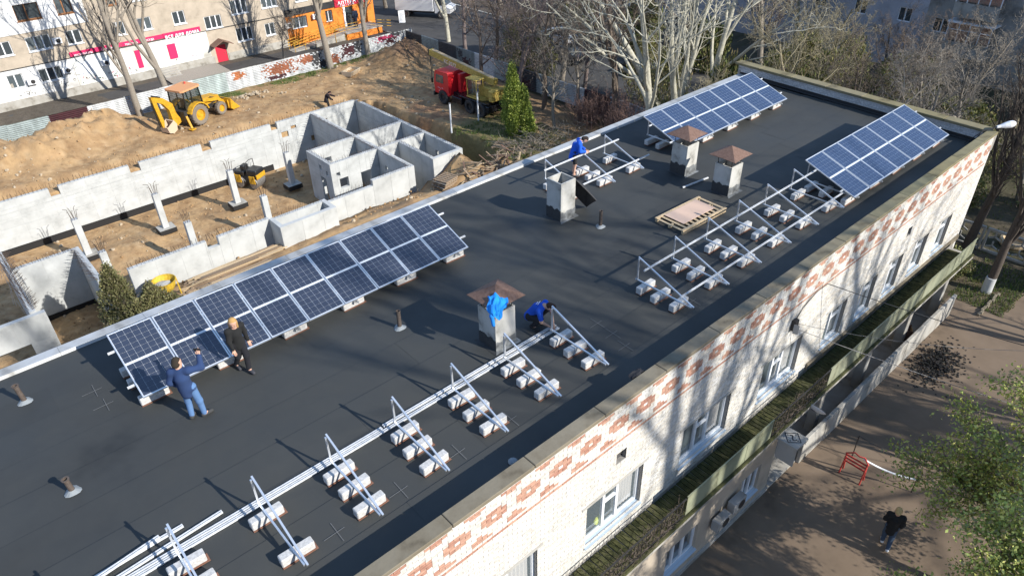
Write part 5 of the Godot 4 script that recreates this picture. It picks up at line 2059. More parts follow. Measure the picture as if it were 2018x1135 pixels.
func corrugated(l: float, h: float, axis: Vector3, side: Vector3, base: Color, blots: Array, sd: float) -> MB:
	var b := MB.new()
	var n := 24
	var m := int(l / .05)
	for i in n:
		var y0 := h * i / n
		var y1 := h * (i + 1) / n
		var d0 := side * (.034 if i % 2 == 0 else -.034)
		for j in m:
			var u0 := l * j / m
			var u1 := l * (j + 1) / m
			var c := base
			for q in blots:
				var ex: float = (u0 - q[0]) / q[2]
				var ey: float = (y0 - q[1]) / q[3]
				if maxf(absf(ex), absf(ey)) + gnoise.get_noise_2d((u0 + sd) * 60, y0 * 90) * 1.1 < .9:
					c = q[4]
			var k := 1.0 + gnoise.get_noise_2d((u0 + sd) * 40, y0 * 12 + 50) * .35
			b.col = Color(c.r * k, c.g * k, c.b * k)
			var a := Vector3(0, y0, 0) + d0 + axis * u0
			var e := Vector3(0, y1, 0) - d0 + axis * u0
			b.quad(a, a + axis * (u1 - u0), e + axis * (u1 - u0), e)
	return b


func fences() -> void:
	var white := Color(.60, .61, .61)
	var grey := Color(.36, .41, .40)
	var maroon := Color(.07, .018, .022)
	var rust := Color(.33, .12, .06)
	var dark := Color(.06, .06, .065)
	var pink := Color(.42, .03, .10)
	var f := thing("sheet_fence", "long fence of white corrugated sheets between the dug site and the shops", "fence", Vector3(0, 0, -43.0))
	# blots of rust and old paint: x, y, half width, half height, colour
	var blots := [[22.8, .75, 1.2, .42, rust], [19.4, .95, .45, .25, Color(.45, .16, .06)], [25.2, .95, .9, .32, rust], [25.9, .9, .4, .5, dark], [27.5, .5, .5, .35, rust], [28.9, .85, .65, .42, maroon], [29.7, 1.0, .3, .5, dark], [32.6, 1.1, 1.0, .2, pink], [32.9, .8, .5, .25, maroon], [22.4, .15, .8, .15, maroon], [26.4, .3, .6, .3, dark], [33.6, 1.25, .6, .12, dark]]
	var x := -8.0
	var k := 0
	while x < 35.0:
		var c := white
		if x < 3.5 and k % 2 == 0: c = grey
		if absf(x - 6.4) < 1.2: c = maroon
		if absf(x - 4.0) < 1.2: c = grey
		if absf(x - 16.0) < 1.2: c = Color(.46, .52, .50)
		var bl := []
		for q in blots:
			if q[0] + q[2] > x and q[0] - q[2] < x + 2.45:
				bl.append([q[0] - x, q[1], q[2], q[3], q[4]])
		var l := minf(2.45, 35.3 - x)
		var o := part(corrugated(l, 1.45, Vector3.RIGHT, Vector3(0, 0, 1), c, bl, x), "fence_sheet", M.fence_paint, f)
		o.position = Vector3(x, rng.randf_range(-.04, .05), rng.randf_range(-.02, .02))
		x += 2.4
		k += 1
	for i in 18:
		var p := MB.new()
		p.span(Vector3(-8 + i * 2.4 - .03, 0, -.14), Vector3(-8 + i * 2.4 + .03, 1.4, -.08))
		part(p, "fence_post", M.dark_steel, f)
	var g := thing("sheet_fence", "dark and grey corrugated sheet fence along the street beside the crane", "fence", Vector3(34.5, 0, 0))
	var z := -42.9
	k = 0
	while z < -12.0:
		var c2: Color = [dark, grey, dark, grey * .6, white, grey][k % 6]
		if absf(z + 22.0) < 1.2: c2 = maroon
		elif z > -27: c2 = [white, grey][k % 2]
		var bl2 := []
		if k % 3 == 0: bl2 = [[1.2, .4, .5, .3, maroon], [.5, 1.0, .3, .3, dark]]
		var o3 := part(corrugated(2.4, 1.45, Vector3(0, 0, 1), Vector3(1, 0, 0), c2, bl2, z), "fence_sheet", M.fence_paint, g)
		o3.position = Vector3(0, rng.randf_range(-.05, .05), z)
		z += 2.35
		k += 1
	for i in 13:
		var p2 := MB.new()
		p2.span(Vector3(.08, 0, -42.9 + i * 2.35), Vector3(.14, 1.4, -42.84 + i * 2.35))
		part(p2, "fence_post", M.dark_steel, g)
	# cast concrete lattice fence past the end of the building
	for i in 4:
		var lf := thing("lattice_fence", "cast concrete lattice fence panel, %s from the street side past the building" % ORD[i], "fence", Vector3(34.5, 0, -.2 + i * 1.95), 0, "concrete lattice fence panels")
		var fr := MB.new()
		fr.cbox(Vector3(0, .06, .95), Vector3(.1, .12, 1.86), .01)
		fr.cbox(Vector3(0, 1.14, .95), Vector3(.1, .12, 1.86), .01)
		fr.cbox(Vector3(0, .6, .06), Vector3(.1, .94, .1), .01)
		fr.cbox(Vector3(0, .6, 1.84), Vector3(.1, .94, .1), .01)
		part(fr, "frame", M.old_concrete, lf)
		var la := MB.new()
		for c in 3:
			var cz := .4 + c * .55
			for r in 2:
				var cy := .38 + r * .46
				for q in 3:
					var an := PI / 2 + q * TAU / 3
					la.bar(Vector3(0, cy, cz), Vector3(0, cy + sin(an) * .23, cz + cos(an) * .27), .06, .06)
		part(la, "lattice", M.old_concrete, lf)


func wheel(parent: Node3D, at: Vector3, r: float, w: float, tyre: Material, rim: Material) -> void:
	var g := group_part("wheel", parent, at)
	var t := MB.new()
	var b := Basis(Vector3.RIGHT, PI / 2)
	var ri := r * .56
	t.lathe(Vector3.ZERO, [[ri, -w * .42], [r * .88, -w * .5], [r * .97, -w * .40], [r, -w * .25], [r, w * .25], [r * .97, w * .40], [r * .88, w * .5], [ri, w * .42]], 22, b)
	var n := 18
	for i in n:
		for s in [-1, 1]:
			var a := TAU * (i + (.5 if s > 0 else 0.0)) / n
			t.box(Vector3(cos(a) * r * 1.0, sin(a) * r * 1.0, s * w * .22), Vector3(r * .07, r * .09, w * .42), Basis(Vector3(0, 0, 1), a))
	part(t, "tyre", tyre, g)
	var m := MB.new()
	m.lathe(Vector3.ZERO, [[0.0, -w * .2], [ri * .4, -w * .22], [ri * .5, -w * .1], [ri * .9, -w * .14], [ri, -w * .42], [ri * .96, -w * .42], [ri * .96, w * .42], [ri, w * .42], [ri * .9, w * .14], [ri * .5, w * .1], [ri * .4, w * .22], [0.0, w * .2]], 18, b)
	part(m, "rim", rim, g)


func machines() -> void:
	backhoe()
	crane_lorry()
	roller()
	lorries_and_cars()


func backhoe() -> void:
	var v := thing("backhoe_loader", "yellow backhoe loader parked on the spoil in front of the white fence", "digger", Vector3(13.95, .03, -38.75), .41)
	v.scale = Vector3.ONE * .93
	for s in [-1, 1]:
		wheel(v, Vector3(0, .74, s * .86), .74, .46, M.dusty_tyre, M.yellow)
		wheel(v, Vector3(2.15, .47, s * .80), .47, .34, M.dusty_tyre, M.yellow)
	var ch := MB.new()
	ch.cbox(Vector3(.85, .72, 0), Vector3(3.4, .32, .62), .03)
	ch.cbox(Vector3(2.15, .5, 0), Vector3(.18, .18, 1.4), .02)
	ch.cbox(Vector3(-1.0, .85, 0), Vector3(.28, .9, 1.5), .03)
	part(ch, "chassis", M.dark_steel, v)
	var hd := MB.new()
	hd.prism(PackedVector2Array([Vector2(.7, .88), Vector2(2.5, .82), Vector2(2.62, 1.0), Vector2(2.55, 1.32), Vector2(.7, 1.52)]), Vector3.ZERO, Vector3.RIGHT, Vector3.UP, .82)
	part(hd, "bonnet", M.yellow, v)
	for s in [-1, 1]:
		var fd := MB.new()
		var pts := PackedVector2Array()
		for i in 9:
			var a := lerpf(.25, PI - .35, i / 8.0)
			pts.append(Vector2(cos(a) * .92, .74 + sin(a) * .92))
		for i in range(8, -1, -1):
			var a := lerpf(.25, PI - .35, i / 8.0)
			pts.append(Vector2(cos(a) * .83, .74 + sin(a) * .83))
		fd.prism(pts, Vector3(0, 0, s * .86), Vector3.RIGHT, Vector3.UP, .5)
		part(fd, "mudguard", M.yellow, v)
	# cab
	var cf := MB.new()
	for s in [-.72, .72]:
		cf.bar(Vector3(.78, 1.0, s), Vector3(.62, 2.58, s), .07, .07, Vector3(0, 0, 1))
		cf.bar(Vector3(-.15, 1.0, s), Vector3(-.1, 2.58, s), .06, .06, Vector3(0, 0, 1))
		cf.bar(Vector3(-.85, 1.25, s), Vector3(-.75, 2.58, s), .07, .07, Vector3(0, 0, 1))
		cf.bar(Vector3(-.85, 1.25, s), Vector3(.78, 1.0, s), .06, .06, Vector3(0, 0, 1))
	part(cf, "cab_frame", M.plastic_black, v)
	var gl := MB.new()
	for s in [-.70, .70]:
		gl.quad(Vector3(-.82, 1.05, s), Vector3(.76, 1.05, s), Vector3(.61, 2.57, s), Vector3(-.74, 2.57, s))
	gl.quad(Vector3(.76, 1.0, -.7), Vector3(.76, 1.0, .7), Vector3(.61, 2.57, .7), Vector3(.61, 2.57, -.7))
	gl.quad(Vector3(-.84, 1.25, -.7), Vector3(-.84, 1.25, .7), Vector3(-.75, 2.57, .7), Vector3(-.75, 2.57, -.7))
	part(gl, "cab_glass", M.cab_glass, v)
	var seat := MB.new()
	seat.cbox(Vector3(-.1, 1.2, 0), Vector3(.5, .14, .5), .03)
	seat.cbox(Vector3(-.34, 1.55, 0), Vector3(.12, .65, .48), .03)
	seat.cbox(Vector3(.0, 1.02, 0), Vector3(1.5, .08, 1.3), .02)
	part(seat, "seat", M.plastic_black, v)
	var rf := MB.new()
	rf.prism(PackedVector2Array([Vector2(-.98, -.7), Vector2(-.85, -.84), Vector2(.72, -.84), Vector2(.86, -.66), Vector2(.86, .66), Vector2(.72, .84), Vector2(-.85, .84), Vector2(-.98, .7)]), Vector3(0, 2.64, 0), Vector3.RIGHT, Vector3(0, 0, -1), .12)
	part(rf, "cab_roof", M.cab_top, v)
	var be := MB.new()
	be.lathe(Vector3(.5, 2.7, -.3), [[.07, 0.0], [.07, .1], [.04, .14], [0.0, .15]], 10)
	part(be, "beacon", M.frame_red, v)
	# loader arms and shovel
	for s in [-.58, .58]:
		var ar := MB.new()
		ar.prism(PackedVector2Array([Vector2(.75, 1.35), Vector2(.85, 1.5), Vector2(2.3, 1.28), Vector2(3.0, .55), Vector2(2.85, .42), Vector2(2.2, 1.02)]), Vector3(0, 0, s), Vector3.RIGHT, Vector3.UP, .12)
		part(ar, "loader_arm", M.yellow, v)
		var ram := MB.new()
		ram.tube(Vector3(1.1, .95, s * 1.02), Vector3(2.3, 1.05, s * 1.02), .05, .05, 8)
		ram.tube(Vector3(1.6, 1.45, s), Vector3(2.9, .95, s), .045, .03, 8)
		part(ram, "ram", M.dark_steel, v)
	var sh := MB.new()
	sh.prism(PackedVector2Array([Vector2(2.95, .95), Vector2(3.0, .97), Vector2(2.95, .3), Vector2(3.1, .16), Vector2(3.75, .10), Vector2(3.75, .06), Vector2(3.05, .08), Vector2(2.86, .25)]), Vector3.ZERO, Vector3.RIGHT, Vector3.UP, 2.2)
	for s in [-1.1, 1.1]:
		sh.prism(PackedVector2Array([Vector2(2.9, .25), Vector2(3.05, .09), Vector2(3.75, .07), Vector2(3.3, .55), Vector2(2.98, .95)]), Vector3(0, 0, s), Vector3.RIGHT, Vector3.UP, .04)
	for i in 5:
		sh.box(Vector3(2.86, .55, -.9 + i * .45), Vector3(.1, .6, .04))
	part(sh, "shovel", M.yellow, v)
	# rear: stabilisers, boom, dipper, bucket
	for s in [-.9, .9]:
		var sb := MB.new()
		sb.bar(Vector3(-1.05, .95, s * .85), Vector3(-1.1, .12, s * 1.2), .14, .12)
		sb.cbox(Vector3(-1.1, .06, s * 1.22), Vector3(.4, .07, .4), .02)
		part(sb, "stabiliser", M.yellow, v)
	var bm := MB.new()
	bm.prism(PackedVector2Array([Vector2(-1.15, .5), Vector2(-1.5, .38), Vector2(-1.78, .55), Vector2(-1.85, 1.6), Vector2(-2.2, 2.15), Vector2(-2.95, 2.62), Vector2(-2.85, 2.85), Vector2(-2.1, 2.55), Vector2(-1.45, 1.95), Vector2(-1.35, 1.2), Vector2(-1.15, .8)]), Vector3(0, 0, .1), Vector3.RIGHT, Vector3.UP, .3)
	part(bm, "boom", M.yellow, v)
	var dp := MB.new()
	dp.prism(PackedVector2Array([Vector2(-3.0, 2.9), Vector2(-2.72, 2.8), Vector2(-2.5, 1.0), Vector2(-2.62, .62), Vector2(-2.75, .65), Vector2(-2.95, 2.2)]), Vector3(0, 0, .12), Vector3.RIGHT, Vector3.UP, .24)
	part(dp, "dipper", M.yellow, v)
	var rb := MB.new()
	rb.tube(Vector3(-2.2, 2.62, .12), Vector3(-2.85, 2.92, .12), .06, .05, 8)
	rb.tube(Vector3(-3.02, 2.5, .12), Vector3(-2.85, .7, .12), .05, .05, 8)
	rb.tube(Vector3(-1.2, .9, .12), Vector3(-1.5, 1.7, .12), .07, .06, 8)
	part(rb, "ram", M.plastic_black, v)
	var bk := MB.new()
	bk.col = Color(.55, .42, .3)
	bk.prism(PackedVector2Array([Vector2(-2.65, .62), Vector2(-2.55, .2), Vector2(-2.2, .08), Vector2(-1.85, .2), Vector2(-1.75, .6), Vector2(-1.95, .95), Vector2(-2.0, .9), Vector2(-1.82, .6), Vector2(-1.9, .27), Vector2(-2.2, .15), Vector2(-2.5, .26), Vector2(-2.58, .64)]), Vector3(0, 0, .12), Vector3.RIGHT, Vector3.UP, .75)
	for s in [-.25, .49]:
		bk.prism(PackedVector2Array([Vector2(-2.6, .62), Vector2(-2.5, .22), Vector2(-2.2, .1), Vector2(-1.87, .22), Vector2(-1.78, .6), Vector2(-1.97, .93)]), Vector3(0, 0, s), Vector3.RIGHT, Vector3.UP, .03)
	part(bk, "bucket", M.plain, v)


func crane_lorry() -> void:
	var v := thing("crane_lorry", "crane lorry with red cab and long dull yellow boom by the dark heap", "crane lorry", Vector3(29.45, .02, -26.3), PI / 2 + .06)
	v.scale = Vector3.ONE * .86
	for s in [-1, 1]:
		wheel(v, Vector3(3.75, .55, s * 1.0), .55, .34, M.tyre, M.dark_steel)
		wheel(v, Vector3(0.5, .55, s * .98), .55, .5, M.tyre, M.dark_steel)
		wheel(v, Vector3(-.75, .55, s * .98), .55, .5, M.tyre, M.dark_steel)
	var c := MB.new()
	c.cbox(Vector3(1.6, .85, 0), Vector3(6.6, .3, 1.1), .03)
	c.cbox(Vector3(2.0, .7, -.95), Vector3(1.2, .5, .45), .04)
	c.cbox(Vector3(2.0, .7, .95), Vector3(1.2, .5, .45), .04)
	c.cbox(Vector3(-1.5, .75, 0), Vector3(.4, .5, 2.3), .04)
	c.cbox(Vector3(.2, 1.1, 0), Vector3(3.2, .14, 2.2), .03)
	part(c, "chassis", M.car_black, v)
	var cab := MB.new()
	cab.prism(PackedVector2Array([Vector2(3.05, .75), Vector2(4.75, .75), Vector2(4.85, 1.5), Vector2(4.7, 2.45), Vector2(4.55, 2.6), Vector2(3.15, 2.6), Vector2(3.05, 2.45)]), Vector3.ZERO, Vector3.RIGHT, Vector3.UP, 2.1)
	part(cab, "cab", M.red_paint, v)
	var bl := MB.new()
	bl.cbox(Vector3(4.9, .62, 0), Vector3(.2, .34, 2.2), .04)
	part(bl, "bumper", M.plastic_black, v)
	for s in [-1, 1]:
		var wn := MB.new()
		wn.prism(PackedVector2Array([Vector2(3.65, 1.65), Vector2(4.6, 1.65), Vector2(4.52, 2.3), Vector2(3.65, 2.3)]), Vector3(0, 0, s * 1.055), Vector3.RIGHT, Vector3.UP, .02)
		part(wn, "side_window", M.dark_glass, v)
		var dl := MB.new()
		for i in 5:
			dl.bar(Vector3(3.75 + i * .16, 1.2 + .05 * sin(i * 2.0), s * 1.06), Vector3(3.86 + i * .16, 1.25 + .05 * cos(i * 2.4), s * 1.06), .03, .01)
		dl.bar(Vector3(3.75, 1.0, s * 1.06), Vector3(4.3, 1.0, s * 1.06), .04, .01)
		part(dl, "door_lettering", M.letter, v)
	var ws := MB.new()
	ws.quad(Vector3(4.87, 1.55, -.9), Vector3(4.87, 1.55, .9), Vector3(4.72, 2.4, .9), Vector3(4.72, 2.4, -.9))
	part(ws, "windscreen", M.dark_glass, v)
	var tk := MB.new()
	tk.cbox(Vector3(2.55, 1.75, .3), Vector3(.35, 1.5, 1.2), .03)
	part(tk, "engine_cover", M.red_paint, v)
	var tu := MB.new()
	tu.lathe(Vector3(-.1, 1.17, 0), [[0.0, 0.0], [.85, 0.0], [.85, .2], [0.0, .2]], 18)
	tu.cbox(Vector3(-.6, 1.75, .15), Vector3(1.7, .8, 1.0), .06)
	tu.cbox(Vector3(-1.5, 1.7, .1), Vector3(.5, .9, 1.7), .08)
	part(tu, "turntable", M.crane_yellow, v)
	var oc := MB.new()
	for sx in [-.3, .75]:
		for sz in [-1.05, -.35]:
			oc.bar(Vector3(sx, 1.3, sz), Vector3(sx, 2.75, sz), .06, .06, Vector3(0, 0, 1))
	oc.cbox(Vector3(.22, 2.78, -.7), Vector3(1.25, .08, .9), .02)
	oc.cbox(Vector3(.22, 1.35, -.7), Vector3(1.2, .1, .85), .02)
	part(oc, "operator_cab", M.crane_yellow, v)
	var og := MB.new()
	og.quad(Vector3(-.3, 1.4, -1.04), Vector3(.75, 1.4, -1.04), Vector3(.75, 2.72, -1.04), Vector3(-.3, 2.72, -1.04))
	part(og, "operator_glass", M.cab_glass, v)
	var bo := MB.new()
	bo.bar(Vector3(-1.2, 2.55, .2), Vector3(6.5, 3.42, .2), .42, .46)
	part(bo, "boom", M.crane_yellow, v)
	var tp := MB.new()
	tp.bar(Vector3(-1.0, 2.83, .2), Vector3(6.2, 3.65, .2), .3, .03)
	part(tp, "boom_cover", M.wood, v)
	var hd := MB.new()
	hd.cbox(Vector3(6.6, 3.36, .2), Vector3(.3, .5, .34), .04)
	hd.tube(Vector3(6.65, 3.1, .2), Vector3(6.65, 1.0, .2), .03, .03, 6)
	hd.cbox(Vector3(6.65, 1.0, .2), Vector3(.16, .4, .16), .03)
	part(hd, "hook_block", M.dark_steel, v)
	var f := SystemFont.new()
	f.font_names = PackedStringArray(["Droid Sans"])
	var t := TextMesh.new()
	t.text = "КС-3577"
	t.font = f
	t.font_size = 32
	t.pixel_size = .3 / 24.0
	t.depth = .01
	var o := mesh_node(t, "boom_lettering", M.letter, v)
	o.transform = Transform3D(Basis(Vector3(0, 0, 1), .113) * Basis(Vector3.UP, PI), Vector3(3.9, 3.0, -.02))


func roller() -> void:
	var v := thing("roller", "small yellow and black tandem roller working on the pit floor", "roller", Vector3(14.95, -3.1, -33.3), -1.05)
	v.scale = Vector3(.86, 1.08, .95)
	for x in [-.62, .62]:
		var d := MB.new()
		d.lathe(Vector3(x, .36, 0), [[0.0, -.5], [.34, -.5], [.36, -.47], [.36, .47], [.34, .5], [0.0, .5]], 20, Basis(Vector3.RIGHT, PI / 2))
		part(d, "drum", M.steel, v)
		for s in [-.56, .56]:
			var f := MB.new()
			f.cbox(Vector3(x, .62, s), Vector3(.5, .5, .06), .02)
			f.bar(Vector3(x - .2, .4, s), Vector3(x + .2, .85, s), .1, .06, Vector3(0, 0, 1))
			part(f, "drum_frame", M.yellow, v)
	var b := MB.new()
	b.cbox(Vector3(.55, 1.0, 0), Vector3(.95, .42, .9), .06)
	b.cbox(Vector3(-.55, .92, 0), Vector3(.85, .3, .9), .05)
	b.cbox(Vector3(-.35, 1.2, 0), Vector3(.4, .35, .5), .05)
	part(b, "body", M.plastic_black, v)
	var h := MB.new()
	h.path(PackedVector3Array([Vector3(.2, 1.0, -.45), Vector3(.2, 1.65, -.42), Vector3(.2, 1.7, 0), Vector3(.2, 1.65, .42), Vector3(.2, 1.0, .45)]), PackedFloat32Array([.025, .025, .025, .025, .025]), 6, true)
	part(h, "roll_bar", M.dark_steel, v)
	var y := MB.new()
	y.cbox(Vector3(1.0, .8, 0), Vector3(.12, .3, .95), .02)
	y.cbox(Vector3(-1.0, .75, 0), Vector3(.1, .25, .95), .02)
	part(y, "end_plate", M.yellow, v)


func car(label: String, at: Vector3, turn: float, paint: Material) -> Node3D:
	var v := thing("parked_car", label, "car", at, turn, "cars parked along the street")
	var b := MB.new()
	b.prism(PackedVector2Array([Vector2(-2.0, .25), Vector2(2.0, .25), Vector2(2.08, .5), Vector2(1.95, .72), Vector2(.95, .86), Vector2(-1.5, .9), Vector2(-2.05, .82), Vector2(-2.1, .45)]), Vector3.ZERO, Vector3.RIGHT, Vector3.UP, 1.62)
	part(b, "body", paint, v)
	var r := MB.new()
	r.prism(PackedVector2Array([Vector2(-1.45, .9), Vector2(.9, .87), Vector2(.25, 1.32), Vector2(-.95, 1.35)]), Vector3.ZERO, Vector3.RIGHT, Vector3.UP, 1.36)
	part(r, "windows", M.dark_glass, v)
	var t := MB.new()
	t.cbox(Vector3(-.35, 1.36, 0), Vector3(1.25, .05, 1.34), .02)
	part(t, "roof", paint, v)
	for x in [-1.25, 1.3]:
		for s in [-.74, .74]:
			wheel(v, Vector3(x, .3, s), .3, .2, M.tyre, M.steel)
	for s in [-.55, .55]:
		var l := MB.new()
		l.cbox(Vector3(2.02, .58, s), Vector3(.1, .14, .32), .03)
		part(l, "headlight", M.lamp_white, v)
	v.scale = Vector3.ONE * .9
	return v


func lorries_and_cars() -> void:
	var v := thing("box_lorry", "white box lorry parked on the street beyond the fence corner", "lorry", Vector3(42.0, .03, -50.2), -1.0)
	var b := MB.new()
	b.cbox(Vector3(-.9, 1.65, 0), Vector3(4.0, 2.0, 1.9), .03)
	part(b, "box_body", M.car_white, v)
	var c := MB.new()
	c.prism(PackedVector2Array([Vector2(1.2, .5), Vector2(2.75, .5), Vector2(2.8, .95), Vector2(2.3, 1.2), Vector2(1.9, 1.9), Vector2(1.2, 1.95)]), Vector3.ZERO, Vector3.RIGHT, Vector3.UP, 1.75)
	part(c, "cab", M.car_white, v)
	var g := MB.new()
	g.prism(PackedVector2Array([Vector2(1.45, 1.25), Vector2(2.18, 1.22), Vector2(1.84, 1.82), Vector2(1.45, 1.85)]), Vector3.ZERO, Vector3.RIGHT, Vector3.UP, 1.78)
	g.quad(Vector3(2.33, 1.2, -.8), Vector3(2.33, 1.2, .8), Vector3(1.95, 1.86, .8), Vector3(1.95, 1.86, -.8))
	part(g, "windows", M.dark_glass, v)
	var ch := MB.new()
	ch.cbox(Vector3(-.2, .5, 0), Vector3(5.4, .22, .9), .02)
	part(ch, "chassis", M.dark_steel, v)
	for x in [-1.9, 1.85]:
		for s in [-.8, .8]:
			wheel(v, Vector3(x, .38, s), .38, .24, M.tyre, M.steel)
	car("black car parked under the bare trees beyond the sheet fence", Vector3(42.7, .03, -23.4), 1.5, M.car_black)
	car("dark car parked behind the crane beyond the sheet fence", Vector3(41.3, .03, -30.3), 1.6, M.car_black)
	car("white car glimpsed through the branches on the street", Vector3(44.6, .03, -34.5), 1.55, M.car_white)
	car("white car far along the street near the lorry", Vector3(45.2, .03, -57.0), 1.5, M.car_white)


func yard_things() -> void:
	# red tubular frame with a pale strap
	var r := thing("red_frame", "red tubular metal frame with slats standing in the yard", "metal frame", Vector3(17.32, .004, 6.23))
	for s in [-.33, .33]:
		var lg := MB.new()
		lg.tube(Vector3(-.12, 0, s), Vector3(.02, .78, s), .025, .022, 7)
		lg.tube(Vector3(.16, 0, s), Vector3(.02, .78, s), .025, .022, 7)
		part(lg, "leg", M.frame_red, r)
	for k in 3:
		var sl := MB.new()
		sl.cbox(Vector3(.0, .5 + k * .13, 0), Vector3(.03, .07, .72), .008)
		part(sl, "slat", M.frame_red, r)
	var tp := MB.new()
	tp.path(PackedVector3Array([Vector3(.02, .78, -.36), Vector3(.02, .98, -.12), Vector3(.03, .92, .05), Vector3(.02, .99, .2), Vector3(.02, .78, .36)]), PackedFloat32Array([.025, .025, .025, .025, .025]), 7, true)
	part(tp, "top_rail", M.frame_red, r)
	var st := thing("strap", "pale sagging strap from the red frame to a thin post", "strap", Vector3.ZERO)
	var sb := MB.new()
	var pts := PackedVector3Array()
	var rr := PackedFloat32Array()
	for i in 13:
		var t := i / 12.0
		pts.append(Vector3(17.35, .92, 6.4).lerp(Vector3(18.1, .55, 7.75), t) + Vector3(0, -.22 * 4 * t * (1 - t) * .5, 0))
		rr.append(.032)
	sb.path(pts, rr, 6, true)
	part(sb, "band", M.lamp_white, st)
	for p in [[Vector3(18.1, 0, 7.78), "thin dark post holding the end of the pale strap"], [Vector3(18.15, 0, 5.85), "thin dark post beside the red frame with a slack rope"]]:
		var po := thing("thin_post", p[1], "post", p[0], 0, "thin posts in the yard")
		var pb := MB.new()
		pb.tube(Vector3.ZERO, Vector3(0, .95, 0), .018, .016, 6)
		part(pb, "post", M.dark_steel, po)
	cable("rope", "slack dark rope from the thin post towards the leafy tree", sag(Vector3(18.15, .94, 5.85), Vector3(18.6, .9, 8.9), .12), .01, M.dark_steel)
	# heap of black brush and coal
	var hb := MB.new()
	for i in 900:
		var a := Vector3(rng.randfn(24.7, .75), 0, rng.randfn(5.75, .38))
		var h := exp(-pow((a.x - 24.7) / 1.1, 2) - pow((a.z - 5.75) / .6, 2)) * .2
		var q := rng.randf_range(.5, 1.6)
		hb.col = Color(.018 * q, .016 * q, .014 * q)
		hb.blob(a + Vector3(0, rng.randf() * h, 0), Vector3(rng.randf_range(.02, .06), rng.randf_range(.015, .03), rng.randf_range(.02, .06)), 6, Basis(Vector3.UP, rng.randf() * 6), .2, i)
	var ho := part(hb, "coal_heap", M.plain, self)
	tag(ho, "black heap of coal and clippings beside the low terrace wall", "coal", "", "stuff")
	# planter edge and kerbs at the far corner
	var pl := thing("brick_edging", "low edging of pale bricks round the bed at the end of the terrace", "edging", Vector3(30.0, 0, 5.1))
	for i in 11:
		var b := MB.new()
		b.cbox(Vector3(-.9 + i * .2, .06, .55 + .03 * sin(i * 2.0)), Vector3(.19, .12, .1), .01)
		part(b, "brick", M.coping, pl)
	var cr := thing("wooden_crate", "broken orange plywood crate on the terrace behind the low wall", "crate", Vector3(25.2, .07, 4.28), .5)
	for k in 4:
		var c := MB.new()
		c.box(Vector3(.22 * cos(k * PI / 2), .3, .22 * sin(k * PI / 2)), Vector3(.03, .6 - .1 * (k % 2), .42), Basis(Vector3.UP, -k * PI / 2 + .05))
		part(c, "side", M.wood if k % 2 else M.rust_sheet, cr)
	# old tyre planter and garden wall at the far corner
	var ty := thing("tyre_planter", "pale ring shaped planter beyond the lattice fence", "planter", Vector3(36.0, .0, 4.6))
	var tb := MB.new()
	tb.lathe(Vector3.ZERO, [[.55, 0.0], [.62, .12], [.6, .3], [.5, .34], [.46, .28], [.46, .06], [0.0, .06]], 18)
	part(tb, "ring", M.wood, ty)
	var gw := thing("brick_shed", "small grey brick shed at the lattice fence", "shed", Vector3(33.4, 0, 7.2))
	var gb := MB.new()
	gb.cbox(Vector3(0, .75, 0), Vector3(1.5, 1.5, 1.4), .02)
	part(gb, "wall", M.grey_wall, gw)
	var gr := MB.new()
	gr.cbox(Vector3(0, 1.55, 0), Vector3(1.7, .1, 1.6), .02)
	part(gr, "roof", M.old_concrete, gw)
	var wh := thing("white_car", "corner of a white parked car under the leafy tree", "car", Vector3(20.6, .004, 11.6), 1.1)
	var wb := MB.new()
	wb.prism(PackedVector2Array([Vector2(-1.8, .25), Vector2(1.8, .25), Vector2(1.85, .6), Vector2(.85, .8), Vector2(.3, 1.2), Vector2(-.9, 1.25), Vector2(-1.7, .82)]), Vector3.ZERO, Vector3.RIGHT, Vector3.UP, 1.45)
	part(wb, "body", M.car_white, wh)
	for x in [-1.15, 1.15]:
		for s in [-.66, .66]:
			wheel(wh, Vector3(x, .28, s), .28, .18, M.tyre, M.steel)


func branch(mbs: Array, p: Vector3, d: Vector3, l: float, r: float, lvl: int, P: Dictionary, g: RandomNumberGenerator, cut := 1.0) -> void:
	var n: int = P.seg[lvl]
	var pts := PackedVector3Array([p])
	var rad := PackedFloat32Array([r])
	var dirs := [d]
	var tip: float = maxf(r * P.tip[lvl], P.fine * .6)
	for i in n:
		d = (d + Vector3(g.randf_range(-1, 1), g.randf_range(-1, 1), g.randf_range(-1, 1)) * P.wob[lvl] + Vector3(0, P.up[lvl], 0)).normalized()
		p += d * l / n
		pts.append(p)
		dirs.append(d)
		rad.append(lerpf(r, tip, float(i + 1) / n))
	mbs[mini(lvl, 1)].path(pts, rad, P.side[lvl])
	if P.has("ends") and lvl >= P.leaf_from:
		for i in range(1, pts.size()):
			P.ends.append(pts[i])
	if lvl >= P.kids.size():
		return
	var k: int = P.kids[lvl]
	for i in k:
		var t: float = lerpf(P.start[lvl], 1.0, (i + g.randf()) / k)
		var f := t * n
		var a: int = min(int(f), n - 1)
		var pos := pts[a].lerp(pts[a + 1], f - a)
		var dd: Vector3 = dirs[a + 1]
		var side := dd.cross(Vector3(g.randf_range(-1, 1), g.randf_range(-1, 1), g.randf_range(-1, 1))).normalized()
		var ang: float = P.ang[lvl] * g.randf_range(.7, 1.3)
		var nd := (dd * cos(ang) + side * sin(ang)).normalized()
		if P.has("lean"): nd = (nd + P.lean * (0.4 if lvl == 0 else 0.0)).normalized()
		branch(mbs, pos, nd, l * P.ratio[lvl] * g.randf_range(.7, 1.2) * (1.15 - .5 * t), maxf(lerpf(r, tip, t) * P.thin[lvl], P.fine), lvl + 1, P, g)


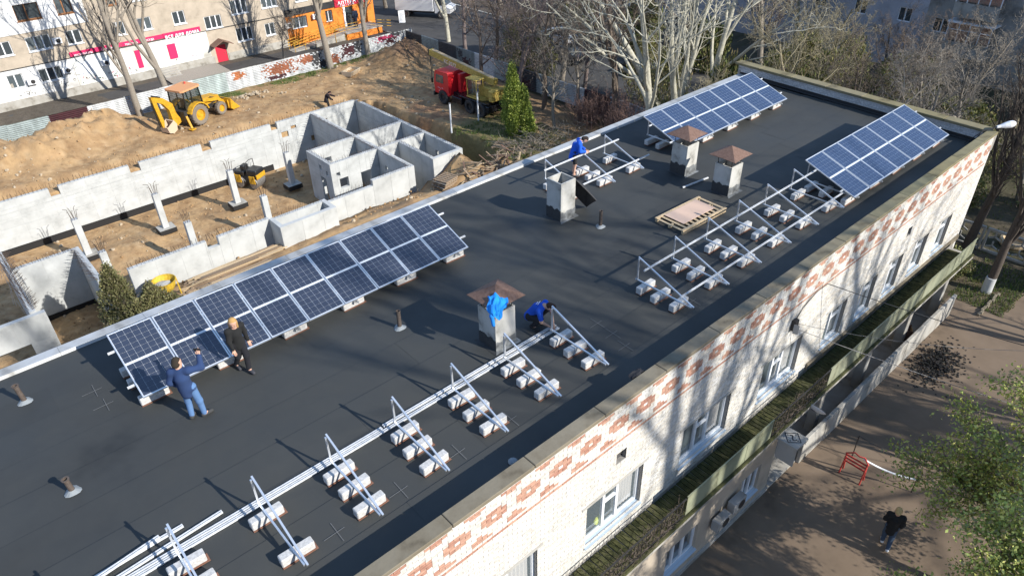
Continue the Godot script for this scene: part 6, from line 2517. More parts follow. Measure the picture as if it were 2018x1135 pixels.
func tree_mesh(kind: String, h: float, r: float, sd: int, ends = null) -> Array:
	var g := RandomNumberGenerator.new()
	g.seed = sd
	var P := {}
	match kind:
		"plane":
			P = {seg = [8, 8, 6, 5, 3], side = [10, 7, 5, 4, 3], wob = [.07, .16, .24, .3, .35], up = [.03, .09, .06, .04, .0], tip = [.35, .25, .3, .4, .5], kids = [6, 5, 5, 3], start = [.12, .25, .2, .2], ang = [.5, .7, .8, .8], ratio = [.8, .55, .5, .45], thin = [.62, .6, .55, .6], fine = .010}
		"poplar":
			P = {seg = [9, 7, 5, 4], side = [9, 6, 4, 3], wob = [.05, .10, .16, .22], up = [.04, .16, .14, .1], tip = [.22, .3, .4, .5], kids = [17, 8, 5], start = [.20, .15, .15], ang = [.42, .5, .6], ratio = [.46, .42, .42], thin = [.5, .55, .6], fine = .012}
		"brown":
			P = {seg = [7, 6, 5, 4, 3], side = [8, 6, 4, 3, 3], wob = [.12, .22, .28, .32, .4], up = [.03, .06, .05, .03, .02], tip = [.3, .3, .35, .4, .5], kids = [9, 7, 6, 3], start = [.25, .2, .15, .1], ang = [.8, .8, .85, .9], ratio = [.62, .55, .5, .5], thin = [.5, .55, .55, .6], fine = .009}
		"shrub":
			P = {seg = [5, 5, 4, 3], side = [4, 4, 3, 3], wob = [.12, .2, .25, .3], up = [.05, .05, .03, .0], tip = [.5, .4, .4, .5], kids = [4, 3, 2], start = [.2, .2, .1], ang = [.45, .55, .7], ratio = [.6, .55, .5], thin = [.6, .6, .6], fine = .008}
		"leafy":
			P = {seg = [7, 6, 5, 4], side = [8, 6, 4, 3], wob = [.1, .2, .28, .32], up = [.03, .05, .0, -.03], tip = [.35, .3, .35, .4], kids = [11, 9, 7], start = [.25, .15, .1], ang = [.85, .8, .8], ratio = [.62, .5, .45], thin = [.5, .5, .55], fine = .009}
	if ends != null:
		P.ends = ends
		P.leaf_from = 2
	var mb := [MB.new(), MB.new()]
	if kind == "shrub":
		for i in 11:
			var a := g.randf() * TAU
			var q := g.randf() * .35 * h * .3
			branch(mb, Vector3(cos(a) * q, -.05, sin(a) * q), Vector3(cos(a) * g.randf_range(.0, .5), 1, sin(a) * g.randf_range(.0, .5)).normalized(), h * g.randf_range(.6, 1.0), r * g.randf_range(.6, 1.0), 0, P, g)
	else:
		branch(mb, Vector3(0, -.1, 0), Vector3(g.randf_range(-.05, .05), 1, g.randf_range(-.05, .05)).normalized(), h, r, 0, P, g)
	return [mb[0].mesh(), mb[1].mesh()]


func bare_tree(called: String, label: String, m: Array, bark: Material, at: Vector3, turn: float, size: float, group: String) -> Node3D:
	var t := thing(called, label, "tree", at, turn, group)
	mesh_node(m[0], "trunk", bark, t)
	mesh_node(m[1], "crown", bark, t)
	t.scale = Vector3.ONE * size
	return t


func leaves(mb: MB, at: Vector3, n: int, spread: Vector3, size: float, cols: Array, g: RandomNumberGenerator, out_bias := Vector3.ZERO) -> void:
	for i in n:
		var p := at + Vector3(g.randfn(0, 1) * spread.x, g.randfn(0, 1) * spread.y, g.randfn(0, 1) * spread.z)
		var d := (Vector3(g.randf_range(-1, 1), g.randf_range(-.6, 1), g.randf_range(-1, 1)) + out_bias).normalized()
		var s := d.cross(Vector3(g.randf_range(-1, 1), g.randf_range(-1, 1), g.randf_range(-1, 1))).normalized()
		var l := size * g.randf_range(.6, 1.4)
		mb.col = cols[g.randi() % cols.size()]
		var w := s * l * .28
		mb.tri(p, p + d * l * .55 + w, p + d * l)
		mb.tri(p, p + d * l, p + d * l * .55 - w)


func conifer(label: String, at: Vector3, h: float, rad: float, n: int, sd: int, cols: Array, lobes: Array) -> Node3D:
	var g := RandomNumberGenerator.new()
	g.seed = sd
	var t := thing("juniper", label, "tree", at, 0, "evergreen conifers on the site")
	var tr := MB.new()
	var fo := MB.new()
	for lb in lobes:
		var o: Vector3 = lb[0]
		var hh: float = h * lb[1]
		var rr: float = rad * lb[2]
		tr.path(PackedVector3Array([Vector3(o.x * .3, -.1, o.z * .3), o + Vector3(0, hh * .5, 0), o + Vector3(0, hh * .95, 0)]), PackedFloat32Array([.08, .05, .015]), 7)
		var nc := int(n * lb[1] / 26.0)
		for i in nc:
			var y := pow(g.randf(), .85)
			var prof := rr * (1.0 - pow(y, 2.2)) * (.45 + .55 * smooth(0.0, .18, y))
			var a := g.randf() * TAU
			var q := prof * sqrt(g.randf_range(.25, 1.0)) * (1.0 + .25 * sin(a * 3.0 + y * 9.0 + sd))
			var c := o + Vector3(cos(a) * q, y * hh, sin(a) * q)
			if i % 4 == 0:
				tr.tube(o + Vector3(0, maxf(y * hh - .25, .05), 0), c, .014, .006, 3, false)
			leaves(fo, c, 34, Vector3(.075, .12, .075), .095, cols, g, Vector3(cos(a) * .7, .9, sin(a) * .7))
	part(tr, "trunk", M.bark_dark, t)
	part(fo, "foliage", M.leaf, t)
	return t


const BUSH := ["close behind the middle of the end parapet", "behind the plane tree corner of the roof", "tall beside the plane tree stems", "in the thicket right of the plane trees", "low behind the end parapet's middle trees", "close behind the end parapet by the second array", "behind the roof lamp corner", "deep in the thicket towards the housing block", "tall on the verge behind the plane trees", "in front of the housing block", "on the verge behind the sheet fence and conifer", "on the verge behind the crane", "across the street opposite the conifer", "small and low past the lamp", "small at the foot of the roof corner", "across the street behind the plane trees", "across the street above the crane", "close behind the lamp end of the parapet", "right behind the middle of the far parapet", "behind the corner of the first far array", "tall in the second line behind the parapet", "in the thicket under the lilac wall", "low in the thicket under the red balcony", "in the middle of the thicket, widest of all", "behind the widest bush towards the balcony", "far back under the grey wall", "low at the near end of the far parapet"]


func vegetation() -> void:
	var plane1 := tree_mesh("plane", 9.5, .26, 101)
	var plane2 := tree_mesh("plane", 8.5, .22, 102)
	var pop1 := tree_mesh("poplar", 12.0, .24, 103)
	var pop2 := tree_mesh("poplar", 11.0, .27, 104)
	var br1 := tree_mesh("brown", 6.5, .17, 105)
	var br2 := tree_mesh("brown", 6.0, .15, 106)
	var br3 := tree_mesh("brown", 4.2, .09, 107)
	var sh1 := tree_mesh("shrub", 2.2, .022, 108)
	var sh2 := tree_mesh("shrub", 1.7, .02, 109)
	# poplars in front of the shops
	bare_tree("poplar", "tall bare poplar growing behind the digger arm at the white fence", pop1, M.bark_grey, Vector3(11.75, 0, -42.5), .3, 1.0, "bare poplars by the shops")
	bare_tree("poplar", "bare many limbed poplar behind the fence at the shop steps", plane2, M.bark_grey, Vector3(14.6, 0, -44.9), 1.3, 1.1, "bare poplars by the shops")
	bare_tree("poplar", "thick bare poplar in front of the fence by the digger bucket", pop2, M.bark_grey, Vector3(26.67, 0, -42.3), 2.1, 1.05, "bare poplars by the shops")
	bare_tree("poplar", "bare poplar in front of the fence facing the pharmacy porch", pop1, M.bark_grey, Vector3(30.35, 0, -42.5), 4.0, .95, "bare poplars by the shops")
	bare_tree("sapling", "slender forked bare sapling between the fence and the grey wall", br3, M.bark_grey, Vector3(25.1, 0, -47.4), 1.0, .8, "bare poplars by the shops")
	bare_tree("street_tree", "pale barked tree on the street just past the fence corner", plane2, M.bark_white, Vector3(38.0, 0, -41.5), .5, 1.0, "street trees")
	bare_tree("street_tree", "bare street tree near the white lorry", plane2, M.bark_grey, Vector3(41.0, 0, -56.0), 2.5, 1.0, "street trees")
	# white barked planes behind the far solar array
	var wl := ["white barked plane tree nearest to the far array's near corner", "white barked plane tree with many stems behind the middle of the far array", "white barked plane tree behind the far corner of the array", "white barked plane tree leaning behind the stems of its neighbours", "large pale plane tree stretching its limbs towards the crane"]
	var wp := [[31.0, -13.3, .2, 1.0, 0], [33.8, -13.4, 1.9, 1.1, 1], [36.3, -13.2, 3.3, 1.05, 0], [34.9, -14.6, 4.6, 1.0, 1], [36.8, -16.6, 5.5, 1.15, 0]]
	for i in wp.size():
		var e: Array = wp[i]
		var pt := bare_tree("plane_tree", wl[i], plane1 if e[4] == 0 else plane2, M.bark_white, Vector3(e[0], 0, e[1]), e[2], e[3], "white barked plane trees")
		if i == 4:
			# leans out over the fence
			pt.transform = Transform3D((Basis(Vector3(-.95, 0, .3).normalized(), .5) * Basis(Vector3.UP, e[2])).scaled(Vector3.ONE * e[3]), pt.position)
	# brown trees round the crane and along the street
	var bl := [["bare tree with dark trunk at the sheet fence behind the reddish shrubs", 34.0, -18.4, plane1, .9, "bark_brown"], ["bare brown tree between the conifer and the sheet fence", 32.6, -23.7, br1, 1.15, "bark_brown"], ["thin bare tree just right of the green conifer", 30.6, -20.6, br2, .85, "bark_grey"], ["bare twiggy tree behind the crane boom", 32.6, -30.2, br1, 1.0, "bark_brown"], ["bare twiggy tree on the street side behind the crane cab", 36.6, -33.5, br2, 1.2, "bark_brown"], ["bare tree on the verge behind the conifer top", 37.6, -27.0, br1, 1.3, "bark_grey"], ["bare tree on the verge near the dark parked car", 38.2, -22.0, br2, 1.3, "bark_brown"], ["bare tree across the street above the crane", 47.6, -38.0, br1, 1.5, "bark_brown"], ["bare tree across the street opposite the conifer", 48.0, -31.0, br2, 1.6, "bark_grey"], ["bare tree across the street behind the black car", 48.2, -24.0, br1, 1.6, "bark_brown"], ["bare tree across the street behind the plane trees", 48.6, -17.0, br2, 1.6, "bark_grey"], ["bare tree far along the street behind the lorry", 49.0, -47.0, br1, 1.5, "bark_grey"], ["pinkish twiggy tree overhanging the crane boom from the fence", 33.6, -27.4, br2, 1.1, "bark_pink"], ["pinkish twiggy tree close behind the conifer", 31.6, -25.4, br1, .9, "bark_pink"], ["pinkish twiggy tree on the verge opposite the boom tip", 36.4, -37.0, br1, 1.1, "bark_pink"], ["low twiggy tree on the verge behind the crane cab", 36.2, -30.0, br2, 1.0, "bark_pink"], ["twiggy tree on the verge behind the maroon fence sheet", 36.4, -23.6, br1, 1.05, "bark_pink"], ["twiggy tree between the garden shrubs and the fence", 33.2, -20.8, br2, .95, "bark_grey"]]
	for i in bl.size():
		var e: Array = bl[i]
		bare_tree("bare_tree", e[0], e[3], M[e[5]], Vector3(e[1], 0, e[2]), i * 1.7, e[4], "bare trees round the crane")
	# thicket behind the far end of the roof
	var g := RandomNumberGenerator.new()
	g.seed = 77
	var spots := [[32.5, -9.5], [33.2, -6.2], [33.0, -2.6], [36.2, -8.0], [36.8, -4.4], [36.4, -.8], [39.6, -10.2], [40.2, -6.4], [40.0, -2.4], [43.6, -8.6], [43.8, -4.6], [43.5, -.8], [47.5, -11.0], [47.8, -7.0], [48.0, -3.0], [51.5, -13.5], [52.0, -9.0], [52.2, -5.0], [51.0, -.5], [46.0, 2.2], [41.5, 2.6], [54.0, -18.0], [50.0, -18.5], [55.0, 1.0]]
	var ivy := MB.new()
	ivy.col = Color(.06, .07, .025)
	var row := ["hard against the parapet", "in the first line behind the parapet", "in the middle of the thicket", "at the back of the thicket", "close to the housing block"]
	var cnt := [-1, -1, -1, -1, -1]
	for i in spots.size():
		var s: Array = spots[i]
		var k := i % 3
		var sz := g.randf_range(.75, 1.05) if s[0] < 41 else g.randf_range(.7, 1.0)
		var depth: int = clampi(int((s[0] - 32.0) / 4.5), 0, 4)
		cnt[depth] += 1
		bare_tree("thicket_tree", "leafless grey tree %s, %s counted from the plane trees" % [row[depth], ORD[cnt[depth]]], [br1, br2, br1][k], [M.bark_olive, M.bark_brown, M.bark_grey][i % 3], Vector3(s[0] + g.randf_range(-.6, .6), 0, s[1] + g.randf_range(-.6, .6)), g.randf() * 6, sz, "leafless trees of the thicket")
	# ivy clad and evergreen bushes in the thicket
	var gcols := [Color(.08, .10, .03), Color(.12, .145, .04), Color(.18, .19, .055), Color(.24, .22, .08), Color(.17, .135, .065)]
	var bushes := [[33.5, -4.4, 2.2, 1.4], [35.0, -10.4, 3.6, 1.6], [36.4, -11.8, 4.8, 1.5], [38.4, -8.8, 4.4, 1.6], [38.6, -5.0, 2.6, 1.6], [35.8, -2.2, 1.8, 1.4], [38.2, .8, 1.8, 1.5], [42.0, -1.2, 2.4, 1.6], [43.0, -12.4, 3.6, 1.8], [45.8, -6.0, 2.6, 1.8], [36.8, -28.6, 3.2, 1.3], [39.8, -33.4, 3.4, 1.4], [47.6, -27.8, 4.0, 1.8], [40.5, 4.4, 1.4, 1.2], [34.0, 1.2, 1.2, 1.0], [47.0, -21.0, 3.6, 1.8], [46.8, -34.0, 3.8, 1.9], [31.8, 1.6, 1.3, 1.3], [31.9, -1.2, 2.0, 1.4], [32.0, -8.0, 3.2, 1.5], [35.0, -6.0, 4.2, 1.7], [46.0, -13.0, 3.4, 2.0], [46.5, -2.4, 2.4, 2.0], [40.4, -4.6, 3.4, 2.3], [44.0, -6.6, 3.2, 2.1], [50.0, -7.0, 3.2, 2.2], [31.6, 3.2, 1.0, 1.1]]
	var bm := []
	for v in 3:
		var fo := MB.new()
		for i in 210:
			var a := g.randf() * TAU
			var y := g.randf()
			var q := sqrt(g.randf_range(.2, 1.0)) * sqrt(maxf(1.0 - pow(absf(y - .45) / .58, 2), .02))
			leaves(fo, Vector3(cos(a) * q, y, sin(a) * q), 22, Vector3(.085, .05, .085), .085, gcols, g, Vector3(cos(a) * .3, .5, sin(a) * .3))
		bm.append(fo.mesh())
	for i in bushes.size():
		var b: Array = bushes[i]
		var t := thing("evergreen_bush", "dark green ivy clad bush " + BUSH[i], "bush", Vector3(b[0], -.05, b[1]), i * 2.0, "evergreen undergrowth")
		var f := mesh_node(bm[i % 3], "foliage", M.leaf, t)
		f.scale = Vector3(b[3], b[2], b[3])
		mesh_node(sh1[0], "stems", M.bark_dark, t).scale = Vector3.ONE * b[2] * .42
	# tall olive scrub between the leafless trees
	var ocols := [Color(.16, .15, .05), Color(.22, .21, .07), Color(.28, .26, .10), Color(.20, .16, .08), Color(.14, .17, .045)]
	var om := []
	for v in 2:
		var fo := MB.new()
		for i in 230:
			var a := g.randf() * TAU
			var y := pow(g.randf(), .8)
			var q := sqrt(g.randf()) * (.35 + .65 * sin(PI * minf(y + .15, 1.0)))
			leaves(fo, Vector3(cos(a) * q, y, sin(a) * q), 13, Vector3(.09, .05, .09), .06, ocols, g)
		om.append(fo.mesh())
	var scr := [[33.6, -8.6, 4.6, 1.5], [36.0, -5.6, 4.8, 1.6], [37.4, -9.6, 5.6, 1.7], [40.0, -8.0, 5.4, 1.8], [38.4, -2.6, 3.6, 1.6], [42.0, -10.4, 5.6, 1.9], [43.4, -5.6, 4.4, 1.8], [34.4, -.6, 2.8, 1.3], [41.0, .6, 3.0, 1.6], [46.6, -9.6, 4.6, 2.0], [36.8, -16.6, 4.6, 1.6], [38.6, -20.0, 4.4, 1.6], [37.0, -31.6, 3.8, 1.3], [44.5, 2.8, 2.6, 1.6]]
	var where := ["behind the array corner next to the plane trees", "in the first line behind the end parapet", "tall behind the plane tree stems", "tallest in the middle of the thicket", "behind the parapet towards the lamp", "deep behind the plane trees", "deep in front of the balcony", "low close behind the parapet", "behind the lamp corner", "far back under the lilac wall", "between the plane trees and the street", "on the street verge by the black car", "on the verge behind the crane boom", "low past the lamp near the path"]
	for i in scr.size():
		var b: Array = scr[i]
		var t := thing("olive_scrub", "loose olive green scrub " + where[i], "bush", Vector3(b[0], -.05, b[1]), i * 1.4, "olive scrub in the thicket")
		mesh_node(om[i % 2], "foliage", M.leaf, t).scale = Vector3(b[3], b[2], b[3])
		mesh_node(sh1[0], "stems", M.bark_olive, t).scale = Vector3(b[3] * .9, b[2] * .42, b[3] * .9)
		mesh_node(sh1[1], "twigs", M.bark_olive, t).scale = Vector3(b[3] * .9, b[2] * .42, b[3] * .9)
	# reddish shrubs in the garden
	for i in 14:
		var x := g.randf_range(30.2, 33.9)
		var z := g.randf_range(-20.5, -14.0)
		bare_tree("garden_shrub", "reddish leafless shrub in the garden, %s in the %s row from the conifer" % [ORD[i % 7], ORD[i / 7]], sh1 if i % 2 else sh2, M.bark_red, Vector3(x, ground_y(x, z), z), g.randf() * 6, g.randf_range(.8, 1.25), "reddish garden shrubs")
	# conifers
	conifer("bright green narrow conifer between the crane and the roof", Vector3(28.35, 0, -22.1), 4.3, 1.0, 16000, 5, [Color(.20, .27, .04), Color(.28, .35, .06), Color(.36, .42, .08), Color(.42, .46, .11), Color(.14, .19, .04)], [[Vector3(0, 0, 0), 1.0, .66], [Vector3(.55, 0, .4), .66, .5], [Vector3(.45, 0, .8), .36, .6], [Vector3(-.25, 0, .3), .55, .4]])
	conifer("dull green spreading juniper at the roof edge by the hopper", Vector3(3.3, -1.6, -19.9), 3.3, 1.15, 11000, 6, [Color(.15, .155, .06), Color(.21, .20, .085), Color(.27, .25, .11), Color(.16, .13, .075)], [[Vector3(0, 0, -.2), 1.0, .75], [Vector3(1.25, 0, .4), .62, .9], [Vector3(.5, 0, .5), .5, .9], [Vector3(-.6, 0, .6), .36, .6], [Vector3(1.9, 0, .7), .42, .7]])
	# trunks beside the end of the building
	var tk := bare_tree("yard_tree", "tall dark tree with a white painted foot at the end of the terrace", pop1, M.bark_dark, Vector3(31.1, 0, 5.2), 2.4, .8, "yard trees")
	var ww := MB.new()
	ww.path(PackedVector3Array([Vector3(0, -.05, 0), Vector3(.0, .9, 0)]), PackedFloat32Array([.262, .25]), 12, true)
	part(ww, "lime_wash", M.concrete, tk)
	bare_tree("yard_tree", "dark leaning tree behind the lattice fence panels", pop2, M.bark_dark, Vector3(34.2, 0, 3.2), 4.4, .8, "yard trees")
	bare_tree("yard_tree", "dark tree past the lamp at the far roof corner", br1, M.bark_dark, Vector3(36.5, 0, 6.2), 1.0, 1.3, "yard trees")
	# leafy tree in the yard
	var ends := []
	var lm := tree_mesh("leafy", 4.6, .13, 131, ends)
	var lt := thing("leafy_tree", "tree with yellowish green young leaves in the yard corner", "tree", Vector3(16.0, 0, 11.1), .6)
	lt.scale = Vector3.ONE * 1.18
	mesh_node(lm[0], "trunk", M.bark_brown, lt)
	mesh_node(lm[1], "branches", M.bark_brown, lt)
	var lf := MB.new()
	var lcols := [Color(.24, .30, .06), Color(.33, .39, .09), Color(.42, .45, .12), Color(.19, .22, .06), Color(.52, .50, .13), Color(.28, .23, .11)]
	for e in ends:
		if e.y < 1.2: continue
		leaves(lf, e, 11, Vector3(.14, .11, .14), .08, lcols, g)
	part(lf, "foliage", M.leaf, lt)
	var lt2 := copy(lt, "lower leafy tree at the near end of the yard", Vector3(11.6, 0, 11.6), 2.5, 1.0)
	lt2.set_meta("group", "leafy trees in the yard")
	lt.set_meta("group", "leafy trees in the yard")
	# tall bare trees across the yard, whose shadows reach the wall and the roof
	var sp := [[19.4, 28.0, 2.25], [30.4, 28.0, 2.3], [27.0, 24.0, 1.5], [40.5, 27.5, 2.0], [46.0, 25.0, 1.9]]
	for i in sp.size():
		bare_tree("tall_tree", "tall bare tree on the far side of the yard, %s along the wall" % ORD[i], [pop1, plane1, pop2, plane1][i % 4], M.bark_grey, Vector3(sp[i][0], 0, sp[i][1]), i * 1.3, sp[i][2], "tall trees across the yard")
	# lower bare trees along the yard's far edge
	var lo := [[21.4, 13.4], [25.6, 13.8], [30.6, 13.4]]
	for i in lo.size():
		bare_tree("yard_edge_tree", "bare tree at the outer edge of the yard, %s along the terrace" % ORD[i], [plane2, pop1, plane2][i], M.bark_brown, Vector3(lo[i][0], 0, lo[i][1]), i * 2.1, [.8, .7, .85][i], "bare trees at the yard's edge")
	# grass
	var gb := MB.new()
	var tuft := [Color(.09, .15, .03), Color(.13, .19, .04), Color(.17, .19, .06), Color(.22, .20, .09)]
	for i in 15000:
		var zone := i % 10
		var x: float
		var z: float
		if zone < 4:
			x = g.randf_range(15.5, 34.2); z = -42.75 + absf(g.randfn(0, .55))
			if gnoise.get_noise_2d(x * 20, z * 20) < -.05 or (x > 19.0 and x < 21.0): continue
		elif zone < 8:
			x = g.randf_range(25.4, 30.5); z = g.randf_range(-25.5, -18.5)
			if gnoise.get_noise_2d(x * 24, z * 24) < -.02: continue
		elif zone < 9:
			x = g.randf_range(29.6, 33.8); z = g.randf_range(4.2, 6.4)
		else:
			x = g.randf_range(31.0, 46.0); z = g.randf_range(-6.0, 5.0)
		var y := ground_y(x, z)
		if y < -.8: continue
		var a := g.randf() * TAU
		var hh := g.randf_range(.07, .2)
		var w := Vector3(cos(a), 0, sin(a)) * .02
		var l := Vector3(g.randf_range(-.08, .08), hh, g.randf_range(-.08, .08))
		gb.col = tuft[g.randi() % 4]
		var p := Vector3(x, y - .01, z)
		gb.tri(p - w, p + w, p + l)
		gb.tri(p - w.rotated(Vector3.UP, 1.4), p + w.rotated(Vector3.UP, 1.4), p + l * .8 + w)
	var go := part(gb, "grass", M.leaf, self)
	tag(go, "patches of short grass along the fence and round the conifer", "grass", "", "stuff")


# Meshes a set of tapered capsules [a, b, ra, rb] joined smoothly, as surface nets.
func skin_mesh(mb: MB, bones: Array, cell: float, k: float) -> void:
	var lo := Vector3(1e9, 1e9, 1e9)
	var hi := -lo
	for b in bones:
		var m: float = maxf(b[2], b[3]) + cell * 3
		for q in [b[0], b[1]]:
			lo = lo.min(q - Vector3.ONE * m)
			hi = hi.max(q + Vector3.ONE * m)
	var d := ((hi - lo) / cell).ceil() + Vector3.ONE
	var nx := int(d.x)
	var ny := int(d.y)
	var nz := int(d.z)
	var f := PackedFloat32Array()
	f.resize(nx * ny * nz)
	f.fill(9.0)
	for b in bones:
		var a: Vector3 = b[0]
		var ab: Vector3 = b[1] - a
		var l2 := maxf(ab.length_squared(), 1e-8)
		var m2: float = maxf(b[2], b[3]) + k + cell * 2
		var i0 := ((a.min(b[1]) - Vector3.ONE * m2 - lo) / cell).floor().max(Vector3.ZERO)
		var i1 := ((a.max(b[1]) + Vector3.ONE * m2 - lo) / cell).ceil().min(d - Vector3.ONE)
		var r0: float = b[2]
		var dr: float = b[3] - b[2]
		for iz in range(int(i0.z), int(i1.z) + 1):
			for iy in range(int(i0.y), int(i1.y) + 1):
				var base := (iz * ny + iy) * nx
				for ix in range(int(i0.x), int(i1.x) + 1):
					var p := lo + Vector3(ix, iy, iz) * cell
					var t := clampf((p - a).dot(ab) / l2, 0, 1)
					var dist := (p - a - ab * t).length() - r0 - dr * t
					var o := f[base + ix]
					var h := maxf(k - absf(o - dist), 0.0) / k
					f[base + ix] = minf(o, dist) - h * h * k * .25
	var idx := {}
	var vs := PackedVector3Array()
	var ns := PackedVector3Array()
	var corner := [0, 1, nx, nx + 1, nx * ny, nx * ny + 1, nx * ny + nx, nx * ny + nx + 1]
	var off := [Vector3(0, 0, 0), Vector3(1, 0, 0), Vector3(0, 1, 0), Vector3(1, 1, 0), Vector3(0, 0, 1), Vector3(1, 0, 1), Vector3(0, 1, 1), Vector3(1, 1, 1)]
	var edges := [[0, 1], [2, 3], [4, 5], [6, 7], [0, 2], [1, 3], [4, 6], [5, 7], [0, 4], [1, 5], [2, 6], [3, 7]]
	for iz in nz - 1:
		for iy in ny - 1:
			for ix in nx - 1:
				var c := (iz * ny + iy) * nx + ix
				var v0 := f[c]
				if absf(v0) > cell * 1.8: continue
				var inside := 0
				for q in 8:
					if f[c + corner[q]] < 0: inside += 1
				if inside == 0 or inside == 8: continue
				var s := Vector3.ZERO
				var cnt := 0
				for e in edges:
					var fa := f[c + corner[e[0]]]
					var fb := f[c + corner[e[1]]]
					if (fa < 0) != (fb < 0):
						s += off[e[0]].lerp(off[e[1]], fa / (fa - fb))
						cnt += 1
				s /= cnt
				idx[c] = vs.size()
				vs.append(lo + (Vector3(ix, iy, iz) + s) * cell)
				var g := Vector3(f[c + 1] - v0 + f[c + nx + 1] - f[c + nx], f[c + nx] - v0 + f[c + nx + 1] - f[c + 1], f[c + nx * ny] - v0 + f[c + nx * ny + 1] - f[c + 1])
				ns.append(g.normalized())
	var step := [1, nx, nx * ny]
	for c in idx:
		for ax in 3:
			var u: int = step[(ax + 1) % 3]
			var w: int = step[(ax + 2) % 3]
			var a2: int = c
			var fa2 := f[a2]
			var fb2 := f[a2 + step[ax]]
			if (fa2 < 0) == (fb2 < 0): continue
			if not (idx.has(a2 - u) and idx.has(a2 - w) and idx.has(a2 - u - w)): continue
			var q := [idx[a2 - u - w], idx[a2 - w], idx[a2], idx[a2 - u]]
			if fa2 > 0: q.reverse()
			mb.trin(vs[q[0]], vs[q[1]], vs[q[2]], ns[q[0]], ns[q[1]], ns[q[2]])
			mb.trin(vs[q[0]], vs[q[2]], vs[q[3]], ns[q[0]], ns[q[2]], ns[q[3]])


func hand(mb: MB, wrist: Vector3, dir: Vector3, palm_n: Vector3, thumb_side: float, curl: float) -> void:
	var d := dir.normalized()
	var n := (palm_n - d * palm_n.dot(d)).normalized()
	var s := d.cross(n).normalized() * thumb_side
	var palm := wrist + d * .075
	mb.cbox(wrist + d * .045, Vector3(.07, .085, .028), .01, Basis(s, d, s.cross(d)))
	for i in 4:
		var b := palm + s * (.027 - i * .018) + d * .008
		var l: float = [.062, .07, .066, .052][i]
		var d1 := (d * cos(curl * .5) + n * sin(curl * .5)).normalized()
		var d2 := (d * cos(curl * 1.3) + n * sin(curl * 1.3)).normalized()
		mb.path(PackedVector3Array([b - d * .02, b + d1 * l * .5, b + d1 * l * .5 + d2 * l * .5]), PackedFloat32Array([.0095, .009, .0075]), 5, true)
	var tb := wrist + d * .03 + s * .034
	mb.path(PackedVector3Array([tb - s * .01, tb + (s * .7 + d * .6) * .035, tb + (s * .5 + d * .8 + n * .4) * .06]), PackedFloat32Array([.012, .011, .008]), 5, true)


const STAND := {hip = Vector3(0, .86, 0), chest = Vector3(0, 1.16, 0), neck = Vector3(0, 1.36, 0), head = Vector3(0, 1.50, .02), sl = Vector3(.17, 1.31, 0), sr = Vector3(-.17, 1.31, 0), el = Vector3(.23, 1.06, -.02), er = Vector3(-.23, 1.06, -.02), wl = Vector3(.22, .83, .06), wr = Vector3(-.22, .83, .06), jl = Vector3(.085, .85, 0), jr = Vector3(-.085, .85, 0), kl = Vector3(.095, .46, .02), kr = Vector3(-.095, .46, .02), al = Vector3(.1, .08, -.02), ar = Vector3(-.1, .08, -.02), tl = Vector3(.12, .035, .14), tr = Vector3(-.12, .035, .14), look = Vector3(0, 0, 1)}


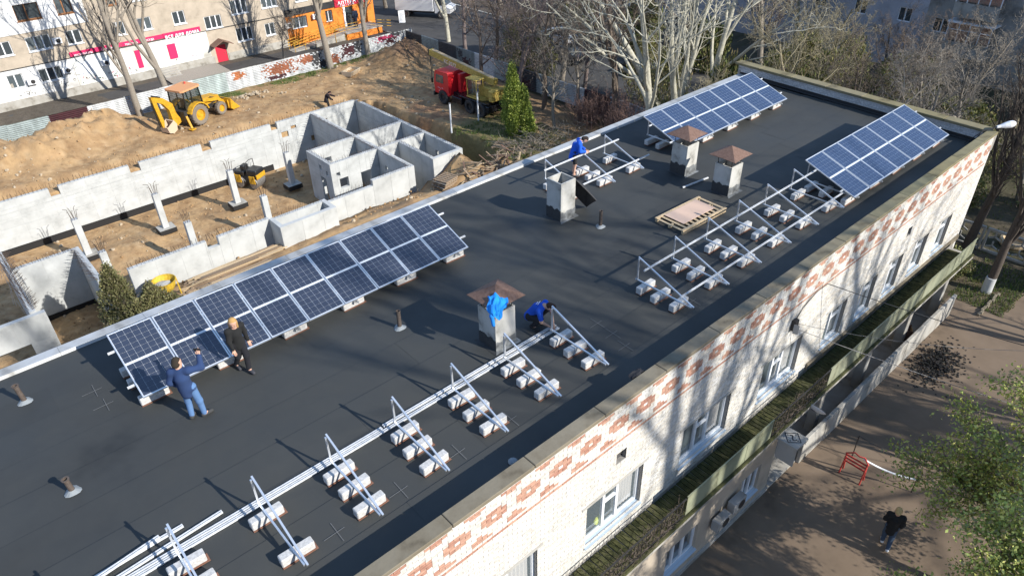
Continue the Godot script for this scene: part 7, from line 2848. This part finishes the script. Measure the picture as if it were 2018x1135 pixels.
func person(label: String, at: Vector3, turn: float, over: Dictionary, c: Dictionary) -> Node3D:
	var t := thing("person", label, "person", at, turn, "")
	var J := STAND.duplicate()
	for e in over:
		J[e] = over[e]
	var body := MB.new()
	body.col = Color(.56, .33, .235)
	var look: Vector3 = J.look.normalized()
	var hup: Vector3 = (J.head - J.neck).normalized()
	var bones := [[J.hip, J.chest, .105, .115], [J.chest, J.neck, .10, .06], [J.sl, J.sr, .055, .055], [J.neck, J.head, .05, .055], [J.head + hup * .035, J.head - hup * .03 + look * .025, .092, .07],
		[J.sl, J.el, .048, .038], [J.el, J.wl, .038, .027], [J.sr, J.er, .048, .038], [J.er, J.wr, .038, .027], [J.jl, J.kl, .082, .055], [J.kl, J.al, .054, .036], [J.jr, J.kr, .082, .055], [J.kr, J.ar, .054, .036], [J.al, J.tl, .038, .03], [J.ar, J.tr, .038, .03], [J.jl, J.jr, .08, .08]]
	skin_mesh(body, bones, .022, .05)
	# nose, ears
	var side := look.cross(hup).normalized()
	body.blob(J.head + look * .098 - hup * .005, Vector3(.014, .022, .018), 6)
	for s in [-1.0, 1.0]:
		body.blob(J.head + side * s * .088 - look * .005, Vector3(.012, .03, .02), 6)
	hand(body, J.wl, J.wl - J.el, (Vector3(0, 0, 1) + (J.hip - J.wl) * .3), -1.0 if J.wl.x > 0 else 1.0, .5)
	hand(body, J.wr, J.wr - J.er, (Vector3(0, 0, 1) + (J.hip - J.wr) * .3), 1.0, .5)
	part(body, "body", M.cloth, t)
	var ey := MB.new()
	ey.col = Color(.02, .015, .012)
	for s in [-1.0, 1.0]:
		ey.blob(J.head + look * .092 + side * s * .033 + hup * .012, Vector3(.012, .007, .008), 6)
	ey.col = Color(.35, .12, .10)
	ey.blob(J.head + look * .09 - hup * .05, Vector3(.022, .006, .01), 6)
	part(ey, "face", M.plain, t)
	# coat or shirt
	var top := MB.new()
	top.col = c.top
	var th: float = c.get("thick", .02)
	var sleeve: float = c.get("sleeve", 1.0)
	var hem: float = c.get("hem", .1)
	var tb := [[J.hip - (J.chest - J.hip).normalized() * hem, J.chest, .115 + th, .125 + th], [J.chest, J.neck, .11 + th, .05 + th * .6], [J.sl, J.sr, .06 + th, .06 + th], [J.jl + Vector3(0, .02, 0), J.jr + Vector3(0, .02, 0), .085 + th, .085 + th]]
	for e in [[J.sl, J.el, J.wl], [J.sr, J.er, J.wr]]:
		tb.append([e[0], e[0].lerp(e[1], minf(sleeve * 2.0, 1.0)), .055 + th, .044 + th])
		if sleeve > .5:
			tb.append([e[1], e[1].lerp(e[2], (sleeve - .5) * 2.0 * .93), .044 + th, .033 + th])
	skin_mesh(top, tb, .022, .05)
	part(top, "top_garment", M.cloth, t)
	var leg := MB.new()
	leg.col = c.legs
	var cut: float = c.get("cut", 1.0)
	var lb := [[J.jl + Vector3(0, .04, 0), J.jr + Vector3(0, .04, 0), .10, .10]]
	for e in [[J.jl, J.kl, J.al], [J.jr, J.kr, J.ar]]:
		lb.append([e[0], e[0].lerp(e[1], minf(cut * 2.0, 1.0)), .096, .072])
		if cut > .5:
			lb.append([e[1], e[1].lerp(e[2], (cut - .5) * 2.0 * .95), .070, .056])
	skin_mesh(leg, lb, .022, .04)
	part(leg, "trousers", M.cloth, t)
	for e in [[J.al, J.tl], [J.ar, J.tr]]:
		var sh := MB.new()
		sh.col = c.shoes
		skin_mesh(sh, [[e[0] - Vector3(0, .025, 0) + (e[0] - e[1]) * .2, e[1], .05, .042]], .02, .03)
		part(sh, "shoe", M.plain, t)
	var hr := MB.new()
	hr.col = c.hair
	var hb := [[J.head + hup * .06 - look * .012, J.head - look * .045 + hup * .0, .088, .082]]
	if c.get("long", false):
		hb.append([J.head - look * .04, J.head - look * .07 - hup * .17, .085, .06])
		for s in [-1.0, 1.0]:
			hb.append([J.head + side * s * .07 + hup * .02, J.head + side * s * .075 - hup * .15 + look * .01, .035, .028])
	skin_mesh(hr, hb, .018, .03)
	part(hr, "hair", M.cloth, t)
	if c.has("print"):
		var pr := MB.new()
		var bd: Vector3 = (J.neck - J.chest).normalized()
		var bn: Vector3 = -(Vector3(0, 0, 1) - bd * bd.z).normalized()
		var bs: Vector3 = bd.cross(bn)
		for i in 2:
			pr.box(J.chest.lerp(J.neck, .55 - i * .25) + bn * (.125 + th - .012 - .012 * (1 - i)), Vector3(.16 - i * .05, .025, .006), Basis(bs, bd, bs.cross(bd)))
		part(pr, "back_print", M.letter, t)
	return t


func people() -> void:
	var man := person("man in a navy quilted jacket and jeans holding up a phone", Vector3(1.6, RY + .012, -2.06), 2.36, {hip = Vector3(.02, .86, -.02), chest = Vector3(.02, 1.16, -.03), neck = Vector3(.03, 1.36, -.01), head = Vector3(.04, 1.50, .02), sl = Vector3(.20, 1.30, -.03), sr = Vector3(-.15, 1.33, 0), el = Vector3(.27, 1.06, -.08), wl = Vector3(.22, .86, .06), er = Vector3(-.34, 1.28, .16), wr = Vector3(-.30, 1.50, .28), kl = Vector3(.12, .46, .05), al = Vector3(.11, .08, -.02), kr = Vector3(-.12, .46, .05), ar = Vector3(-.13, .08, .06), tr = Vector3(-.22, .035, .20), tl = Vector3(.13, .035, .14), look = Vector3(-.3, .05, 1)}, {top = Color(.022, .045, .12), legs = Color(.10, .19, .36), shoes = Color(.045, .045, .045), hair = Color(.03, .02, .015), thick = .022, hem = .12})
	var ph := thing("phone", "black phone held up by the man in the navy jacket", "phone", man.position + Basis(Vector3.UP, 2.36) * Vector3(-.27, 1.60, .33), 2.36)
	var pb := MB.new()
	pb.cbox(Vector3(0, 0, 0), Vector3(.15, .075, .01), .004)
	part(pb, "case", M.plastic_black, ph)
	person("woman with long fair hair in black clothes walking past the panels", Vector3(3.0, RY + .012, -2.86), .16, {hip = Vector3(0, .83, .06), chest = Vector3(0, 1.13, .10), neck = Vector3(0, 1.31, .12), head = Vector3(-.02, 1.44, .16), sl = Vector3(.165, 1.26, .11), sr = Vector3(-.165, 1.26, .11), el = Vector3(.23, 1.02, .05), er = Vector3(-.21, 1.02, .13), wl = Vector3(.22, .80, .14), wr = Vector3(-.20, .81, .2), jl = Vector3(.08, .82, .05), jr = Vector3(-.08, .82, .05), kl = Vector3(.07, .46, .16), al = Vector3(.04, .08, .16), tl = Vector3(.05, .035, .31), kr = Vector3(-.06, .45, .02), ar = Vector3(-.05, .11, -.2), tr = Vector3(-.06, .035, -.06), look = Vector3(-.55, -.35, .8)}, {top = Color(.012, .012, .014), legs = Color(.014, .014, .016), shoes = Color(.05, .05, .055), hair = Color(.42, .25, .09), long = true, thick = .008, hem = .08})
	person("worker in a blue shirt crouching over the profiles at the near row", Vector3(9.03, RY + .012, .58), .42, {hip = Vector3(0, .30, -.18), chest = Vector3(0, .56, .02), neck = Vector3(0, .68, .20), head = Vector3(.02, .67, .34), sl = Vector3(.19, .62, .14), sr = Vector3(-.19, .62, .14), el = Vector3(.24, .38, .28), er = Vector3(-.24, .36, .22), wl = Vector3(.08, .16, .40), wr = Vector3(-.08, .15, .38), jl = Vector3(.09, .30, -.16), jr = Vector3(-.09, .30, -.16), kl = Vector3(.2, .44, .18), kr = Vector3(-.19, .40, .18), al = Vector3(.15, .09, -.06), ar = Vector3(-.14, .09, -.06), tl = Vector3(.17, .04, .10), tr = Vector3(-.16, .04, .10), look = Vector3(.1, -.8, .5)}, {top = Color(.012, .09, .52), legs = Color(.022, .022, .024), shoes = Color(.03, .03, .03), hair = Color(.04, .022, .014), sleeve = .36, thick = .018, hem = .04, print = true})
	person("worker in a blue top and dark shorts bent over the small rack", Vector3(15.74, RY + .012, -4.68), .86, {hip = Vector3(0, .82, -.02), chest = Vector3(0, 1.10, .06), neck = Vector3(0, 1.25, .18), head = Vector3(0, 1.29, .32), sl = Vector3(.17, 1.20, .14), sr = Vector3(-.17, 1.20, .14), el = Vector3(.23, .97, .16), er = Vector3(-.23, .97, .16), wl = Vector3(.09, .90, .36), wr = Vector3(-.09, .90, .36), look = Vector3(0, -.75, .6)}, {top = Color(.012, .10, .56), legs = Color(.02, .02, .022), shoes = Color(.12, .12, .12), hair = Color(.025, .018, .014), cut = .46, sleeve = .95, thick = .022, hem = .16, print = true})
	person("worker in dark clothes bending at the top of the pit's back wall", Vector3(22.25, -.42, -35.1), 1.1, {hip = Vector3(0, .84, -.05), chest = Vector3(0, 1.1, .05), neck = Vector3(0, 1.24, .16), head = Vector3(0, 1.30, .26), sl = Vector3(.17, 1.18, .12), sr = Vector3(-.17, 1.18, .12), el = Vector3(.24, 1.05, .36), er = Vector3(-.2, .95, .26), wl = Vector3(.2, .95, .6), wr = Vector3(-.1, .82, .4), kl = Vector3(.11, .46, .06), kr = Vector3(-.11, .46, .06), look = Vector3(0, -.6, .8)}, {top = Color(.02, .014, .016), legs = Color(.03, .028, .03), shoes = Color(.02, .02, .02), hair = Color(.02, .015, .012)})
	person("woman with fair hair in a black coat walking across the yard", Vector3(15.62, .006, 8.1), 1.9, {kl = Vector3(.09, .46, .1), al = Vector3(.08, .08, .1), tl = Vector3(.09, .035, .25), kr = Vector3(-.09, .45, -.02), ar = Vector3(-.08, .1, -.18), tr = Vector3(-.08, .035, -.04), el = Vector3(.22, 1.06, .02), wl = Vector3(.14, .92, .2), er = Vector3(-.22, 1.06, .02), wr = Vector3(-.2, .84, .08)}, {top = Color(.012, .012, .015), legs = Color(.05, .075, .12), shoes = Color(.7, .7, .7), hair = Color(.52, .38, .18), thick = .02, hem = .2})
	person("person in a dark coat and orange hat at the pharmacy door", Vector3(33.7, .63, -49.7), 3.0, {}, {top = Color(.015, .02, .04), legs = Color(.02, .02, .03), shoes = Color(.02, .02, .02), hair = Color(.6, .13, .04), thick = .04, hem = .2})
